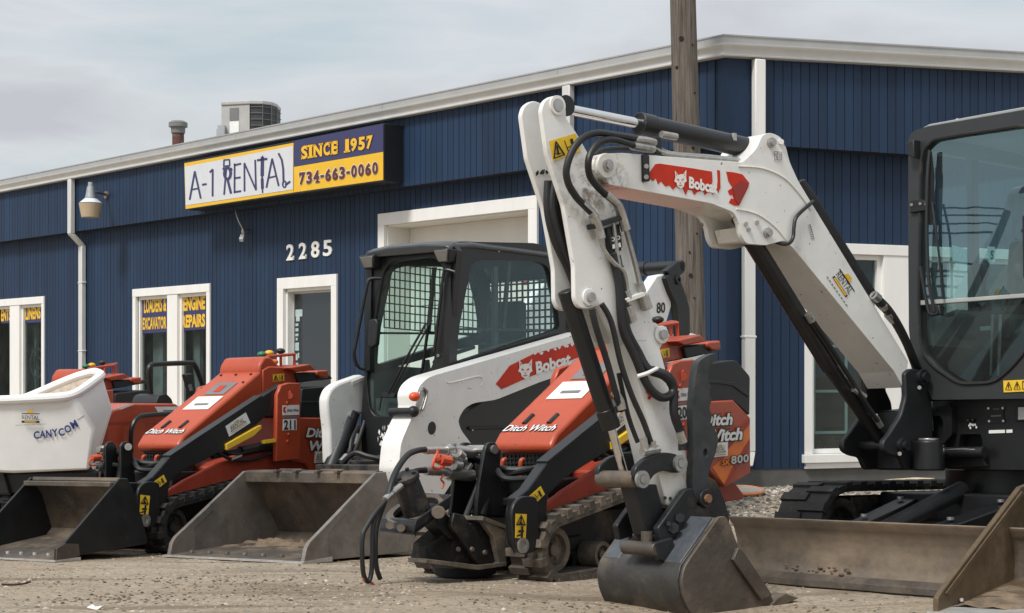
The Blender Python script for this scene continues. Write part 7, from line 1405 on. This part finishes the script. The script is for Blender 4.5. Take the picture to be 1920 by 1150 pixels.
for px, py in ((1846, 540), (1910, 545)):
    mb = MB(); t0 = F.x(px, py-35, 0.30); b0 = F.x(px-4, py+40, 0.22); mb.cyl(b0, b0.lerp(t0, 0.45), 0.055, 0.028, 14); mb.tube([b0.lerp(t0, 0.4), t0], 0.017, 10, 1); mb.ball(t0, 0.036, (0.9, 0.9, 1.5)); mb.build('joystick', M_seat, r, smooth=50)
    mb = MB(); mb.box((0.12, b0.y, b0.z-0.10), (0.5, 0.16, 0.16)); mb.build('arm_rest', M_cabgrey, r, bevel=0.03)
mb = MB(); mb.prism(F.x(1780, 735, 0.05) and F.xp([(1735, 600), (1790, 580), (1880, 585), (1935, 600), (1930, 735), (1745, 735)], 0.06), (-0.1, 0, 0)); mb.build('seat_base', M_cabgrey, r, bevel=0.02)
MB().tube([F.x(1748, 620, 0.4), F.x(1752, 650, 0.42), F.x(1742, 680, 0.42)], 0.010, 8).build('cab_cable', mat('pale_cable', (0.3, 0.32, 0.31), 0.5), r)
for px in (1858, 1872): MB().tube([F.x(px+4, 590, 0.40), F.x(px, 705, 0.45)], 0.010, 8, 1).build('travel_lever', M_zinc, r)
MB().prism(F.xp([(1826, 613), (1860, 611), (1860, 622), (1826, 624)], 0.35), (-0.004, 0, 0)).build('inner_label', mat('pale_teal_label', (0.45, 0.55, 0.55), 0.5), r, smooth=0)
mb = MB(); mb.prism(F.xp([(1784, 459), (1813, 468), (1813, 496), (1786, 492)], 0.50), (-0.003, 0, 0)); q = mb.build('windscreen_notice', mat('pale_notice', (0.42, 0.52, 0.48), 0.5, var=0.2, scale=20), r, smooth=0)
q2 = MB().prism(F.xp([(1852, 462), (1865, 463), (1866, 491), (1854, 493)], 0.50), (-0.003, 0, 0)).build('windscreen_notice', M_decalw, r, smooth=0)
t = MB(); lay_text(t, "S", F.x(1857, 486, 0.505), F.x(1863, 486, 0.505), F.x(1857, 470, 0.505), (1, 0, 0)); t.build('lettering', M_ink, q2, smooth=0, recalc=False)
for yy in (cl+0.03, cr_-0.03): MB().add([(XC-0.1, yy, zb_+0.33), (XB+0.05, yy, zb_+0.33), (XB+0.05, yy, zt-0.1), (XC-0.1, yy, zt-0.1)], [(0, 1, 2, 3)]).build('side_window', G_cab, r, smooth=0)
mb = MB(); mb.prism([(-0.70, -0.30, 0.60), (-1.05, -0.22, 0.60), (-1.15, 0.05, 0.60), (-1.15, 0.45, 0.60), (-1.05, 0.72, 0.60), (-0.70, 0.80, 0.60)], (0, 0, 0.56)); mb.build('counterweight', M_black, r, bevel=0.04, seg=3)
# wiper, lamp, mirror, hinge on the cab
mb = MB(); mb.tube([F.x(1743, 282, XC+0.03), F.x(1739, 340, XC+0.04), F.x(1738, 430, XC+0.04), F.x(1741, 520, XC+0.04), F.x(1752, 585, XC+0.03)], 0.010, 8, 4); mb.build('wiper_arm', M_ink, r)
mb = MB(); mb.prism(F.xp([(1741, 284), (1745, 284), (1750, 330), (1747, 420), (1738, 420), (1738, 330)], XC+0.025), (-0.012, 0, 0)); mb.build('wiper_blade', M_ink, r)
mb = MB(); mb.tube([F.x(1748, 380, XC+0.03), F.x(1756, 440, XC+0.04), F.x(1764, 510, XC+0.03), F.x(1768, 560, XC+0.02)], 0.007, 6, 3); mb.tube([F.x(1726, 500, XC+0.03), F.x(1736, 560, XC+0.03), F.x(1744, 588, XC+0.03), F.x(1760, 587, XC+0.03)], 0.010, 6, 3); mb.build('wiper_linkage', M_ink, r)
mb = MB(); mb.prism(F.xp([(1740, 575), (1760, 572), (1764, 590), (1742, 592)], XC+0.03), (-0.03, 0, 0)); mb.build('wiper_motor', M_ink, r, bevel=0.005)
mb = MB(); mb.prism(F.xp([(1699, 268), (1713, 261), (1714, 297), (1702, 292)], XC+0.06), (-0.09, 0, 0)); mb.build('work_light', M_blacksat, r, bevel=0.006)
mb = MB(); mb.prism(F.xp([(1706, 375), (1728, 374), (1738, 380), (1738, 394), (1706, 400)], XC+0.02), (-0.03, 0, 0)); hg = mb.build('cab_hinge', M_black, r, bevel=0.004)
for px, py in ((1709, 384), (1725, 382), (1736, 383)): MB().cyl(F.x(px, py, XC+0.02), F.x(px, py, XC+0.028), 0.009, n=8).build('bolt', M_zinc, hg)
mb = MB(); mb.prism(F.xp(rounded([(1916, 404), (1960, 400), (1960, 525), (1918, 524)], 6), XC+0.16), (-0.06, 0, 0)); mb.tube([F.x(1940, 400, XC+0.13), F.x(1952, 330, XC)], 0.012, 8, 1); mb.build('mirror', M_blacksat, r, bevel=0.015)
for px, py in ((1795, 226), (1752, 238)): MB().ball(F.x(px, py, XC-0.05), 0.012).build('roof_bolt', M_zinc, ro)
wd = MB().prism(F.xp([(1881, 714), (1962, 710.5), (1962, 732.5), (1882, 736)], XC+0.006), (-0.004, 0, 0)).build('warning_decal', M_yellow, cf, smooth=0)
mb = MB()
for k in range(4):
    x = 1885+k*16; pts = [F.x(px, py, XC+0.010) for px, py in ((x+6, 716.5-k*0.7), (x+12, 730-k*0.7), (x, 730.5-k*0.7), (x+6, 716.5-k*0.7))]
    if k == 2: pts = [F.x(px, py, XC+0.010) for px, py in ((x, 715), (x+12, 714.5), (x+12, 729), (x, 729.5), (x, 715))]
    mb.tube(pts, 0.0022, 4, 1); mb.tube([F.x(x+6, 721-k*0.7, XC+0.010), F.x(x+6, 728-k*0.7, XC+0.010)], 0.003, 4, 1)
mb.build('pictogram', M_ink, wd)
# undercarriage, tracks, blade
for u in (-0.52, 1.17):
    make_track(r, u, 0.33, [(0.80, 0.275, 0.25), (-0.92, 0.275, 0.25)], M_rubber, [(0.80, 0.275, 0.20), (-0.92, 0.275, 0.20), (0.4, 0.13, 0.10), (0.0, 0.13, 0.10), (-0.45, 0.13, 0.10)], M_mudblk, lug=0.13, th=0.04, lh=0.016)
    mb = MB(); mb.box((-0.06, u-0.17, 0.28), (1.50, 0.20, 0.35)); mb.build('track_frame', M_mudblk, r, bevel=0.01)
mb = MB(); mb.box((0.05, 0.16, 0.40), (0.9, 1.4, 0.16)); mb.cyl((0, 0, 0.46), (0, 0, 0.62), 0.36, n=28); mb.build('undercarriage', M_black, r, bevel=0.012)
for s in (1, -1):
    mb = MB(); a, b = Vector((0.35, 0.36*s, 0.42)), Vector((1.30, 0.24*s, 0.20)); mb.hexa([p+Vector(o_) for p in (a, b) for o_ in ((0, -0.07, -0.06), (0, 0.07, -0.06), (0, 0.07, 0.06), (0, -0.07, 0.06))]); bl = mb.build('blade_arm', M_black, r, bevel=0.008)
    for t in (0.2, 0.6): 
        p = a.lerp(b, t)+Vector((0.03, 0, 0.065)); MB().cyl(p, p+Vector((0, 0, 0.015)), 0.02, n=8).build('bolt', M_zinc, bl)
MB().tube([(0.45, 0.0, 0.50), (1.25, 0.0, 0.26)], 0.05, 16, 1).build('blade_cylinder', M_steelblk, r)
bprof = [(1.43, 0.0), (1.40, 0.045), (1.384, 0.085), (1.372, 0.115), (1.374, 0.13), (1.362, 0.17), (1.366, 0.19), (1.364, 0.22), (1.374, 0.245), (1.38, 0.265), (1.395, 0.30), (1.43, 0.335), (1.435, 0.350), (1.415, 0.352), (1.38, 0.32), (1.35, 0.25), (1.343, 0.17), (1.352, 0.10), (1.375, 0.04), (1.405, -0.004)]
MB().prism([(x, 1.17, z) for x, z in bprof], (0, -2.03, 0)).build('dozer_blade', M_bladem, r, bevel=0.003, smooth=50)
mb = MB(); mb.hexa([(1.445, 1.18, -0.006), (1.39, 1.18, 0.012), (1.39, -0.87, 0.012), (1.445, -0.87, -0.006), (1.440, 1.18, 0.03), (1.395, 1.18, 0.06), (1.395, -0.87, 0.06), (1.440, -0.87, 0.03)]); mb.build('blade_edge', M_steelmud, r, bevel=0.003)

rr = random.Random(21)
for cy_, nn in ((-0.40, 7), (-0.16, 10)):
    mb = MB()
    for k in range(nn): mb.ball((1.385+rr.uniform(0, 0.02), cy_+rr.gauss(0, 0.05), 0.075+rr.uniform(-0.015, 0.03)), rr.uniform(0.004, 0.012), (0.8, 1.7, 0.8), 7, 5)
    mb.build('mud_clump', M_soil, r, smooth=0)['kind'] = 'stuff'
# ---------------------------------------------------------------- brown bucket at the edge of the yard
FB = Frame(1.84, 7.48, (-0.6, -0.8)); F = FB
bb = thing('loader_bucket', 'brown dirty loader bucket in the foreground right of the excavator blade', 'bucket', FB.M); r = bb
pr = [(1749, 1152), (1749, 1121), (1757, 1108), (1905, 913), (1928, 904), (1945, 925), (1990, 1045), (1985, 1062), (1795, 1142)]
prof = F.up(pr, 0.0)
for yy in (0.0, 1.3): MB().prism([Vector((p.x, yy, max(p.z, 0.0))) for p in prof], (0, 0.025, 0)).build('bucket_side', M_brown, r, bevel=0.004)
sh = F.up([(1749, 1153), (1795, 1143), (1986, 1062), (1992, 1044), (1946, 924), (1928, 902), (1920, 908), (1935, 930), (1975, 1040), (1968, 1052), (1790, 1132), (1750, 1146)], 0.0)
MB().prism([Vector((p.x, 0.02, max(p.z, -0.003))) for p in sh], (0, 1.30, 0)).build('bucket_shell', M_brown, r, smooth=40)
a = F.u(1925, 907, 0.0); mb = MB(); mb.box((a.x-0.02, 0.65, a.z-0.04), (0.09, 1.28, 0.06)); mb.build('bucket_rim', M_steelmud, r, bevel=0.006)
q = F.u(1749, 1152, 0.0); mb = MB(); mb.hexa([(q.x+0.02, -0.02, 0.002), (q.x-0.2, -0.02, 0.002), (q.x-0.2, 1.34, 0.002), (q.x+0.02, 1.34, 0.002), (q.x+0.02, -0.02, 0.014), (q.x-0.2, -0.02, 0.03), (q.x-0.2, 1.34, 0.03), (q.x+0.02, 1.34, 0.014)]); mb.build('cutting_edge', M_edge, r)
mb = MB(); h = F.up([(1760, 1112), (1904, 921), (1908, 925), (1768, 1116)], 0.0); mb.prism([Vector((p.x, 0.027, p.z)) for p in h], (0, 0.008, 0)); mb.build('side_rib', M_brown, r, bevel=0.002)
MB().cyl(F.u(1803, 1125, 0.03), F.u(1803, 1125, 0.038), 0.009, n=10).build('rivet', M_edge, r)
mb = MB(); n1, n2 = 20, 14; x1 = q.x-0.14; x0 = q.x-0.72
for i in range(n1+1):
    for j in range(n2+1):
        fx = j/n2; yy = 0.03+1.26*i/n1; x = x1+(x0-x1)*fx; mb.v.append(Vector((x, yy, 0.026+0.05*fx+0.025*mnoise.noise((i*0.5, j*0.5, 15))*fx+0.02*mnoise.noise((i*1.5, j*1.5, 4)))))
mb.f = [(i*(n2+1)+j, i*(n2+1)+j+1, (i+1)*(n2+1)+j+1, (i+1)*(n2+1)+j) for i in range(n1) for j in range(n2)]
mb.build('dried_soil', M_soil, r, smooth=60)
# ---------------------------------------------------------------- white dump tub
FT = Frame(-3.85, 13.75, (-1, -0.13)); F = FT
td = thing('dump_tub_carrier', 'white plastic dump tub with blue maker lettering on a low black carrier', 'dumper', FT.M); r = td
def dp(px, py, y): return FT.I @ (CAMP+ray(px, py)*y)
NEAR, MID, BK = 13.15, 13.5, 14.0
rim = [(-170, 756, NEAR), (20, 750, NEAR), (136, 744, NEAR), (192, 704, MID), (178, 697, BK), (138, 708, BK), (46, 748, BK), (-170, 800, BK)]
mid_ = [(-150, 810, NEAR+0.03), (30, 812, NEAR+0.05), (178, 806, NEAR+0.08), (211, 768, MID), (204, 768, BK), (150, 770, BK), (40, 800, BK), (-150, 830, BK)]
low = [(-60, 884, NEAR+0.10), (24, 889, NEAR+0.10), (168, 884, NEAR+0.15), (190, 838, MID), (185, 835, BK-0.1), (140, 850, BK-0.1), (40, 860, BK-0.1), (-60, 860, BK-0.1)]
def loop(L): return [dp(*p) for p in L]
def loft(loops, cap=True):
    mb = MB(); n = len(loops[0]); vs = [p for l in loops for p in l]; fs = [(k*n+i, k*n+(i+1) % n, (k+1)*n+(i+1) % n, (k+1)*n+i) for k in range(len(loops)-1) for i in range(n)]
    if cap: fs.append(tuple(range((len(loops)-1)*n, len(loops)*n)))
    return mb.add(vs, fs)
A, B, C = loop(rim), loop(mid_), loop(low); ctr = sum(A, Vector())/8
tub = loft([A, B, C]).build('tub', M_plast, r, bevel=0.028, seg=3, smooth=60)
def shrink(L, k, dz): 
    c = sum(L, Vector())/len(L); return [c+(p-c)*k+Vector((0, 0, dz)) for p in L]
loft([shrink(A, 0.955, 0.002), shrink(B, 0.90, 0.03), shrink(C, 0.8, 0.12)]).build('tub_lining', M_sand, r, smooth=60)
Ar = []
for i in range(8):
    p, q_, n_ = A[i-1], A[i], A[(i+1) % 8]; Ar += [q_+(p-q_).normalized()*min(0.12, (p-q_).length*0.3), q_+((p-q_).normalized()+(n_-q_).normalized())*0.025, q_+(n_-q_).normalized()*min(0.12, (n_-q_).length*0.3)]
MB().tube(Ar+[Ar[0]], 0.036, 10, 3).build('tub_rim', M_plast, r)
# chassis
mb = MB(); mb.hexa([dp(0, 930, NEAR+0.2), dp(182, 918, NEAR+0.25), dp(186, 915, BK), dp(0, 925, BK), dp(-10, 886, NEAR+0.2), dp(186, 882, NEAR+0.25), dp(190, 880, BK), dp(0, 880, BK)]); mb.build('chassis', M_black, r, bevel=0.02)
mb = MB(); mb.hexa([dp(-160, 930, NEAR+0.15), dp(22, 930, NEAR+0.15), dp(22, 928, BK), dp(-160, 928, BK), dp(-160, 800, NEAR+0.15), dp(-10, 826, NEAR+0.15), dp(-10, 826, BK), dp(-160, 800, BK)]); mb.build('rear_frame', M_black, r, bevel=0.02)
z0 = 0.0
for yy in (0.42, -0.22): make_track(r, yy, 0.26, [(0.62, 0.19, 0.17), (-0.75, 0.19, 0.17)], M_rubber, [(0.62, 0.19, 0.13), (-0.75, 0.19, 0.13), (0.1, 0.12, 0.09), (-0.3, 0.12, 0.09)], M_mudblk)
# lettering stands on the near wall of the tub
UT = max((dp(120, 810, NEAR+0.06)).y, dp(60, 780, NEAR+0.02).y)+0.008
nl = (dp(178, 806, NEAR+0.08)-dp(30, 812, NEAR+0.05)).cross(dp(20, 750, NEAR)-dp(30, 812, NEAR+0.05)).normalized(); nl = nl if nl.y > 0 else -nl
pl0 = dp(100, 800, NEAR+0.052)
def tubpt(px, py, lift):
    d = FT.R @ ray(px, py); o = pl0+nl*lift; k = (o-FT.c).dot(nl)/d.dot(nl); return FT.c+d*k
lg = MB()
for ch, x, y, rot, w in (("C", 68.6, 816, -2, 11.5), ("A", 79.8, 814.5, -4, 11), ("N", 91.5, 813.5, -6, 10.5), ("Y", 103, 811.5, -9, 11), ("C", 115, 810.5, -13, 11), ("O", 127, 804.5, -22, 12.5), ("M", 138.8, 796, -28, 12)):
    a = math.radians(rot); ex_, ey_ = (math.cos(a), math.sin(a)), (math.sin(a), -math.cos(a)); h = 14.5
    P = lambda s, t: tubpt(x+ex_[0]*s+ey_[0]*t, y+ex_[1]*s+ey_[1]*t, 0.005)
    lay_text(lg, "Λ" if False else ch, P(-w/2, -h/2), P(w/2, -h/2), P(-w/2, h/2), nl, 0.03)
lg.add([tubpt(145, 787.5, 0.005), tubpt(158, 779, 0.005), tubpt(158.2, 780, 0.005), tubpt(145.4, 788.6, 0.005)], [(0, 1, 2, 3)])
lg.build('maker_lettering', M_inkblue, tub, smooth=0, recalc=False)
def flat(pts, m, nm, lift): return MB().add([tubpt(x, y, lift) for x, y in pts], [tuple(range(len(pts)))]).build(nm, m, tub, smooth=0)
t = MB(); lay_text(t, "RENTAL", tubpt(41, 786.5, 0.02), tubpt(73.5, 787, 0.02), tubpt(41, 779, 0.02), nl, 0.0); t.build('rental_lettering', M_ink, tub, smooth=0, recalc=False)
flat([(40.5, 775), (74, 775.5), (74, 777), (40.5, 776.5)], M_ink, 'decal_bar', 0.02); flat([(40.5, 789), (74, 789.5), (74, 793.5), (40.5, 793)], M_ink, 'decal_bar', 0.02); flat([(46, 790), (68, 790.3), (68, 792.6), (46, 792.3)], M_yknob, 'decal_bar', 0.024)
flat([(50, 774.5), (64, 774.8), (61, 770.5), (57, 768.5), (53, 770.3)], M_yknob, 'decal_roof', 0.02); t = MB(); lay_text(t, "2285 W LIBERTY ANN ARBOR MI", tubpt(29, 799, 0.02), tubpt(86, 796.5, 0.02), tubpt(29, 796.8, 0.02), nl, 0.0); t.build('address_lettering', M_inkgrey, tub, smooth=0, recalc=False)
# ---------------------------------------------------------------- red trencher with a black hoop
FK = Frame(-3.18, 15.0, (-0.54, -0.84), z=gheight(-3.18, 15.0), tilt=False); F = FK
tk = thing('trencher', 'red compact machine with a black roll hoop behind the white tub', 'trencher', FK.M); r = tk
mb = MB(); F.slab(mb, rounded([(200, 800), (203, 782), (213, 770), (250, 757), (330, 757), (345, 770), (345, 880), (200, 880)], 4), 0.34, 0.60); kb_ = mb.build('body', M_red, r, bevel=0.02, seg=3)
mb = MB(); F.slab(mb, [(205, 792), (252, 790), (252, 793.5), (205, 795.5)], 0.345, 0.02); mb.build('body_seam', M_reddark, kb_)
mb = MB()
for k in range(7):
    for j in range(5): mb.add(F.up([(272+k*4, 794+j*6), (274.5+k*4, 794+j*6), (274.5+k*4, 797.5+j*6), (272+k*4, 797.5+j*6)], 0.3425), [(0, 1, 2, 3)])
mb.build('vent_holes', M_reddark, kb_, smooth=0)
for k, (q4, m) in enumerate(([[(290, 763), (336, 762.5), (326, 774), (297, 774)], M_decalw], [[(214, 767), (240, 758.5), (252, 758.5), (228, 768)], M_decalw])): decal(F, r, q4, 0.343, m, 'decal', kb_)
decal(F, r, [(307, 769), (326, 769), (325, 771), (306, 771)], 0.3465, M_inkgrey, 'decal_print', kb_)
mb = MB(); F.tube(mb, [(246, 850, 0.40), (246, 815, 0.40), (250, 796, 0.40), (258, 784, 0.40), (272, 779, 0.40), (330, 775, 0.40)], 0.020, 8); mb.build('guard_bar', M_black, r)
mb = MB(); mb.tube([F.u(287, 758, -0.1), F.u(281, 725, -0.1), F.u(279, 694, -0.1), F.u(284, 685, -0.1), F.u(296, 683, -0.1), F.u(352, 681, -0.1), F.u(364, 684, -0.1), F.u(372, 700, -0.1), F.u(381, 726, -0.1), F.u(388, 760, -0.1)], 0.024, 10, 4); mb.build('roll_hoop', M_black, r)
mb = MB(); F.slab(mb, [(349, 702), (364, 700), (368, 735), (372, 742), (362, 744), (355, 725)], -0.05, 0.06); mb.build('control_pod', M_blacksat, r, bevel=0.01)
decal(F, r, [(353, 722), (359, 720), (362, 732), (356, 734)], -0.045, M_inkgrey, 'decal')
mb = MB(); F.slab(mb, rounded([(292, 758), (298, 742), (312, 738), (322, 748), (326, 760)], 4), 0.1, 0.3); mb.build('engine_cover', M_blacksat, r, bevel=0.02)
make_track(r, 0.36, 0.22, [(0.5, 0.2, 0.18), (-0.6, 0.2, 0.18)], M_rubber, [(0.5, 0.2, 0.14), (-0.6, 0.2, 0.14)], M_mudblk)
make_track(r, -0.14, 0.22, [(0.5, 0.2, 0.18), (-0.6, 0.2, 0.18)], M_rubber, [(0.5, 0.2, 0.14), (-0.6, 0.2, 0.14)], M_mudblk)

# ---------------------------------------------------------------- small litter on the yard
def on_ground(px, py):
    y = 2304.0/(py-845); p = CAMP+ray(px, py)*y; p.z = gheight(p.x, p.y); return p
c = on_ground(178, 1140); ps = MB()
pts = [(-0.035, -0.008), (-0.015, 0.014), (0.015, 0.012), (0.035, 0.018), (0.042, -0.004), (0.012, -0.012)]
ps.add([(c.x+x, c.y+y, c.z+0.012+0.012*math.sin(i*2.1)) for i, (x, y) in enumerate(pts)]+[(c.x+x*0.98, c.y+y*0.98, c.z+0.009+0.012*math.sin(i*2.1)) for i, (x, y) in enumerate(pts)], [tuple(range(6)), tuple(range(11, 5, -1))]+[(i, 6+i, 6+(i+1) % 6, (i+1) % 6) for i in range(6)])
tag(ps.build('paper_scrap', M_decalw), 'crumpled white paper scrap lying on the dirt in front of the black bucket', 'litter')
c = on_ground(24, 1099); tw = MB(); tw.tube([(c.x-0.06, c.y, c.z+0.008), (c.x, c.y+0.01, c.z+0.005), (c.x+0.05, c.y+0.03, c.z+0.008), (c.x+0.085, c.y+0.04, c.z+0.018)], 0.006, 6); tw.tube([(c.x+0.05, c.y+0.03, c.z+0.008), (c.x+0.075, c.y+0.015, c.z+0.02)], 0.004, 5)
tag(tw.build('twig', mat('dark_twig', (0.05, 0.035, 0.025), 0.9)), 'short dark twig lying on the dirt near the black bucket', 'twig')
sp = []; rr = random.Random(33)
for (px, py, n, s) in ((330, 1092, 260, 0.30), (230, 1122, 160, 0.16), (455, 1112, 120, 0.25), (560, 1095, 90, 0.3), (760, 1060, 110, 0.35), (1040, 1125, 120, 0.2), (1600, 1130, 110, 0.3)):
    c = on_ground(px, py)
    for k in range(n): sp.append((c.x+rr.gauss(0, s*1.6), c.y+rr.gauss(0, s), rr.choice((0.005, 0.006, 0.008, 0.010, 0.013))))
pebbles('dirt_crumbs', sp, stone_mat('dirt_crumb', (0.045, 0.034, 0.024), (0.20, 0.155, 0.105)))
